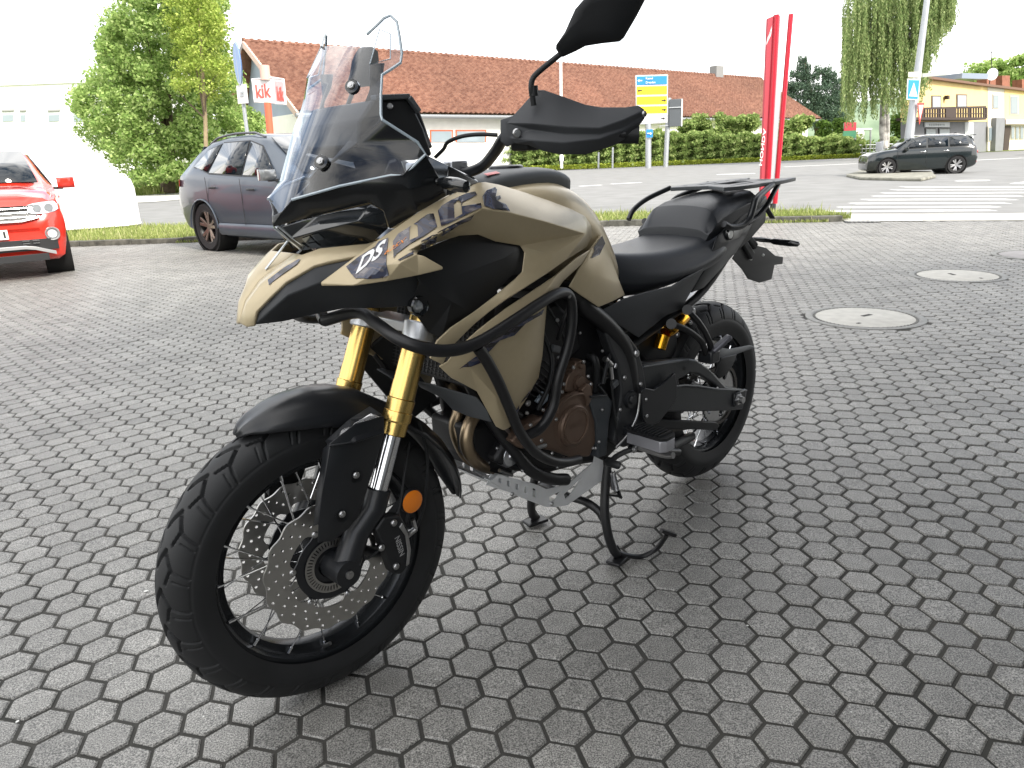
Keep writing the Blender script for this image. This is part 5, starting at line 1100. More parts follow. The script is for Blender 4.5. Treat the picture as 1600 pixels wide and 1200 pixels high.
def car(name, label, cat, C, rz, tab, W_, wb, wr, paint, wins, wheel_style=0, front=None, rear=None, clad=None, rails=False, detail=True, group=None):
    """tab rows: x, bottom, belt, roof, lower half width, roof half width (front first)"""
    t = thing(name, label, cat, C, rz, group)
    secs = []
    for x, zb, zbelt, zr, wl, wrf in tab:
        ins_ = wl
        half = [(0, zb), (wl*.84, zb), (wl*.93, zb+.05), (wl*.975, zb+.20), (wl*1.005, zb+(zbelt-zb)*.52), (wl*1.0, zb+(zbelt-zb)*.66), (wl*.975, zbelt-.08), (wl*.95, zbelt), (wrf+.02, zr-.055), (wrf-.04, zr-.015), (wrf*.6, zr+.012), (0, zr+.02)]
        ring_ = [Vector((x, y, z)) for y, z in half]+[Vector((x, -y, z)) for y, z in reversed(half[1:-1])]
        secs.append(ring_)
    # refine along the length
    S2 = []
    for a, b_ in zip(secs[:-1], secs[1:]):
        S2.append(a)
        if (a[0]-b_[0]).length > .35: S2.append([(p+q)/2 for p, q in zip(a, b_)])
    S2.append(secs[-1])
    mb = MB(); mb.loft(S2)
    cuts = []
    for sx in (wb/2, -wb/2):
        for sy in (1, -1): c = MB(); c.tube([(sx, sy*(W_-.32), wr), (sx, sy*(W_+.12), wr)], [wr+.045, wr+.055], 36); cuts.append(c)
    me = bool_cut(mb, cuts); fix_normals(me); me.name = 'body'
    body = finish('body', me, paint, t, smooth=38)
    # windows lie just outside the greenhouse surface
    def sp(x, tt, sy, off=.004):
        zb_ = lerp_tab(tab, x, 2); zr_ = lerp_tab(tab, x, 3)-.055; y0 = lerp_tab(tab, x, 4)*.95; y1 = lerp_tab(tab, x, 5)+.02
        return Vector((x, sy*(y0+(y1-y0)*tt+off), zb_+(zr_-zb_)*tt+off*.5))
    for sy in (1, -1):
        for w_ in wins:
            mb = MB(); pts = [sp(x, tt, sy) for x, tt in w_]
            mb.add(pts, [tuple(range(len(pts)))]); o = obj('side_window', mb, glassm, body, solid=.01, smooth=180)
            cx_ = sum((p for p in pts), Vector())/len(pts)
            mb = MB(); n = len(pts)
            P2 = [sp(x+(x-cx_.x)*.05, tt+(.04 if tt > .5 else -.035), sy, .002) for x, tt in w_]; mb.add(P2, [tuple(range(n))]); obj('window_seal', mb, carblk, body, solid=.004, smooth=0)
    # windscreen and rear window
    def cross(xa, xb, ta, tb, k=.93):
        a = [Vector((xa, s_*(lerp_tab(tab, xa, 5))*k, lerp_tab(tab, xa, 3)+.03)) for s_ in (-1, -.5, 0, .5, 1)]; b2 = [Vector((xb, s_*(lerp_tab(tab, xb, 5))*k, lerp_tab(tab, xb, 3)+.03)) for s_ in (-1, -.5, 0, .5, 1)]
        for q in (a, b2):
            for i, p in enumerate(q): p.z += .012*(1-abs(i-2)/2)
        mb = MB(); mb.loft([a, b2], cap=False, closed=False); return mb
    if front: o = obj('windscreen', cross(*front[:2], 0, 1), glassm, body, solid=.012, smooth=60)
    if rear: o = obj('rear_window', cross(*rear[:2], 0, 1), glassm, body, solid=.012, smooth=60)
    # wheels
    first = None
    for sx in (wb/2, -wb/2):
        for sy in (1, -1):
            wn = link(bpy.data.objects.new('wheel', None), t); wn.location = (sx, sy*(W_-.125), wr); wn.rotation_euler = (0, random.uniform(0, 3), 0 if sy == 1 else math.pi)
            if first is None:
                mb = MB(); mb.lathe([(wr*.70, -.10), (wr*.92, -.112), (wr*.985, -.09), (wr, -.05), (wr, .05), (wr*.985, .09), (wr*.92, .112), (wr*.70, .10), (wr*.66, .08), (wr*.66, -.08)], n=40, closed=True); ty = obj('tyre', mb, tyre_c, wn)
                mb = MB(); mb.lathe([(wr*.70, .098), (wr*.68, .10), (wr*.66, .085), (wr*.63, .03), (wr*.62, -.05), (wr*.30, -.05), (wr*.30, -.045), (wr*.58, -.045), (wr*.59, .03), (wr*.64, .09)], n=40, closed=True); mb.lathe([(0, -.048), (wr*.6, -.048), (wr*.6, -.052), (0, -.052)], n=30)
                rm = obj('rim', mb, mat('rim_dark', (.03, .03, .03), .4, metal=.6), wn)
                mb = MB()
                ns_ = 5
                for k in range(ns_):
                    for d_ in (-.16, .16):
                        a = 2*math.pi*k/ns_; b2 = a+d_*1.3
                        mb.beam((wr*.10*math.cos(a), .055, wr*.10*math.sin(a)), (wr*.645*math.cos(b2), .078, wr*.645*math.sin(b2)), .045, .03, (0, 1, 0))
                mb.tube([(0, .03, 0), (0, .072, 0)], [.07, .055], 16)
                sp_ = obj('wheel_spokes', mb, mat('rim_copper', (.35, .28, .24), .3, metal=.9) if wheel_style == 1 else mat('rim_silver', (.55, .55, .56), .3, metal=.9), wn, bevel=.004)
                first = (ty, rm, sp_)
            else:
                for q in first: c = q.copy(); scene.collection.objects.link(c); c.parent = wn
            mb = MB(); mb.lathe([(wr+.052, -.30), (wr+.052, .0), (wr+.02, .0), (wr+.02, -.30)], n=36, closed=True); mb.lathe([(0, -.29), (wr+.05, -.29), (wr+.05, -.30), (0, -.30)], n=36)
            o = obj('wheel_arch', mb, arch_m, wn); o.location = (0, .11, 0)
    for sy in (1, -1):
        mb = MB()
        # door seams and sill
        for xs in clad['seams'] if clad else []:
            z0 = .38; zz = np.linspace(z0, lerp_tab(tab, xs, 2)-.02, 5)
            P3 = [Vector((xs, sy*(lerp_tab(tab, xs, 4)*1.004), z)) for z in zz]; mb.tube(P3, .004, 4)
        if mb.v: obj('door_seam', mb, carblk, body)
        for xs, zz in (clad['handles'] if clad else []):
            mb = MB(); y = sy*(lerp_tab(tab, xs, 4)*1.0); mb.tube([(xs+.09, y, zz), (xs+.06, y+sy*.025, zz+.003), (xs-.06, y+sy*.025, zz+.003), (xs-.09, y, zz)], .013, 8); obj('door_handle', mb, clad.get('hm', paint), body)
        mx_, mz_ = clad['mirror'] if clad else (.8, 1.05)
        y = sy*lerp_tab(tab, mx_, 4)*.95
        mb = MB(); mb.loft([[Vector((mx_+dx_, y+sy*dy, mz_+dz_)) for dx_, dz_ in ((a*.06, -.075), (a*.09, -.02), (a*.07, .06), (-a*.05, .07), (-a*.06, -.02), (-a*.05, -.07))] for a, dy in ((1, .06), (1.15, .10), (1.1, .20), (.6, .26))]); mo = obj('wing_mirror', mb, clad.get('mm', paint) if clad else paint, body, smooth=70)
        mb = MB(); mb.beam((mx_, y-sy*.02, mz_-.07), (mx_, y+sy*.12, mz_-.075), .07, .03); obj('mirror_foot', mb, carblk, mo)
        if rails:
            zr_ = lambda x: lerp_tab(tab, x, 3)+.03
            mb = MB(); mb.tube([Vector((x, sy*(lerp_tab(tab, x, 5)-.06), zr_(x)-(.03 if k in (0, 6) else 0))) for k, x in enumerate(np.linspace(rails[0], rails[1], 7))], .016, 8); obj('roof_rail', mb, rails[2], body)
    return t, body, sp
# --- grey SUV behind the motorcycle
grey_paint = mat('grey_car_paint', (.050, .064, .084), .38, metal=.1, coat=.4)
suv_tab = [(2.28, .34, .62, .64, .62, .50), (2.24, .26, .78, .80, .80, .62), (2.05, .22, .90, .92, .89, .72), (1.5, .22, .99, 1.01, .92, .78), (1.12, .22, 1.03, 1.05, .925, .76), (.70, .22, 1.045, 1.30, .93, .70), (.25, .22, 1.06, 1.56, .93, .65), (-.2, .22, 1.07, 1.625, .93, .64), (-.8, .22, 1.085, 1.635, .93, .635), (-1.35, .22, 1.11, 1.59, .925, .62), (-1.75, .24, 1.14, 1.49, .915, .60), (-2.05, .28, 1.10, 1.20, .89, .64), (-2.20, .34, .98, 1.02, .85, .66), (-2.28, .42, .80, .82, .76, .6)]
sw = [[(.68, .05), (.18, .86), (-.12, .93), (-.12, .04)], [(-.18, .04), (-.18, .93), (-.88, .92), (-1.08, .08)], [(-1.14, .10), (-.95, .90), (-1.32, .80), (-1.62, .30)]]
fwd_ = Vector((.75, -.661)); rzs = math.atan2(fwd_.y, fwd_.x)
suv, sb, _ = car('parked_car', 'dark grey SUV with copper tinted wheels parked along the kerb behind the motorcycle', 'car', (-2.92, 11.0, 0), rzs, suv_tab, .93, 2.68, .355, grey_paint, sw, 1, (1.08, .28), (-1.72, -2.03),
    dict(seams=(.95, -.15, -1.12), handles=((.1, .90), (-.95, .93)), hm=carblk, mirror=(.72, 1.09), mm=mat('mirror_silver', (.20, .21, .22), .25, metal=.6, coat=1)), rails=(.1, -1.5, mat('rail_grey', (.12, .12, .13), .35, metal=.6)))
for sy in (1, -1):
    mb = MB(); mb.loft([[Vector((x, sy*(.935+dy), z)) for z, dy in ((.26, -.02), (.30, .012), (.40, .014), (.43, -.01))] for x in (.9, -.9)]); obj('sill_trim', mb, grey_paint, sb, smooth=60)
    mb = MB(); mb.prism([(-2.02, sy*.895, .95), (-2.20, sy*.80, .96), (-2.20, sy*.80, 1.06), (-2.0, sy*.89, 1.06)], (0, .01*sy, 0)); obj('tail_light', mb, mat('tail_red', (.35, .02, .02), .15, coat=1), sb, bevel=.004)
    mb = MB(); mb.tube([(1.34+.41*math.cos(a), sy*.94, .355+.41*math.sin(a)) for a in np.linspace(0, math.pi, 15)], .012, 6); obj('arch_lip', mb, grey_paint, sb); mb = MB(); mb.tube([(-1.34+.41*math.cos(a), sy*.94, .355+.41*math.sin(a)) for a in np.linspace(0, math.pi, 15)], .012, 6); obj('arch_lip', mb, grey_paint, sb)
# --- red car at the left edge, nose towards the camera
red = mat('red_car_paint', (.62, .035, .02), .2, coat=1)
red_tab = [(2.03, .40, .64, .66, .60, .5), (1.99, .27, .80, .82, .76, .62), (1.88, .21, .93, .95, .85, .72), (1.5, .21, 1.01, 1.03, .875, .76), (1.02, .21, 1.05, 1.07, .88, .74), (.62, .21, 1.06, 1.30, .88, .67), (.22, .21, 1.06, 1.50, .88, .62), (-.2, .21, 1.07, 1.56, .88, .61), (-.9, .21, 1.09, 1.56, .88, .60), (-1.5, .22, 1.11, 1.48, .87, .58), (-1.85, .28, 1.05, 1.12, .84, .62), (-2.03, .42, .85, .88, .78, .6)]
rw = [[(.60, .05), (.18, .86), (-.12, .93), (-.12, .04)], [(-.18, .04), (-.18, .93), (-.9, .92), (-1.05, .08)]]
rf_ = Vector((.535, -.845)); rzr = math.atan2(rf_.y, rf_.x)
rc, rb, _ = car('parked_car', 'bright red compact SUV cut by the left edge, its chrome grille facing the camera', 'car', (-7.12, 10.22, 0), rzr, red_tab, .88, 2.55, .33, red, rw, 0, (.98, .24), (-1.52, -1.83), dict(seams=(.8, -.15), handles=((.1, .9), (-.9, .92)), mirror=(.72, 1.10)))
gm = mat('grille_black', (.012, .012, .012), .4)
def fpatch(name, pts, m, off=.02, th=.02, par=rb, bevel=.004): 
    mb = MB(); mb.prism([(x+off, y, z) for x, y, z in pts], (-th, 0, 0)); return obj(name, mb, m, par, bevel=bevel)
fx = lambda y: float(np.interp(abs(y), [0, .5, .62, .76, .85, .9], [2.045, 2.035, 2.025, 1.985, 1.88, 1.80]))     # plan curve of the nose
def strip(name, y0, y1, z0, z1, m, off=.012, n=14, zf=None, th=.03):
    mb = MB(); A_ = []
    for k in range(n+1):
        y = y0+(y1-y0)*k/n; dz_ = zf(y) if zf else 0; x = fx(y)+off-max(0, z0+dz_-.68)*.30; x1_ = fx(y)+off-max(0, z1+dz_-.68)*.30
        A_.append([Vector((x, y, z0+dz_)), Vector((x1_, y, z1+dz_)), Vector((x-th, y, z1+dz_)), Vector((x-th, y, z0+dz_))])
    mb.loft(A_); return obj(name, mb, m, rb, bevel=.003)
strip('grille', -.58, .58, .70, .86, gm, .015)
for z in (.725, .775, .825): strip('grille_bar', -.56, .56, z, z+.016, chromec, .03, th=.02)
strip('chrome_line', -.60, .60, .675, .70, chromec, .035, zf=lambda y: .0+.22*max(0, abs(y)-.42))
strip('bumper_grille', -.74, .74, .34, .47, carblk, .02, zf=lambda y: .0)
strip('skid_trim', -.70, .70, .265, .305, mat('trim_silver', (.5, .5, .5), .35, metal=.7), .05, zf=lambda y: .10 if abs(y) < .45 else .10-.35*(abs(y)-.45))
strip('lower_air_intake', -.62, .62, .22, .30, carblk, .04)
for sy in (1, -1):
    ys = [.50, .60, .70, .78, .83]; mb = MB()
    A_ = []
    for y, z0, z1 in ((.50, .775, .86), (.58, .755, .88), (.68, .755, .89), (.77, .775, .895), (.82, .80, .89)):
        x = fx(y); A_.append([Vector((x+.005, sy*y, z0)), Vector((x-.045, sy*y, z1)), Vector((x-.14, sy*y, z1)), Vector((x-.10, sy*y, z0))])
    mb.loft(A_); hl_ = obj('headlight', mb, mat('headlight_clear', (.6, .62, .65), .08, coat=1, metal=.3), rb, bevel=.004)
    for y in (.60, .72): mb = MB(); mb.lathe([(0, 0), (.035, .004), (.045, .02)], c=(fx(y)-.012, sy*y, .825), axis='X', n=16); obj('headlight_lens', mb, lensm, hl_)
    mb = MB(); mb.lathe([(.0, .0), (.055, .0), (.062, .012), (.075, .014), (.082, .0), (.082, -.04)], c=(fx(.70)+.015, sy*.70, .52), axis='X', n=28); fg_ = obj('fog_lamp', mb, mat('fog_ring', (.45, .45, .45), .3, metal=.8), rb)
    mb = MB(); mb.lathe([(.0, .012), (.05, .004)], c=(fx(.70)+.016, sy*.70, .52), axis='X', n=20); obj('lens', mb, mat('headlight_clear'), fg_)
    for k in range(2):
        for q in range(2): mb = MB(); mb.box((fx(.5)+.05, sy*(.42+.10*q), .43+.03*k), (.01, .07, .012)); obj('led_strip', mb, chromec, rb)
npl = MB(); npl.box((2.062, 0, .545), (.012, .52, .11)); npo = obj('number_plate', npl, mat('plate_white', (.75, .75, .73), .4), rb, bevel=.004)
text_on('plate_text', '111', (2.069, .045, .508), Vector((0, 1, 0)), Vector((0, 0, 1)), mat('plate_black', (.02, .02, .02), .5), npo, width=.19, height=.075, bold=.02, lift=.001)
mb = MB(); mb.lathe([(0, .0), (.055, .0), (.06, -.01)], c=(2.06, 0, .78), axis='X', n=24); obj('round_badge', mb, chromec, rb)
# --- dark estate car on the road
blue_blk = mat('dark_green_paint', (.007, .012, .013), .2, coat=1)
est_tab = [(2.12, .36, .56, .58, .60, .5), (2.08, .25, .74, .76, .78, .64), (1.90, .18, .84, .86, .87, .72), (1.45, .17, .92, .94, .90, .76), (1.02, .17, .955, .975, .90, .75), (.72, .17, .965, 1.18, .90, .70), (.42, .17, .97, 1.36, .90, .66), (0, .17, .975, 1.425, .90, .65), (-.8, .17, .98, 1.43, .90, .645), (-1.5, .18, .99, 1.41, .895, .63), (-1.82, .20, .985, 1.36, .885, .62), (-1.98, .25, .97, 1.14, .87, .64), (-2.08, .30, .80, .84, .83, .64), (-2.12, .40, .66, .68, .76, .6)]
est_tab = [(r_[0]*.92,)+r_[1:] for r_ in est_tab]
ew = [[(.60, .06), (.40, .86), (-.10, .93), (-.10, .05)], [(-.16, .05), (-.16, .93), (-.86, .93), (-.86, .05)], [(-.92, .05), (-.92, .93), (-1.50, .90), (-1.58, .08)]]
Ce = G(1437, 272); ef = Vector((-.975, .22)); rze = math.atan2(ef.y, ef.x)
Ce = Vector((Ce.x+.25, Ce.y+.9, -.03))
ec, eb, _ = car('estate_car', 'dark green black estate car waiting at the traffic island behind the zebra crossing', 'car', Ce, rze, est_tab, .90, 2.44, .325, blue_blk, ew, 0, (.90, .42), (-1.70, -1.81), dict(seams=(.9, -.13, -.89), handles=((0, .85), (-.8, .86)), hm=chromec, mirror=(.62, .98)), rails=(.2, -1.5, chromec))
for sy in (1, -1):
    mb = MB(); mb.box((-1.87, sy*.70, .78), (.12, .22, .12)); obj('tail_light', mb, mat('tail_red'), eb, bevel=.02)
    mb = MB(); mb.box((-1.93, sy*.55, .42), (.06, .30, .07)); obj('rear_reflector', mb, mat('tail_red'), eb, bevel=.01)
    mb = MB(); mb.lathe([(0, .03), (.08, .02), (.11, -.02)], c=(1.84, sy*.62, .66), axis='X', n=20); obj('headlight', mb, mat('headlight_clear'), eb)
mb = MB(); mb.box((-1.96, 0, .48), (.02, .5, .11)); obj('number_plate', mb, mat('plate_white'), eb)
mb = MB(); mb.loft([[Vector((x, s_*.62, z)) for x, z in ((-1.64, 1.41), (-1.84, 1.405), (-1.84, 1.385), (-1.64, 1.37))] for s_ in (-1, 1)]); obj('roof_spoiler', mb, blue_blk, eb)
mb = MB(); mb.tube([(-1.2, .0, 1.44), (-1.30, 0, 1.50), (-1.36, 0, 1.50)], .02, 8); obj('roof_aerial', mb, carblk, eb)
# --- two more distant cars
C2 = G(1424, 250); car('distant_car', 'black hatchback standing behind the roof of the dark estate car', 'car', (C2.x, C2.y+.5, -.03), math.pi-.1, est_tab, .90, 2.44, .325, mat('black_car_paint', (.01, .011, .012), .2, coat=1), ew[:2], 0, (.90, .42), (-1.70, -1.81), dict(seams=(), handles=(), mirror=(.62, .98)))
C3 = G(1655, 240); car('distant_car', 'small red car parked before the yellow house at the right edge', 'car', (C3.x, C3.y, -.03), math.pi/2+.4, est_tab, .90, 2.44, .325, mat('red2', (.45, .04, .04), .25, coat=1), ew[:2], 0, (.90, .42), (-1.70, -1.81), dict(seams=(), handles=(), mirror=(.62, .98)))
# --- unclear overexposed white shape on the left, with a made-up cover
wp = mat('blown_out_white', (.84, .84, .84), .7, bump=.3, bscale=6)  # plain white cloth stands in for overexposure
cov = [(2.30, .14, .90, .94, .90, .80), (2.26, .12, 1.06, 1.10, .93, .84), (2.0, .10, 1.16, 1.20, .96, .86), (1.70, .10, 1.30, 1.33, .97, .86), (1.62, .10, 1.36, 1.50, .97, .84), (1.56, .10, 1.38, 1.78, .98, .82), (1.45, .10, 1.38, 1.86, .98, .82), (-.4, .10, 1.36, 1.86, .98, .84), (-1.6, .10, 1.36, 1.86, .98, .86), (-2.2, .10, 1.36, 1.84, .97, .86), (-2.3, .14, 1.25, 1.70, .92, .80)]
vn = G(222, 357); vf = Vector((.89, .456)); Cv = Vector((vn.x, vn.y, 0))-Vector((vf.x, vf.y, 0))*2.3+Vector((-vf.y, vf.x, 0))*.93; Cv.z = -.03
cvt = thing('blown_out_van', 'overexposed white van shape in a made up cover between the red car and the dark SUV', 'van', Cv, math.atan2(vf.y, vf.x))
secs = []
g_ = np.random.default_rng(5)
for x, zb, zbelt, zr, wl, wrf in cov:
    half = [(0, zb), (wl*1.02, zb), (wl*1.01, zb+.3), (wl*1.0, (zb+zbelt)/2), (wl*.985, zbelt-.05), (wrf+.02, zr-.06), (wrf-.06, zr-.01), (0, zr+.02)]
    secs.append([Vector((x, y+g_.normal(0, .006), z+g_.normal(0, .004))) for y, z in half]+[Vector((x, -y+g_.normal(0, .006), z)) for y, z in reversed(half[1:-1])])
mb = MB(); mb.loft(secs); obj('cover', mb, wp, cvt, smooth=40, bevel=.03)
mb = MB(); hem = [Vector((x, sy*wl*1.03, zb+.02)) for sy in (1,) for x, zb, a1, a2, wl, a3 in cov]+[Vector((x, -wl*1.03, zb+.02)) for x, zb, a1, a2, wl, a3 in reversed(cov)]; mb.tube(hem, .015, 6, closed=True); obj('made_up_hem', mb, mat('cord_white', (.7, .7, .7), .7), cvt)
for sx in (1.4, -1.4):
    for sy in (1, -1): mb = MB(); mb.tube([(sx, sy*.62, .30), (sx, sy*.82, .30)], .30, 20); obj('tyre', mb, tyre_c, cvt)
# ------------------------------------------------------------------ buildings
def vplane(u, v, A, B, off=0):
    """point of the photograph on the upright plane through ground points A, B (off metres towards the camera)"""
    A = Vector((A[0], A[1], 0)); B = Vector((B[0], B[1], 0)); d = (B-A).normalized(); n = Vector((d.y, -d.x, 0))
    if n.dot(EYE-A) < 0: n = -n
    r_ = ray(u, v); t = ((A-EYE).dot(n)+off)/r_.dot(n); return EYE+r_*t, n
def fbox(name, px, A, B, m, par, out=.05, depth=.2, bevel=0):
    P = [vplane(u, v, A, B, out)[0] for u, v in px]; n = vplane(*px[0], A, B)[1]; mb = MB(); mb.prism(P, -n*depth); return obj(name, mb, m, par, bevel=bevel)
def rect(x0, y0, x1, y1, sl=-.041): return [(x0, y0-sl*0), (x1, y0+sl*(x1-x0)), (x1, y1+sl*(x1-x0)), (x0, y1)]
wall_w = mat('white_render', (.78, .77, .73), .85, noise=.04, nscale=1.5)
glass_b = mat('window_glass', (.25, .30, .33), .06, coat=1)
# --- shop with the long tiled roof
E0 = D(465, 178, 60); E1 = D(1285, 187, 120); R0 = D(380, 67, 70); R1 = D(1190, 122, 126)
E1.z = E0.z; R1.z = R0.z-.0
shop = thing('shop_building', 'long low shop with a red tiled roof across the road', 'building', (E0.x, E0.y, 0))
def sl(p): return p-Vector((E0.x, E0.y, 0))
along = (E1-E0); along.z = 0; Lr = along.length; al_ = along.normalized(); nin = Vector((-al_.y, al_.x, 0))
# roof tiles as relief: wavy rows stepping down the slope
def tiles():
    rows = 30; cols = 840; V = []; k = cols+1
    U = np.linspace(0, 1, cols+1); nt_ = 150
    rowsz = []
    for r_ in range(rows):
        for e in (0, 1):
            t = (r_+e)/rows; a = np.array(E0)+(np.array(R0)-np.array(E0))*t; b_ = np.array(E1)+(np.array(R1)-np.array(E1))*t
            lift = .20*(1-e)
            wv = .13*np.abs(np.sin(U*nt_*math.pi))
            jit_ = np.random.default_rng(r_).normal(0, .008, k)
            P = a[None]+(b_-a)[None]*U[:, None]; P[:, 2] += lift+wv+jit_; V.append(P)
    V = np.concatenate(V)-np.array([E0.x, E0.y, 0]); F = []
    nr = rows*2; i = np.arange(nr-1)[:, None]; j = np.arange(cols)[None]
    F = np.stack([i*k+j, i*k+j+1, (i+1)*k+j+1, (i+1)*k+j], -1).reshape(-1, 4); return npmesh('roof_tiles', V, F)
def tile_mat():
    m = bpy.data.materials.new('clay_tiles'); m.use_nodes = True; t = m.node_tree; n = t.nodes; l = t.links; b = n['Principled BSDF']; b.inputs['Roughness'].default_value = .8
    c = n.new('ShaderNodeTexCoord'); a = n.new('ShaderNodeTexNoise'); a.inputs['Scale'].default_value = 2.2; a.inputs['Detail'].default_value = 5
    a2 = n.new('ShaderNodeTexNoise'); a2.inputs['Scale'].default_value = .12; a2.inputs['Detail'].default_value = 3
    r = n.new('ShaderNodeValToRGB'); e = r.color_ramp.elements; e[0].position = .35; e[0].color = (.13, .052, .032, 1); e[1].position = .68; e[1].color = (.25, .125, .083, 1)
    m2 = n.new('ShaderNodeMixRGB'); m2.blend_type = 'MULTIPLY'; m2.inputs[0].default_value = 1; r2 = n.new('ShaderNodeMapRange'); r2.inputs[1].default_value = .3; r2.inputs[2].default_value = .7; r2.inputs[3].default_value = .82; r2.inputs[4].default_value = 1.12
    l.new(c.outputs['Object'], a.inputs['Vector']); l.new(c.outputs['Object'], a2.inputs['Vector']); l.new(a.outputs[0], r.inputs[0]); l.new(a2.outputs[0], r2.inputs[0]); l.new(r.outputs[0], m2.inputs[1]); l.new(r2.outputs[0], m2.inputs[2]); l.new(m2.outputs[0], b.inputs['Base Color']); return m
tm = tile_mat()
roof = finish('roof', tiles(), tm, shop, smooth=0, kind='stuff')
# hip end and back slope
BK0 = R0+nin*1.0; BK1 = R1+nin*14; BK0.z = E0.z+4; BK1.z = E0.z
mb = MB(); H2 = E1+nin*26; mb.add([sl(E1), sl(R1), sl(H2)], [(0, 1, 2)]); mb.add([sl(R0), sl(R1), sl(H2), sl(E0+nin*15)], [(0, 1, 2, 3)]); obj('rear_roof', mb, tm, shop, fix=False, smooth=0)
mb = MB(); mb.tube([sl(R0)+Vector((0, 0, .15)), sl(R1)+Vector((0, 0, .15))], .22, 8)
for k in range(120): p = sl(R0)*(1-k/120)+sl(R1)*(k/120); mb.tube([p+Vector((0, 0, .18)), p+al_*.22+Vector((0, 0, .22))], [.27, .25], 6)
obj('ridge_tiles', mb, tm, shop)
mb = MB(); mb.tube([sl(E0)-al_*.3+Vector((0, 0, -.1))-nin*.25, sl(E1)+Vector((0, 0, -.1))-nin*.25], .16, 8); obj('gutter', mb, mat('gutter_grey', (.25, .26, .27), .5, metal=.3), shop)
# walls: front set back under the eaves
ins = 1.0
W0 = E0+nin*ins+al_*1.0; W1 = E1+nin*ins-al_*2.5
mb = MB(); mb.prism([sl(Vector((p.x, p.y, z))) for p, z in ((W0, -.1), (W1, -.1), (W1, E0.z+.2), (W0, E0.z+.2))], nin*12); obj('front_wall', mb, wall_w, shop)
mb = MB(); a = sl(E0)+nin*.0; b_ = sl(W0); mb.prism([sl(E0)+Vector((0, 0, -.12)), sl(E1)+Vector((0, 0, -.12)), sl(E1)+nin*ins+Vector((0, 0, -.12)), sl(E0)+nin*ins+Vector((0, 0, -.12))], (0, 0, .08)); obj('soffit', mb, mat('soffit_white', (.6, .6, .58), .8), shop)
orange = mat('orange_frame', (.62, .13, .05), .5)
Wa, Wb = (W0.x, W0.y), (W1.x, W1.y)
for (x0, x1) in ((672, 708), (712, 760), (1010, 1035)):
    fr = fbox('shop_window', [(x0, 203), (x1, 203), (x1, 222), (x0, 222)], Wa, Wb, orange, shop, .06, .12); fr.parent = shop
    for o in (fr,): o.data.transform(Matrix.Translation(-Vector((E0.x, E0.y, 0))))
    p = fbox('pane', [(x0+2, 205), (x1-2, 205), (x1-2, 222), (x0+2, 222)], Wa, Wb, glass_b, fr, .10, .05); p.data.transform(Matrix.Translation(-Vector((E0.x, E0.y, 0))))
# gable end (faces left)
gmat = mat('gable_cladding', (.26, .31, .36), .7, noise=.06, nscale=.8)
off = -al_*.0
pk = R0+al_*.9; fc = E0+al_*.9
def gp(u, v): return vplane(u, v, (fc.x, fc.y), (pk.x, pk.y))[0]
bkp = R0+al_*.9+nin*6; 
gw = MB(); gw.prism([sl(p) for p in (Vector((fc.x, fc.y, fc.z-.25))+nin*.6, Vector((pk.x, pk.y, pk.z-.45)), Vector((bkp.x, bkp.y, E0.z+1)), Vector((bkp.x, bkp.y, 4.2)), Vector((fc.x, fc.y, 4.2))+nin*.6)], al_*.4); obj('gable_wall', gw, gmat, shop)
gb_ = MB(); gb_.beam(sl(E0)+Vector((0, 0, -.1)), sl(R0)+Vector((0, 0, -.1)), .18, .5); obj('verge_board', gb_, mat('verge_board', (.55, .40, .33), .7), shop)
gb_ = MB(); gb_.beam(sl(R0)+Vector((0, 0, -.1)), sl(R0)+nin*9+Vector((0, 0, -6.3)), .18, .4); obj('verge_board', gb_, mat('verge_dark', (.22, .2, .2), .7), shop)
gl = MB(); gl.prism([sl(p) for p in (Vector((fc.x, fc.y, -.1))+nin*1.6+al_*.6, Vector((fc.x, fc.y, 4.3))+nin*1.6+al_*.6, Vector((bkp.x, bkp.y, 4.3))+al_*.6, Vector((bkp.x, bkp.y, -.1))+al_*.6)], al_*.4); obj('ground_floor_wall', gl, mat('ground_floor', (.34, .30, .28), .8), shop)
ga, gb2 = (fc.x+al_.x*.6, fc.y+al_.y*.6), (pk.x+al_.x*.6, pk.y+al_.y*.6)
for px in ([(418, 206), (430, 206), (430, 222), (418, 222)], [(433, 206), (444, 206), (444, 222), (433, 222)], [(447, 206), (456, 206), (456, 222), (447, 222)]):
    o = fbox('pale_shop_window', px, ga, gb2, mat('pale_window', (.72, .70, .68), .2), shop, .1, .1); o.data.transform(Matrix.Translation(-Vector((E0.x, E0.y, 0))))  # panes in one plain pale colour
o = fbox('wall_panel', [(382, 124), (398, 124), (404, 178), (405, 187), (388, 187)], (fc.x, fc.y), (pk.x, pk.y), mat('pale_pink_panel', (.62, .58, .58), .7), shop, .12, .1); o.data.transform(Matrix.Translation(-Vector((E0.x, E0.y, 0))))
cq = D(1120, 106, 118); mb = MB(); mb.box(sl(Vector((cq.x, cq.y, R0.z+.6))), (2.0, 1.2, 1.8), math.atan2(al_.y, al_.x)); obj('chimney', mb, mat('chimney_grey', (.22, .22, .22), .8), shop)

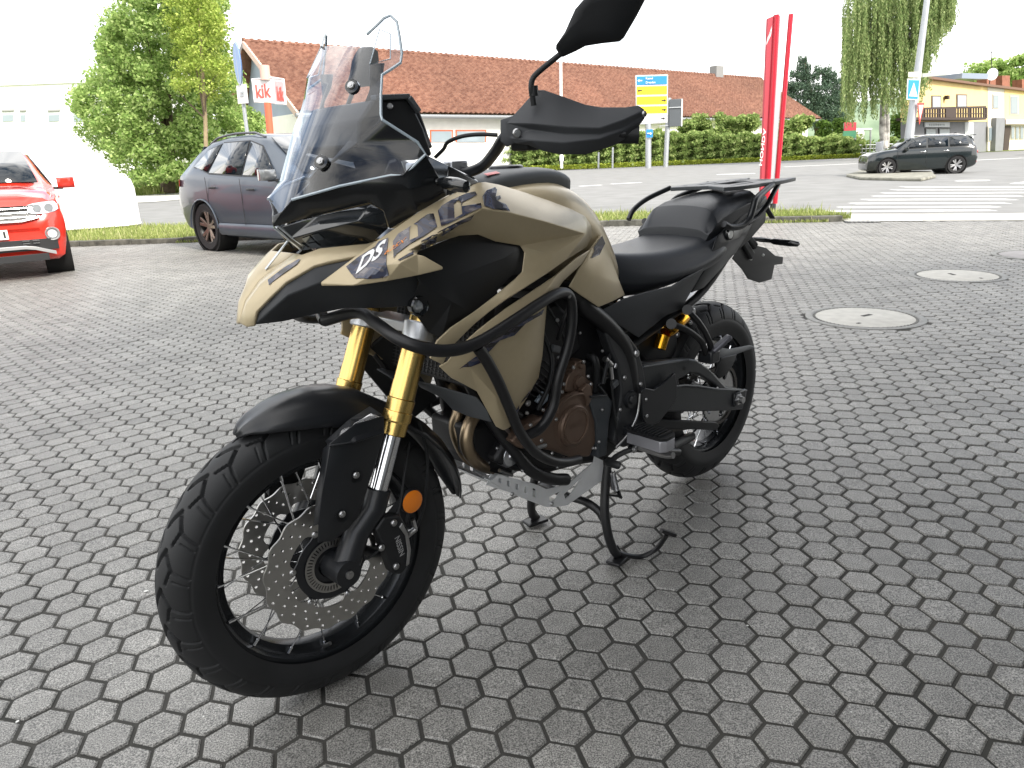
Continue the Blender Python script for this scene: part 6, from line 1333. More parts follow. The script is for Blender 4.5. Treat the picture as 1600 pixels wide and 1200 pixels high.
# --- white building on the left
wb_ = thing('white_building', 'flat roofed white commercial building on the left', 'building', (-40, 62, 0))
a0 = D(-420, 140, 62); a1 = D(215, 126, 64)
mb = MB(); mb.prism([(-85+40, 0, -.1), (a1.x+40, 2, -.1), (a1.x+40, 2, a1.z), (-85+40, 0, a1.z)], (0, 14, 0)); ww = obj('wall', mb, mat('bright_white_wall', (.83, .83, .82), .7), wb_)
mb = MB(); mb.prism([(-85+40, -.15, a1.z), (a1.x+40.1, 1.85, a1.z), (a1.x+40.1, 1.85, a1.z+.25), (-85+40, -.15, a1.z+.25)], (0, 14, 0)); obj('parapet', mb, mat('parapet_white', (.7, .7, .7), .6), wb_)
wa_, wb2 = (-85, 62), (a1.x, 64)
for px in ((2, 172, 21, 190), (74, 172, 93, 190), (113, 173, 130, 190), (30, 172, 40, 190)):
    o = fbox('window', rect(*px), wa_, wb2, mat('window_recess', (.5, .52, .53), .4), wb_, .02, .2); o.data.transform(Matrix.Translation(Vector((40, -62, 0))))
    o2 = fbox('lintel', rect(px[0], px[1]-1, px[2], px[1]+2), wa_, wb2, mat('lintel_grey', (.3, .3, .3), .6), wb_, .12, .2); o2.data.transform(Matrix.Translation(Vector((40, -62, 0))))
    o3 = fbox('pane', rect(px[0]+2, px[1]+8, px[2]-1, px[3]), wa_, wb2, glass_b, o, .06, .05); o3.data.transform(Matrix.Translation(Vector((40, -62, 0))))

# --- yellow house on the right
yel = mat('yellow_render', (.72, .55, .25), .85, noise=.04, nscale=1); pal = mat('cream_render', (.70, .66, .56), .85, noise=.04, nscale=1); gry = mat('grey_render', (.20, .205, .215), .8, noise=.06, nscale=1.5)
YA = D(1418, 120, 68); YB = D(1543, 133, 80); YC = D(1690, 152, 97)
yh = thing('yellow_house', 'two storey yellow house with a dark wooden balcony', 'building', (YB.x, YB.y, 0)); Y0 = Vector((YB.x, YB.y, 0))
def yb(name, px, A, B, m, out=.05, depth=.2, par=None, bevel=0): o = fbox(name, px, (A.x, A.y), (B.x, B.y), m, par or yh, out, depth, bevel); o.data.transform(Matrix.Translation(-Y0)); return o
yb('upper_wall', [(1418, 116), (1543, 133), (1543, 190), (1418, 190)], YA, YB, yel, 0, .6)
yb('lower_wall', [(1418, 190.3), (1543, 190.3), (1543, 238), (1418, 243)], YA, YB, gry, -.03, .6)
yb('side_wall', [(1543.5, 133), (1690, 152), (1690, 233), (1543.5, 236)], YB, YC, pal, .02, .6)
yb('side_upper_wall', [(1570, 137), (1690, 152), (1690, 186), (1570, 186)], YB, YC, mat('warm_yellow', (.78, .58, .25), .85), .06, .1)
yb('roof_edge', [(1412, 113.5), (1543, 131), (1543, 134.5), (1412, 117.5)], YA, YB, mat('roof_brown', (.16, .09, .06), .7), .5, 1.2)
yb('roof_edge', [(1543, 131), (1700, 150), (1700, 154), (1543, 134.5)], YB, YC, mat('roof_brown'), .5, 1.2)
bal = mat('dark_timber', (.045, .03, .024), .7)
yb('balcony_floor', [(1430, 183), (1541, 183.5), (1541, 187), (1430, 187)], YA, YB, bal, 1.6, 1.6)
yb('balcony_rail', [(1440, 168), (1541, 165.5), (1541, 168.5), (1440, 171)], YA, YB, bal, 1.6, .12)
yb('balcony_rail', [(1440, 177), (1541, 177), (1541, 178.2), (1440, 178.2)], YA, YB, bal, 1.6, .1)
for k in range(26):
    u = 1441+k*4; yb('baluster', [(u, 168), (u+1.6+(k % 6 == 0)*1.2, 168), (u+1.6+(k % 6 == 0)*1.2, 185), (u, 185)], YA, YB, bal, 1.58, .08)
yb('balcony_panel', [(1478, 169), (1494, 169), (1494, 184), (1478, 184)], YA, YB, bal, 1.62, .05)
for x0, y0, x1, y1 in ((1456, 149, 1471, 169), (1495, 147, 1511, 168)):
    f = yb('shutter_door', rect(x0, y0, x1, y1, .02), YA, YB, mat('door_frame_brown', (.12, .08, .06), .6), .06, .2); yb('shutter', rect(x0+1.5, y0+1.8, x1-1, y1, .02), YA, YB, mat('shutter_grey', (.34, .36, .37), .6), .1, .1, f)
yb('wall_lamp', [(1481, 149), (1484, 149), (1484, 155), (1481, 155)], YA, YB, bal, .4, .3)
sg_ = yb('shop_sign', rect(1446, 191, 1484, 198.5, .0), YA, YB, mat('sign_pale', (.55, .58, .60), .5), .15, .12)
mb = MB()
for k in range(9): yb('sign_stroke', rect(1452+k*2.8, 193.5, 1453.6+k*2.8, 196.3, 0), YA, YB, mat('sign_grey', (.25, .28, .3), .5), .17, .02, sg_)
for x0, x1 in ((1446, 1463), (1467, 1485)): f = yb('shop_window', rect(x0, 200, x1, 217, 0), YA, YB, carblk, .05, .1); yb('pane', rect(x0+1.5, 202, x1-1, 216, 0), YA, YB, glass_b, .08, .05, f)
yb('door', rect(1508, 191, 1521, 216, 0), YA, YB, mat('door_pale', (.5, .52, .52), .5), .06, .1)
for x0, y0, x1, y1 in ((1551, 147, 1562, 170), (1543.9, 197.5, 1555, 221), (1578, 149, 1592, 179)):
    f = yb('window', rect(x0, y0, x1, y1, 0), YB, YC, mat('frame_pale', (.45, .42, .36), .6), .1, .1); yb('pane', rect(x0+1.8, y0+1.8, x1-1.6, y1-1.5, 0), YB, YC, glass_b, .14, .05, f)
yb('pillar', [(1557, 184), (1571, 184), (1567, 236), (1555, 236)], YB, YC, gry, .5, .5)
yb('doorway', [(1571, 196), (1580, 196), (1576, 235), (1568, 235)], YB, YC, bal, .08, .1)
for k in range(6): f = yb('window', rect(1580+k*7, 197, 1585.5+k*7, 218, 0), YB, YC, mat('frame_pale'), .1, .1); yb('pane', rect(1581+k*7, 198.5, 1585+k*7, 216.5, 0), YB, YC, glass_b, .14, .05, f)
yb('fascia', [(1572, 186.5), (1690, 187.5), (1690, 194), (1572, 194)], YB, YC, mat('pink_fascia', (.6, .5, .48), .7), .6, .6)
brick = mat('brick_chimney', (.25, .10, .06), .85, noise=.2, nscale=3)
for u0, u1, v0, v1 in ((1542, 1556, 121, 136), (1566, 1578, 118, 140), (1597, 1606, 124, 145)):
    yb('chimney', [(u0, v0), (u1, v0), (u1, v1), (u0, v1)], YB, YC, brick, -1.5, 1.0)
q = D(1550, 116, 81)-Y0; mb = MB(); mb.lathe([(0, .1), (.35, .06), (.6, -.06), (.62, -.06)], c=q, axis='Y', n=20); obj('satellite_dish', mb, mat('dish_white', (.7, .7, .7), .5), yh, smooth=60)
mb = MB(); mb.tube([q+Vector((0, .2, 0)), q+Vector((0, .2, -1.6))], .05, 6); mb.tube([D(1549, 78, 82)-Y0, D(1550, 122, 82)-Y0], .04, 6); mb.tube([D(1545, 82, 82)-Y0, D(1555, 82.5, 82)-Y0], .03, 4); obj('roof_aerial', mb, carblk, yh)
mb = MB(); mb.box(D(1500, 121.5, 78)-Y0, (4.5, 3, .5), .5); obj('roof_light', mb, mat('roof_light', (.2, .24, .3), .3), yh)

# --- the dealer's own hall behind the camera (shades the forecourt)
hall = thing('dealer_hall', 'grey metal clad showroom hall behind the camera', 'building', (14, -7, 0))
hm = mat('hall_cladding', (.13, .135, .14), .6); mb = MB(); mb.box((.3, 0, 4), (25, 12, 8)); mb.box((-6.2, 7.9, 2.6), (4.6, 3.8, 5.2)); obj('hall_wall_shade_wing', mb, hm, hall)  # second block: unseen wing added to block sky light from the right
mb = MB(); mb.box((-9.6, 8.0, 2.6), (7.6, 4.2, .3)); obj('added_shade_roof', mb, mat('shade_roof_dark', (.05, .05, .055), .6), hall)  # unseen roof slab added to cut sky light over the right foreground
for k in range(9): mb = MB(); mb.box((-11+k*2.7, 6.03, 1.5), (2.4, .06, 2.6)); obj('window', mb, glass_b, hall)

# ------------------------------------------------------------------ street furniture
galv = mat('galvanised', (.42, .44, .46), .45, metal=.6, noise=.06, nscale=3)
def post(par, a, b_, r, m=galv, r2=None, name='pole', n=14): mb = MB(); mb.tube([a, b_], [r, r2 or r], n); return obj(name, mb, m, par)
def board(par, name, px, y, m, th=.05, bevel=0, dy=0):
    P = [D(u, v, y) for u, v in px]; o0 = par.location; mb = MB(); mb.prism([p-o0+Vector((0, dy, 0)) for p in P], (0, th, 0)); return obj(name, mb, m, par, bevel=bevel)
def ptext(par, s, a, b_, top, y, m, bold=.02, name='lettering', lift=.03):
    A_ = D(*a, y)-par.location; B_ = D(*b_, y)-par.location; T_ = D(*top, y)-par.location
    return text_on(name, s, A_, B_-A_, T_-A_, m, par, width=(B_-A_).length, height=(T_-A_).length, bold=bold, lift=lift)
# kik sign
ks = thing('shop_sign', 'white box sign reading kik on a red pole', 'sign', (D(425, 215, 36).x, 36, 0))
rp = mat('sign_red', (.75, .09, .07), .45); wsb = mat('sign_white', (.66, .66, .66), .5); rp2 = mat('pole_orange_red', (.62, .12, .06), .5)
post(ks, D(430, 300, 36)-ks.location, D(418, 160, 36)-ks.location, .16, rp2); post(ks, D(415, 125, 36)-ks.location, D(413, 102, 36)-ks.location, .22, mat('pole_top', (.6, .38, .32), .6))
a, b_, c, d = [D(u, v, 36)-ks.location for u, v in ((394, 124), (426, 121.5), (429.5, 161), (398, 159))]
e, f = [D(u, v, 37.2)-ks.location for u, v in ((443, 124), (446.5, 163))]
mb = MB(); g0 = D(410, 125, 37.3)-ks.location; h0 = D(413, 161, 37.3)-ks.location
mb.add([a, b_, c, d, e, f, g0, h0], [(0, 1, 2, 3), (1, 4, 5, 2), (4, 6, 7, 5), (6, 0, 3, 7), (0, 6, 4, 1), (3, 2, 5, 7)]); bx = obj('sign_box', mb, wsb, ks)
xa = (b_-a).normalized(); ya = (a-d).normalized()
mb = MB(); mb.tube([a, b_, c, d], .05, 6, closed=True); mb.tube([b_, e, f, c], .05, 6); obj('box_frame', mb, mat('frame_white', (.75, .72, .72), .5), bx)
n_ = xa.cross(ya)
text_on('lettering', 'kik', a+(d-a)*.86+(b_-a)*.12+n_*.04, xa, ya, rp, bx, width=(b_-a).length*.74, height=(d-a).length*.62, bold=.03, lift=0)
xa2 = (e-b_).normalized(); mb = MB(); mb.add([b_+(e-b_)*.12+(c-b_)*.12, b_+(e-b_)*.9+(c-b_)*.12, b_+(e-b_)*.9+(c-b_)*.92, b_+(e-b_)*.12+(c-b_)*.92], [(0, 1, 2, 3)]); nn = xa2.cross((b_-c).normalized())
mb.v = [tuple(Vector(v)+nn*.02) for v in mb.v]; obj('side_panel', mb, mat('sign_pink_grey', (.52, .33, .34), .5), bx, fix=False)
text_on('lettering', 'kik', b_+(c-b_)*.90+(e-b_)*.2+nn*.05, xa2, (b_-c), rp, bx, width=(e-b_).length*.62, height=(d-a).length*.66, bold=.04, lift=0)
# round blue sign seen edge on
rs = thing('traffic_sign', 'round blue traffic sign seen almost edge on above a small white plate', 'traffic sign', (D(384, 215, 14.6).x, 14.6, 0))
post(rs, D(392, 262, 14.6)-rs.location-Vector((0, 0, 1.1)), D(369, 72, 14.6)-rs.location, .035)
cc = D(371.5, 99, 14.55)-rs.location; M4 = Matrix.Rotation(R(-62), 3, 'Z') @ Matrix.Rotation(R(-4), 3, 'Y')
mb = MB(); mb.lathe([(0, -.012), (.36, -.012), (.37, 0), (.36, .008), (0, .008)], c=cc, axis='Y', n=40, M=M4); obj('sign_disc', mb, mat('traffic_blue', (.12, .24, .50), .4), rs)
mb = MB(); mb.lathe([(.345, -.0135), (.362, -.0135), (.362, -.0125), (.345, -.0125)], c=cc, axis='Y', n=40, M=M4, closed=True); obj('white_rim', mb, wsb, rs)
bq = [D(u, v, 14.5)-rs.location for u, v in ((369, 134), (384, 131), (387.5, 161), (372, 162))]; mb = MB(); mb.prism(bq, (.004, .02, 0)); o = obj('white_plate', mb, wsb, rs)
mb = MB()
for v0 in (143, 148): mb.add([D(u, v, 14.48)-rs.location for u, v in ((375, v0), (381, v0-1), (381.5, v0+2.4), (375.5, v0+3))], [(0, 1, 2, 3)])
obj('plate_print', mb, mat('print_grey', (.3, .32, .34), .5), o, fix=False)
# direction board
Yb = 66.5
ds = thing('direction_sign', 'tall direction sign with one blue and three yellow fields beside the road', 'road sign', (D(1012, 262, Yb).x, Yb, 0))
post(ds, D(1013, 264, Yb+.2)-ds.location, D(1013, 193, Yb+.2)-ds.location, .26)
wb3 = board(ds, 'board_back', [(993, 117.5), (1044, 116.5), (1043, 192), (994, 195)], Yb, wsb, .15, .05)
tb = mat('sign_blue', (.02, .22, .55), .4); ty_ = mat('sign_yellow', (.85, .60, .02), .45)
def fld(px, m, nm='field'): o = board(ds, nm, px, Yb, m, .04, dy=-.05); return o
fld([(995, 119.5), (1042, 118.5), (1042, 131.5), (995, 133)], tb, 'blue_field')
for v0, v1 in ((135.2, 148), (151, 163.5), (166.5, 177.5)): fld([(995, v0), (1042, v0-1), (1042, v1-1), (995, v1)], ty_, 'yellow_field')
fld([(995.5, 180), (1041.5, 179), (1041, 190), (995.5, 192)], wsb, 'white_field')
pb_ = mat('print_black', (.02, .02, .02), .5)
ptext(ds, 'Kassel', (1009, 124.4), (1020, 124), (1009, 120.8), Yb-.1, wsb); ptext(ds, 'Dresden', (1009, 130.8), (1024, 130.2), (1009, 127.2), Yb-.1, wsb)
def arrow(u, v, s_, m, par=ds, y=None):
    y = y or Yb-.08; mb = MB(); P = [(u-4*s_, v), (u-1*s_, v-2.4), (u-1*s_, v-.9), (u+3.4*s_, v-1), (u+3.4*s_, v+.7), (u-1*s_, v+.8), (u-1*s_, v+2.4)]
    mb.add([D(a, b_, y)-par.location for a, b_ in P], [tuple(range(7))]); return obj('arrow', mb, m, par, fix=False, smooth=0)
arrow(1000, 141.5, 1, pb_); arrow(1037, 156.8, -1, pb_); arrow(1037, 171.5, -1, pb_); arrow(1036, 185, -.8, pb_); arrow(1000, 126, 1, wsb)
sb_ = board(ds, 'small_blue_sign', [(1010, 202.5), (1020, 202), (1020, 214.5), (1010, 215)], Yb-.2, tb, .05); arrow(1015, 208.5, -1, wsb, ds, Yb-.3)
# second, dark-backed sign
s2 = thing('road_sign', 'dark grey back of a road sign right of the yellow direction sign', 'road sign', (D(1042, 260, 69).x, 69, 0))
post(s2, D(1040, 262, 69)-s2.location, D(1045, 153, 69)-s2.location, .22)
board(s2, 'sign_back', [(1046, 155.5), (1065, 154), (1064, 197), (1045, 198.5)], 68.6, mat('sign_back_grey', (.09, .10, .11), .5, metal=.3), .1, .03)
board(s2, 'sign_edge', [(1065, 154), (1067, 154.5), (1066, 197.5), (1064, 197)], 68.55, wsb, .15)
board(s2, 'cross_bar', [(1030, 196), (1046, 195), (1046, 196.5), (1030, 197.5)], 68.7, galv, .1)
board(s2, 'cross_bar', [(1045, 167.5), (1065, 166.5), (1065, 168), (1045, 169)], 68.5, galv, .05)
# thin white mast, short posts by the hedge
fm = thing('flag_mast', 'thin white mast rising before the tiled roof', 'mast', (D(877, 262, 71).x, 71, 0)); post(fm, D(877.5, 263, 71)-fm.location, D(876, 96, 71)-fm.location, .14, mat('mast_white', (.7, .7, .7), .5)); board(fm, 'mast_box', [(874.5, 243), (881, 243), (880.5, 252), (875, 252)], 70.8, mat('mast_white'), .4)
for (u, v, l_) in ((935, 238, 'shorter left one of two thin grey posts before the hedge'), (957, 230, 'taller right one of two thin grey posts before the hedge')):
    t = thing('marker_post', l_, 'post', (D(u, 262, 72).x, 72, 0), 0, 'thin posts before the hedge'); post(t, D(u, 263, 72)-t.location, D(u+.5, v, 72)-t.location, .09)
# red dealer pylon by the verge
py0 = G(1199, 329); Yp = py0.y
py_ = thing('dealer_pylon', 'tall red and grey dealer pylon with a white wing emblem standing on the verge', 'sign', (py0.x, Yp, 0))
rr_ = mat('pylon_red', (.50, .012, .03), .35, coat=.3); gy = mat('pylon_grey', (.55, .57, .60), .4, metal=.4); rpk = mat('pylon_panel', (.46, .06, .08), .4)
def PP(u, v, y=Yp): return D(u, v, y)-py_.location
post(py_, PP(1198, 318), PP(1213.5, 23), .052, rr_, name='red_tube'); post(py_, PP(1211, 318), PP(1236, 22), .045, rr_, name='red_tube')
mb = MB(); mb.prism([PP(1201, 318), PP(1208, 318), PP(1228, 40), PP(1219, 24)], (0, .05, 0)); obj('grey_web', mb, gy, py_, bevel=.004)
mb = MB(); mb.prism([PP(1188, 316), PP(1196, 316), PP(1211, 24), PP(1200, 29)], (-.02, .04, 0)); pn = obj('red_panel', mb, rpk, py_, bevel=.004)
for a_ in (((1196, 318), (1196.5, 342)), ((1208, 318), (1206.5, 342))): post(py_, PP(*a_[1])-Vector((0, 0, .12)), PP(*a_[0]), .055, mat('pylon_foot', (.03, .03, .035), .5), name='black_foot')
mb = MB()
for k in range(4):
    mb.add([PP(u, v, Yp-.07) for u, v in ((1197+k*1.6, 71-k*4), (1204.5+k*.4, 55-k*4.5), (1205.8+k*.3, 47-k*2.5), (1199.5+k*1.2, 58-k*3))], [(0, 1, 2, 3)])
obj('wing_emblem', mb, mat('emblem_white', (.75, .78, .78), .4), pn, fix=False, smooth=0)
ptext(py_, 'HONDA', (1186.8, 258), (1193.6, 200), (1191.3, 259), Yp-.06, mat('emblem_white')).parent = pn
# lamp post with its signs on the island
Lb = G(1414, 271); Yl = Lb.y
lp = thing('lamp_post', 'tall grey lamp post carrying traffic signs on the traffic island', 'street lamp', (Lb.x, Yl, 0))
def LP(u, v, y=None): return D(u, v, y or Yl)-lp.location
mb = MB(); mb.tube([LP(1414, 271), LP(1418, 235), LP(1421, 210), LP(1446, 20), LP(1452, -30)], [.19, .185, .17, .105, .10], 18); obj('pole', mb, galv, lp)
mb = MB(); mb.tube([LP(1414, 272), LP(1415.5, 262)], .20, 18); obj('pole_foot', mb, mat('foot_dark', (.10, .11, .12), .6), lp)
def lboard(nm, px, m, dy, th=.03, par=None): P = [LP(u, v)+Vector((0, dy, 0)) for u, v in px]; mb = MB(); mb.prism(P, (0, th, 0)); return obj(nm, mb, m, par or lp, bevel=.004)
cwb = lboard('crossing_sign', [(1412, 124), (1432, 124.5), (1429, 157.5), (1410.5, 156.5)], wsb, -.28)
lboard('blue_field', [(1413.5, 126), (1430.3, 126.5), (1427.7, 155.8), (1412.2, 155)], mat('crossing_blue', (.03, .28, .60), .4), -.29, .02, cwb)
lboard('white_triangle', [(1421.5, 130), (1427.3, 152), (1413.8, 151.5)], wsb, -.30, .02, cwb)
lboard('name_plate', [(1413.5, 113.8), (1434, 113.8), (1433.5, 122), (1413.5, 122)], mat('cream_plate', (.72, .68, .55), .5), -.28)
lboard('name_plate', [(1440, 115), (1479, 112), (1479, 117.5), (1440, 121)], mat('green_grey_plate', (.40, .43, .38), .5), -.05)
yw = lboard('give_way_sign', [(1428.5, 161.5), (1439.5, 161), (1431.5, 195.5)], rp, -.24)
lboard('white_field', [(1430, 165), (1437.5, 164.7), (1432.2, 187)], wsb, -.25, .02, yw)
# thin sign post on the island
Tb = G(1374, 271); tp = thing('island_sign', 'thin post with a small grey sign board at the left end of the island', 'traffic sign', (Tb.x, Tb.y, 0))
post(tp, D(1374, 272, Tb.y)-tp.location, D(1379, 220, Tb.y)-tp.location, .05); board(tp, 'sign_board', [(1369, 222), (1378, 221.5), (1377, 246), (1368, 244)], Tb.y-.1, galv, .04, .01)
# red and green board far right of the hedge
rg = thing('advert_board', 'red over green advertising board right of the hedge', 'sign', (D(1330, 215, 84).x, 84, 0))
board(rg, 'red_field', [(1320, 191), (1338, 191), (1338, 203.5), (1319.5, 204.5)], 84, mat('board_red', (.45, .05, .07), .6), .2); board(rg, 'green_field', [(1318.5, 204.8), (1338, 203.8), (1337, 215.5), (1317, 216)], 84, mat('board_green', (.06, .22, .13), .6), .2)
for u in (1320, 1336): post(rg, D(u, 246, 84.2)-rg.location, D(u, 192, 84.2)-rg.location, .12)
sf = thing('garden_fence', 'low pale wire fence between the hedge and the birch tree', 'fence', (D(1360, 236, 86).x, 86, 0))
for k in range(10): u = 1341+k*6; post(sf, D(u, 245, 86)-sf.location, D(u, 226, 86)-sf.location, .08)
mb = MB()
for v in (227, 233, 239): mb.tube([D(1341, v, 86)-sf.location, D(1395, v-2, 86)-sf.location], .05, 6)
obj('wire', mb, galv, sf)
gt_ = thing('white_barrier', 'white horizontal bar with a round sign beside the red and green board', 'barrier', (D(1350, 203, 88).x, 88, 0))
mb = MB(); mb.tube([D(1338, 202, 88)-gt_.location, D(1362, 202, 88)-gt_.location], .12, 8); obj('bar', mb, wsb, gt_); mb = MB(); mb.lathe([(0, -.05), (.7, -.05), (.7, .05), (0, .05)], c=D(1341, 210, 87.5)-gt_.location, n=20); obj('round_sign', mb, wsb, gt_)
post(gt_, D(1360, 236, 88)-gt_.location, D(1360, 202, 88)-gt_.location, .1)
# low grey wall / rail behind the grass at left
lw = thing('low_wall', 'low dark grey wall at the foot of the leafy trees', 'wall', (D(240, 279, 58).x, 58, 0))
mb = MB(); mb.prism([D(u, v, 58)-lw.location for u, v in ((195, 281), (330, 275), (330, 279.5), (195, 285.5))], (0, .3, 0)); obj('coping', mb, mat('old_stone', (.22, .20, .17), .9, noise=.2, nscale=2), lw)
mb = MB(); mb.prism([D(u, v, 58)-lw.location+Vector((0, .06, 0)) for u, v in ((195, 284), (330, 278.5), (330, 287), (195, 291))], (0, .25, 0)); obj('wall', mb, mat('old_stone_dark', (.13, .12, .10), .9, noise=.2, nscale=2), lw)

# ------------------------------------------------------------------ plants
def leaf_mat(name, c1, c2, c3=None, tr=.35):
    m = bpy.data.materials.new(name); m.use_nodes = True; t = m.node_tree; n = t.nodes; l = t.links; out = n['Material Output']; n.remove(n['Principled BSDF'])
    g = n.new('ShaderNodeNewGeometry'); r = n.new('ShaderNodeValToRGB'); e = r.color_ramp.elements; e[0].color = (*c1, 1); e[1].color = (*c2, 1)
    if c3: x = e.new(.85); x.color = (*c2, 1); e[-1].color = (*c3, 1)
    l.new(g.outputs['Random Per Island'], r.inputs[0]); d = n.new('ShaderNodeBsdfDiffuse'); tl_ = n.new('ShaderNodeBsdfTranslucent'); mx_ = n.new('ShaderNodeMixShader'); mx_.inputs[0].default_value = tr
    l.new(r.outputs[0], d.inputs[0]); l.new(r.outputs[0], tl_.inputs[0]); l.new(d.outputs[0], mx_.inputs[1]); l.new(tl_.outputs[0], mx_.inputs[2]); l.new(mx_.outputs[0], out.inputs[0]); return m
def leaves(name, P, size, m, parent, o0=(0, 0, 0), up=.3, aspect=.6, droop=False, kind=None, seed=1):
    g = np.random.default_rng(seed); n = len(P); nrm = g.normal(0, 1, (n, 3)); nrm[:, 2] = np.abs(nrm[:, 2])+up; nrm /= np.linalg.norm(nrm, axis=1)[:, None]
    a = g.normal(0, 1, (n, 3))
    if droop: a = a*.35+np.array([0, 0, -1.0]); nrm[:, 2] *= .3; nrm /= np.linalg.norm(nrm, axis=1)[:, None]
    a -= nrm*(a*nrm).sum(1)[:, None]; a /= np.linalg.norm(a, axis=1)[:, None]; b_ = np.cross(nrm, a); s_ = size*g.uniform(.6, 1.35, n)[:, None]
    P = P-np.array(o0); V = np.stack([P-a*s_*.5, P+b_*s_*aspect*.5, P+a*s_*.5, P-b_*s_*aspect*.5], 1).reshape(-1, 3); F = np.arange(n*4).reshape(-1, 4)
    return finish(name, npmesh(name, V, F), m, parent, smooth=0, kind=kind)
def inpoly(x, y, poly):
    c = np.zeros(len(x), bool); j = len(poly)-1
    for i in range(len(poly)):
        xa, ya = poly[i]; xb, yb = poly[j]; cond = ((ya > y) != (yb > y)) & (x < (xb-xa)*(y-ya)/(yb-ya+1e-9)+xa); c ^= cond; j = i
    return c
def crown_points(poly, y, depth, nclump, nleaf, cr_, seed=0):
    """clumps inside a crown whose silhouette is poly and whose depth is real"""
    g = np.random.default_rng(seed); xs = [p[0] for p in poly]; ys = [p[1] for p in poly]; C = []
    cxm = (min(xs)+max(xs))/2; hw = (max(xs)-min(xs))/2
    while len(C) < nclump:
        u = g.uniform(min(xs), max(xs)); v = g.uniform(min(ys), max(ys))
        if not inpoly(np.array([u]), np.array([v]), poly)[0]: continue
        r_ = min(1, abs(u-cxm)/hw); dd = depth*math.sqrt(max(.05, 1-r_*r_)); q = g.uniform(-1, 1); q = math.copysign(abs(q)**.6, q)
        C.append(D(u, v, y+q*dd))
    C = np.array([tuple(c) for c in C]); k = g.integers(0, nclump, nleaf); d = g.normal(0, 1, (nleaf, 3)); d /= np.linalg.norm(d, axis=1)[:, None]
    rad = cr_*(.55+.6*g.random(nclump))[k]*g.uniform(.45, 1.05, nleaf); d[:, 2] *= .75
    return C[k]+d*rad[:, None]
def trunk(par, pts, rs, m, nm='trunk'): mb = MB(); o0 = par.location; mb.tube([p-o0 for p in pts], rs, 10); return obj(nm, mb, m, par, smooth=60)
def limbs(par, base, tips, r, m):
    mb = MB(); o0 = par.location
    for t_ in tips:
        mid = (base+t_)/2+Vector((random.uniform(-.4, .4), random.uniform(-.4, .4), .3)); mb.tube(smooth_path([base-o0, mid-o0, t_-o0], 4), [r, r*.85, r*.75, r*.65, r*.55, r*.45, r*.35, r*.25, r*.12], 6)
    return obj('limb', mb, m, par, smooth=60)
bark = mat('bark', (.10, .075, .05), .9, noise=.3, nscale=5)
lg1 = leaf_mat('leaf_mid_green', (.19, .31, .08), (.44, .56, .20), (.58, .67, .32), tr=.45); lg2 = leaf_mat('leaf_yellow_green', (.22, .32, .06), (.46, .54, .13), (.56, .62, .22)); lgh = leaf_mat('leaf_hedge', (.14, .22, .06), (.36, .45, .16), (.52, .57, .25), tr=.42)
lgb = leaf_mat('leaf_birch', (.13, .20, .07), (.33, .40, .17), (.45, .50, .25)); lgp = leaf_mat('needles', (.05, .085, .06), (.13, .19, .13), tr=.2); lgd = leaf_mat('leaf_dark', (.04, .08, .02), (.14, .22, .05))
t1p = [(192, -60), (335, -60), (345, 0), (352, 40), (362, 90), (368, 120), (392, 160), (402, 190), (408, 225), (400, 262), (380, 285), (300, 285), (215, 280), (190, 258), (175, 235), (150, 225), (128, 205), (112, 182), (118, 150), (128, 125), (150, 112), (160, 80), (152, 75), (168, 50), (166, 10), (180, 0)]
t1 = thing('maple_tree', 'large round mid green tree left of the kik sign', 'tree', (D(262, 285, 47).x, 47, 0))
trunk(t1, [D(262, 300, 47), D(264, 230, 47), D(262, 150, 47)], [.45, .35, .2], bark)
limbs(t1, D(264, 235, 47), [D(u, v, 47+random.uniform(-3, 3)) for u, v in ((170, 190), (200, 130), (230, 60), (290, 40), (330, 120), (370, 180), (150, 215))], .22, bark)
leaves('crown', crown_points(t1p, 47, 4.6, 520, 110000, .80, 1), .22, lg1, t1, t1.location, seed=2)
t2p = [(268, -50), (318, -50), (330, -20), (342, 10), (345, 40), (356, 80), (362, 115), (356, 140), (340, 152), (325, 160), (305, 158), (290, 150), (276, 135), (268, 100), (262, 60), (266, 10)]
t2 = thing('young_tree', 'slender yellow green tree with a thin trunk in front of the round tree', 'tree', (D(322, 285, 40).x, 40, 0))
trunk(t2, [D(323, 300, 40), D(321, 190, 40), D(316, 100, 40), D(310, 10, 40)], [.11, .10, .07, .03], mat('young_bark', (.26, .20, .12), .9, noise=.2, nscale=6))
limbs(t2, D(320, 185, 40), [D(u, v, 40+random.uniform(-1, 1)) for u, v in ((290, 110), (345, 110), (300, 60), (335, 60), (350, 135), (280, 130))], .05, bark)
leaves('crown', crown_points(t2p, 40, 1.7, 130, 17000, .55, 3), .15, lg2, t2, t2.location, seed=4)
# birch
bt = thing('birch_tree', 'tall weeping birch with white bark beside the lamp post', 'tree', (D(1382, 236, 62).x, 62, 0)); o0 = bt.location
bkm = mat('birch_bark', (.62, .60, .55), .8, col2=(.10, .09, .08), nscale=2.2, ndetail=6)
trunk(bt, [D(1383, 243, 62), D(1379, 200, 62), D(1380, 150, 62), D(1384, 80, 62), D(1390, 10, 62)], [.33, .27, .20, .14, .08], bkm)
trunk(bt, [D(1385, 240, 62), D(1387, 190, 62), D(1384, 150, 62)], [.22, .17, .1], bkm, 'stem')
g = np.random.default_rng(9); P = []; tips = []
topp = [(1330, -40), (1480, -50), (1490, 20), (1470, 60), (1440, 90), (1420, 130), (1350, 130), (1332, 80), (1325, 20)]
lowy = lambda u: np.interp(u, [1312, 1318, 1325, 1340, 1360, 1385, 1400, 1420, 1435, 1447, 1455, 1465, 1480, 1492], [150, 185, 200, 205, 200, 190, 205, 200, 180, 150, 125, 95, 55, 45])
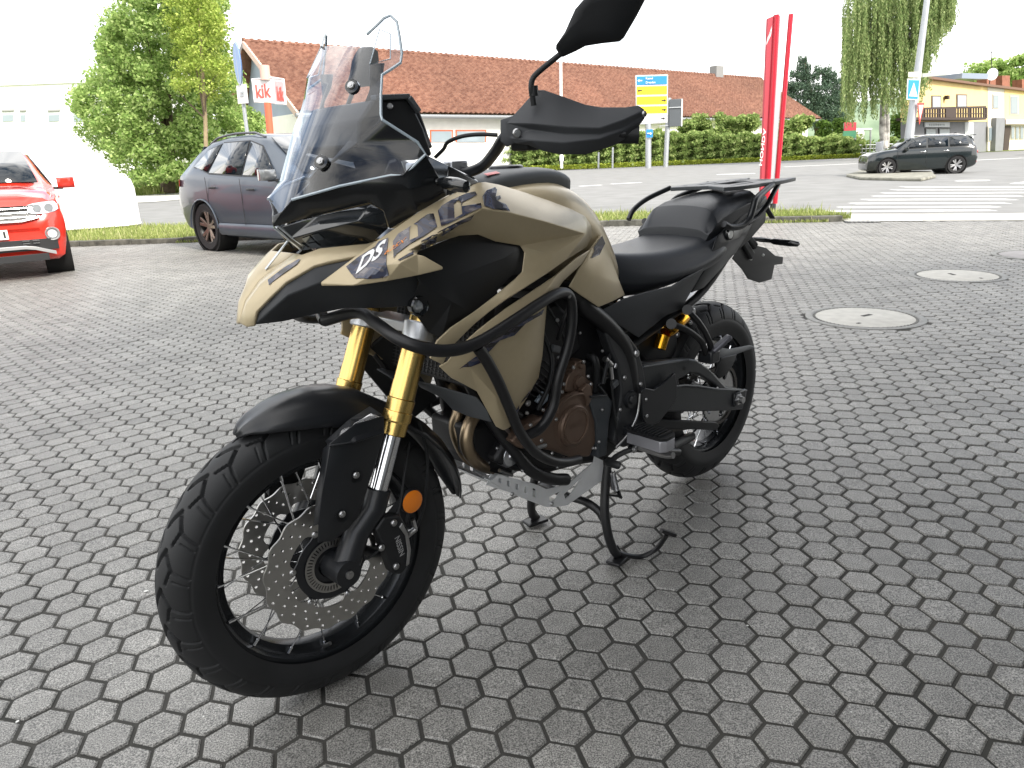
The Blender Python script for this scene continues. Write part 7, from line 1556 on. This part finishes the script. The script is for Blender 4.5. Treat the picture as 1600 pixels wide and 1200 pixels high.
for k in range(900):
    u = g.uniform(1316, 1492); v0 = g.uniform(-60, 90)
    if u > 1450: v0 = g.uniform(-60, 10)
    if u < 1335: v0 = g.uniform(-20, 130)
    vb = lowy(u)-abs(g.normal(0, 22)); 
    if vb < v0+20: continue
    vb = min(vb, v0+g.uniform(50, 130)); yy = 62+g.uniform(-3.2, 3.2); n = int((vb-v0)*1.3); vv = np.linspace(v0, vb, n); uu = u+(vv-v0)*g.normal(0, .04)+g.normal(0, 1.3, n)
    for a, b_ in zip(uu, vv): P.append(tuple(D(a, b_, yy+g.normal(0, .1))))
P = np.array(P); leaves('crown', P, .20, lgb, bt, o0, droop=True, aspect=.42, seed=6)
limbs(bt, D(1384, 120, 62), [D(u, v, 62+random.uniform(-2, 2)) for u, v in ((1335, 60), (1350, 20), (1420, 30), (1450, 10), (1475, -10), (1400, -20), (1330, 110))], .12, bkm)
# pine
pt = thing('pine_tree', 'dark pine tree behind the right end of the tiled roof', 'tree', (D(1282, 240, 128).x, 128, 0))
trunk(pt, [D(1284, 242, 128), D(1270, 160, 128), D(1256, 92, 128)], [.6, .4, .1], bark)
g = np.random.default_rng(12); P = []
for (u, v, w_) in ((1254, 96, 6), (1256, 108, 10), (1250, 118, 14), (1262, 122, 16), (1286, 112, 12), (1296, 120, 10), (1245, 135, 16), (1270, 138, 26), (1300, 130, 14), (1310, 142, 10), (1255, 152, 24), (1285, 152, 26), (1262, 166, 24), (1296, 160, 18), (1280, 175, 26), (1300, 180, 18), (1308, 190, 16), (1292, 195, 22), (1316, 165, 6), (1236, 142, 8)):
    n = int(w_*75); uu = u+g.uniform(-1, 1, n)*w_*1.15; vv = v+g.normal(0, 4.2, n)-2.5*np.abs(uu-u)/w_; yy = 128+g.uniform(-1, 1, n)*w_*.12
    P += [tuple(D(a, b_, c)) for a, b_, c in zip(uu, vv, yy)]
leaves('crown', np.array(P), .42, lgp, pt, pt.location, aspect=.35, seed=5)
# hedge
hd = thing('hedge', 'long clipped green hedge between the road and the tiled shop', 'hedge', (20, 76.5, 0))
g = np.random.default_rng(21); n = 60000; uu = g.uniform(480, 1343, n)
top = np.interp(uu, [480, 640, 760, 860, 960, 1100, 1200, 1300, 1330, 1343], [214, 208, 205, 205, 204, 206, 210, 213, 215, 225])+2.2*np.sin(uu*.09)+1.6*np.sin(uu*.23+1); bot = np.interp(uu, [480, 700, 900, 1340], [272, 268, 262, 246])
vv = top+(bot-top)*g.uniform(0, 1, n)**.9; P = []
lump = .5*np.sin(uu*.31)+.4*np.sin(vv*.5+uu*.11)
for a, b_, t_, bo, lm in zip(uu, vv, top, bot, lump):
    h = (b_-t_)/(bo-t_); P.append(tuple(D(a, b_, 76.3+lm*.6+(1-h)**3*2.2*g.random()+g.normal(0, .25))))
leaves('foliage', np.array(P), .34, lgh, hd, hd.location, seed=7)
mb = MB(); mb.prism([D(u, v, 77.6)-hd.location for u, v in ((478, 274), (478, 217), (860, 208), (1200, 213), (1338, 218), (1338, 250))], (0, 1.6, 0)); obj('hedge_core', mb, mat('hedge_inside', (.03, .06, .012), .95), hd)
leaves('hedge_foot_grass', np.array([tuple(D(a, np.interp(a, [480, 700, 900, 1345], [273, 269, 263.5, 246.5])-g.uniform(0, 6), 75.4)) for a in g.uniform(480, 1345, 9000)]), .3, leaf_mat('leaf_bright_grass', (.30, .38, .05), (.5, .55, .12)), hd, hd.location, seed=8)
# taller shrubs against the shop wall
for (poly, lab, sd) in (([(1064, 200), (1068, 188), (1085, 183), (1100, 184), (1115, 192), (1120, 210), (1120, 222), (1066, 222)], 'bushy shrub just right of the dark sign back', 31), ([(1119, 205), (1121, 186), (1130, 178), (1142, 184), (1148, 200), (1150, 222), (1119, 222)], 'tall narrow shrub in the middle of the shop wall', 32),
                        ([(1144, 200), (1148, 186), (1165, 182), (1183, 184), (1180, 196), (1168, 205), (1160, 218), (1145, 222)], 'spreading shrub left of the red pylon', 33), ([(1222, 200), (1225, 183), (1240, 188), (1256, 180), (1265, 186), (1262, 198), (1248, 208), (1238, 222), (1222, 222)], 'spreading shrub right of the red pylon', 34)):
    t = thing('wall_shrub', lab, 'shrub', (D(poly[0][0]+20, 240, 82).x, 82, 0), 0, 'shrubs against the shop wall'); leaves('foliage', crown_points(poly, 82, 1.2, 30, 5200, .75, sd), .36, lgh, t, t.location, seed=sd)
    stem = D((poly[0][0]+poly[-1][0])/2+12, 215, 82); trunk(t, [Vector((stem.x, stem.y, 0)), stem], [.12, .06], bark, 'stem')
# trees far right and dark ones behind the board
for (poly, y, lab, m_, sd, nl, nm) in (([(1505, 112), (1520, 100), (1545, 96), (1560, 100), (1578, 108), (1580, 135), (1510, 128)], 120, 'light green tree behind the yellow house roof', lg1, 41, 6000, 'round_tree'), ([(1575, 118), (1580, 100), (1592, 90), (1610, 92), (1640, 95), (1640, 150), (1580, 140)], 115, 'tree behind the brick chimneys at the right edge', lg1, 42, 6000, 'round_tree'),
                         ([(1395, 190), (1405, 175), (1425, 172), (1440, 180), (1442, 205), (1400, 215)], 90, 'dark shrub behind the lamp post', lgd, 43, 4000, 'dark_shrub'), ([(1278, 215), (1282, 190), (1300, 192), (1320, 185), (1325, 212), (1310, 222)], 112, 'dark shrub right of the shop corner', lgd, 44, 4000, 'dark_shrub'), ([(1300, 232), (1305, 215), (1320, 212), (1340, 214), (1355, 222), (1395, 214), (1398, 238), (1310, 244)], 88, 'bright green bush at the right end of the hedge', lgh, 45, 7000, 'bush')):
    t = thing(nm, lab, 'tree' if 'tree' in nm else 'shrub', (D((poly[0][0]), 230, y).x, y, 0)); leaves('crown', crown_points(poly, y, 2.0, 40, nl, 1.2 if 'tree' in nm else .9, sd), .5 if 'tree' in nm else .4, m_, t, t.location, seed=sd)
    c_ = D(sum(p[0] for p in poly)/len(poly), sum(p[1] for p in poly)/len(poly), y); trunk(t, [Vector((c_.x, c_.y, 0)), c_], [.25, .12], bark)
# grass on the verge and beyond
def tufts(name, n, sampler, h, m, seed, kind='stuff', wid=.006):
    g = np.random.default_rng(seed); P = sampler(g, n); n = len(P); a = g.uniform(0, 2*np.pi, n); hh = h*g.uniform(.4, 1.3, n)*(1+1.0*(g.random(n) > .97)); lean = g.uniform(.1, .7, n)
    d = np.stack([np.cos(a), np.sin(a), np.zeros(n)], 1); s_ = np.stack([-np.sin(a), np.cos(a), np.zeros(n)], 1)*wid
    B_ = P; T_ = P+d*(hh*lean)[:, None]; T_[:, 2] += hh; M_ = P+d*(hh*lean*.35)[:, None]; M_[:, 2] += hh*.6
    V = np.stack([B_-s_, B_+s_, M_+s_*.8, T_, M_-s_*.8], 1).reshape(-1, 3); base = np.arange(n)[:, None]*5
    F = np.concatenate([np.concatenate([base+0, base+1, base+2, base+4], 1), np.concatenate([base+4, base+2, base+3, base+3], 1)])
    me = bpy.data.meshes.new(name); V_ = [tuple(v) for v in V.tolist()]; F_ = []
    for i in range(n): F_.append((5*i, 5*i+1, 5*i+2, 5*i+4)); F_.append((5*i+4, 5*i+2, 5*i+3))
    me.from_pydata(V_, [], F_); return finish(name, me, m, None, smooth=0, kind=kind)
gl_ = leaf_mat('grass_blades', (.17, .23, .06), (.38, .42, .15), (.60, .57, .33), tr=.3)
def verge_s(g, n):
    out = []; xs = g.uniform(-13, 5.6, n*2); f = np.interp(xs, [-16, -11.5, -7.45, 1.77, 5.42], [14.1, 13.55, 13.03, 12.73, 11.9]); bk_ = np.interp(xs, [-40, -10.1, 2.1, 5.79], [21.8, 17.2, 14.9, 13.0])
    ys = f+(bk_-f)*g.random(n*2)**1.6; dens = .5+.5*np.sin(xs*2.1)*np.sin(xs*.7+2); k = g.random(n*2) < (.35+.65*dens); P = np.stack([xs, ys, np.full(n*2, .02)], 1)[k]; return P[:n]
tufts('verge_grass', 42000, verge_s, .10, gl_, 51)
def gutter_s(g, n):
    k = g.integers(0, len(kerb_pts)-1, n); t = g.random(n); A_ = np.array([tuple(kerb_pts[i]) for i in k]); B_ = np.array([tuple(kerb_pts[i+1]) for i in k]); P = A_+(B_-A_)*t[:, None]; P = np.stack([P[:, 0], P[:, 1]-np.abs(g.normal(0, .035, n)), np.zeros(n)], 1)
    keep = np.sin(P[:, 0]*3.1)+np.sin(P[:, 0]*1.3+1) > .7; return P[keep]
tufts('kerb_weeds', 5000, gutter_s, .05, gl_, 52)
def left_s(g, n):
    uu = g.uniform(150, 330, n); vv = g.uniform(283, 306, n); return np.array([tuple(G(a, b_)) for a, b_ in zip(uu, vv)])
def left_s2(g, n): xs = g.uniform(-34, -12, n); ys = np.interp(xs, [-34, -21.8, -12], [42, 45.5, 60])+g.uniform(0, 12, n); return np.stack([xs, ys, np.full(n, -.02)], 1)
tufts('meadow_grass', 9000, left_s2, .6, gl_, 53, wid=.04)

# old chewing gum and paint specks on the paving
mb = MB()
for (u, v, r_) in ((228, 924, .006), (27, 1128, .004), (318, 1120, .0025), (174, 1037, .002), (680, 1062, .002), (1168, 978, .003), (440, 470, .01), (1330, 1113, .002), (700, 905, .002), (955, 960, .002), (1240, 840, .0025), (1120, 1000, .002), (60, 760, .004), (150, 640, .005), (1300, 640, .004)):
    p = G(u, v); a = random.uniform(0, 6); mb.add([(p.x+r_*random.uniform(.7, 1.2)*math.cos(a+k*1.047), p.y+r_*random.uniform(.7, 1.2)*math.sin(a+k*1.047), .0012) for k in range(6)], [(0, 1, 2, 3, 4, 5)])
obj('gum_specks', mb, mat('gum_white', (.6, .6, .57), .8), None, fix=False, smooth=0, kind='stuff')
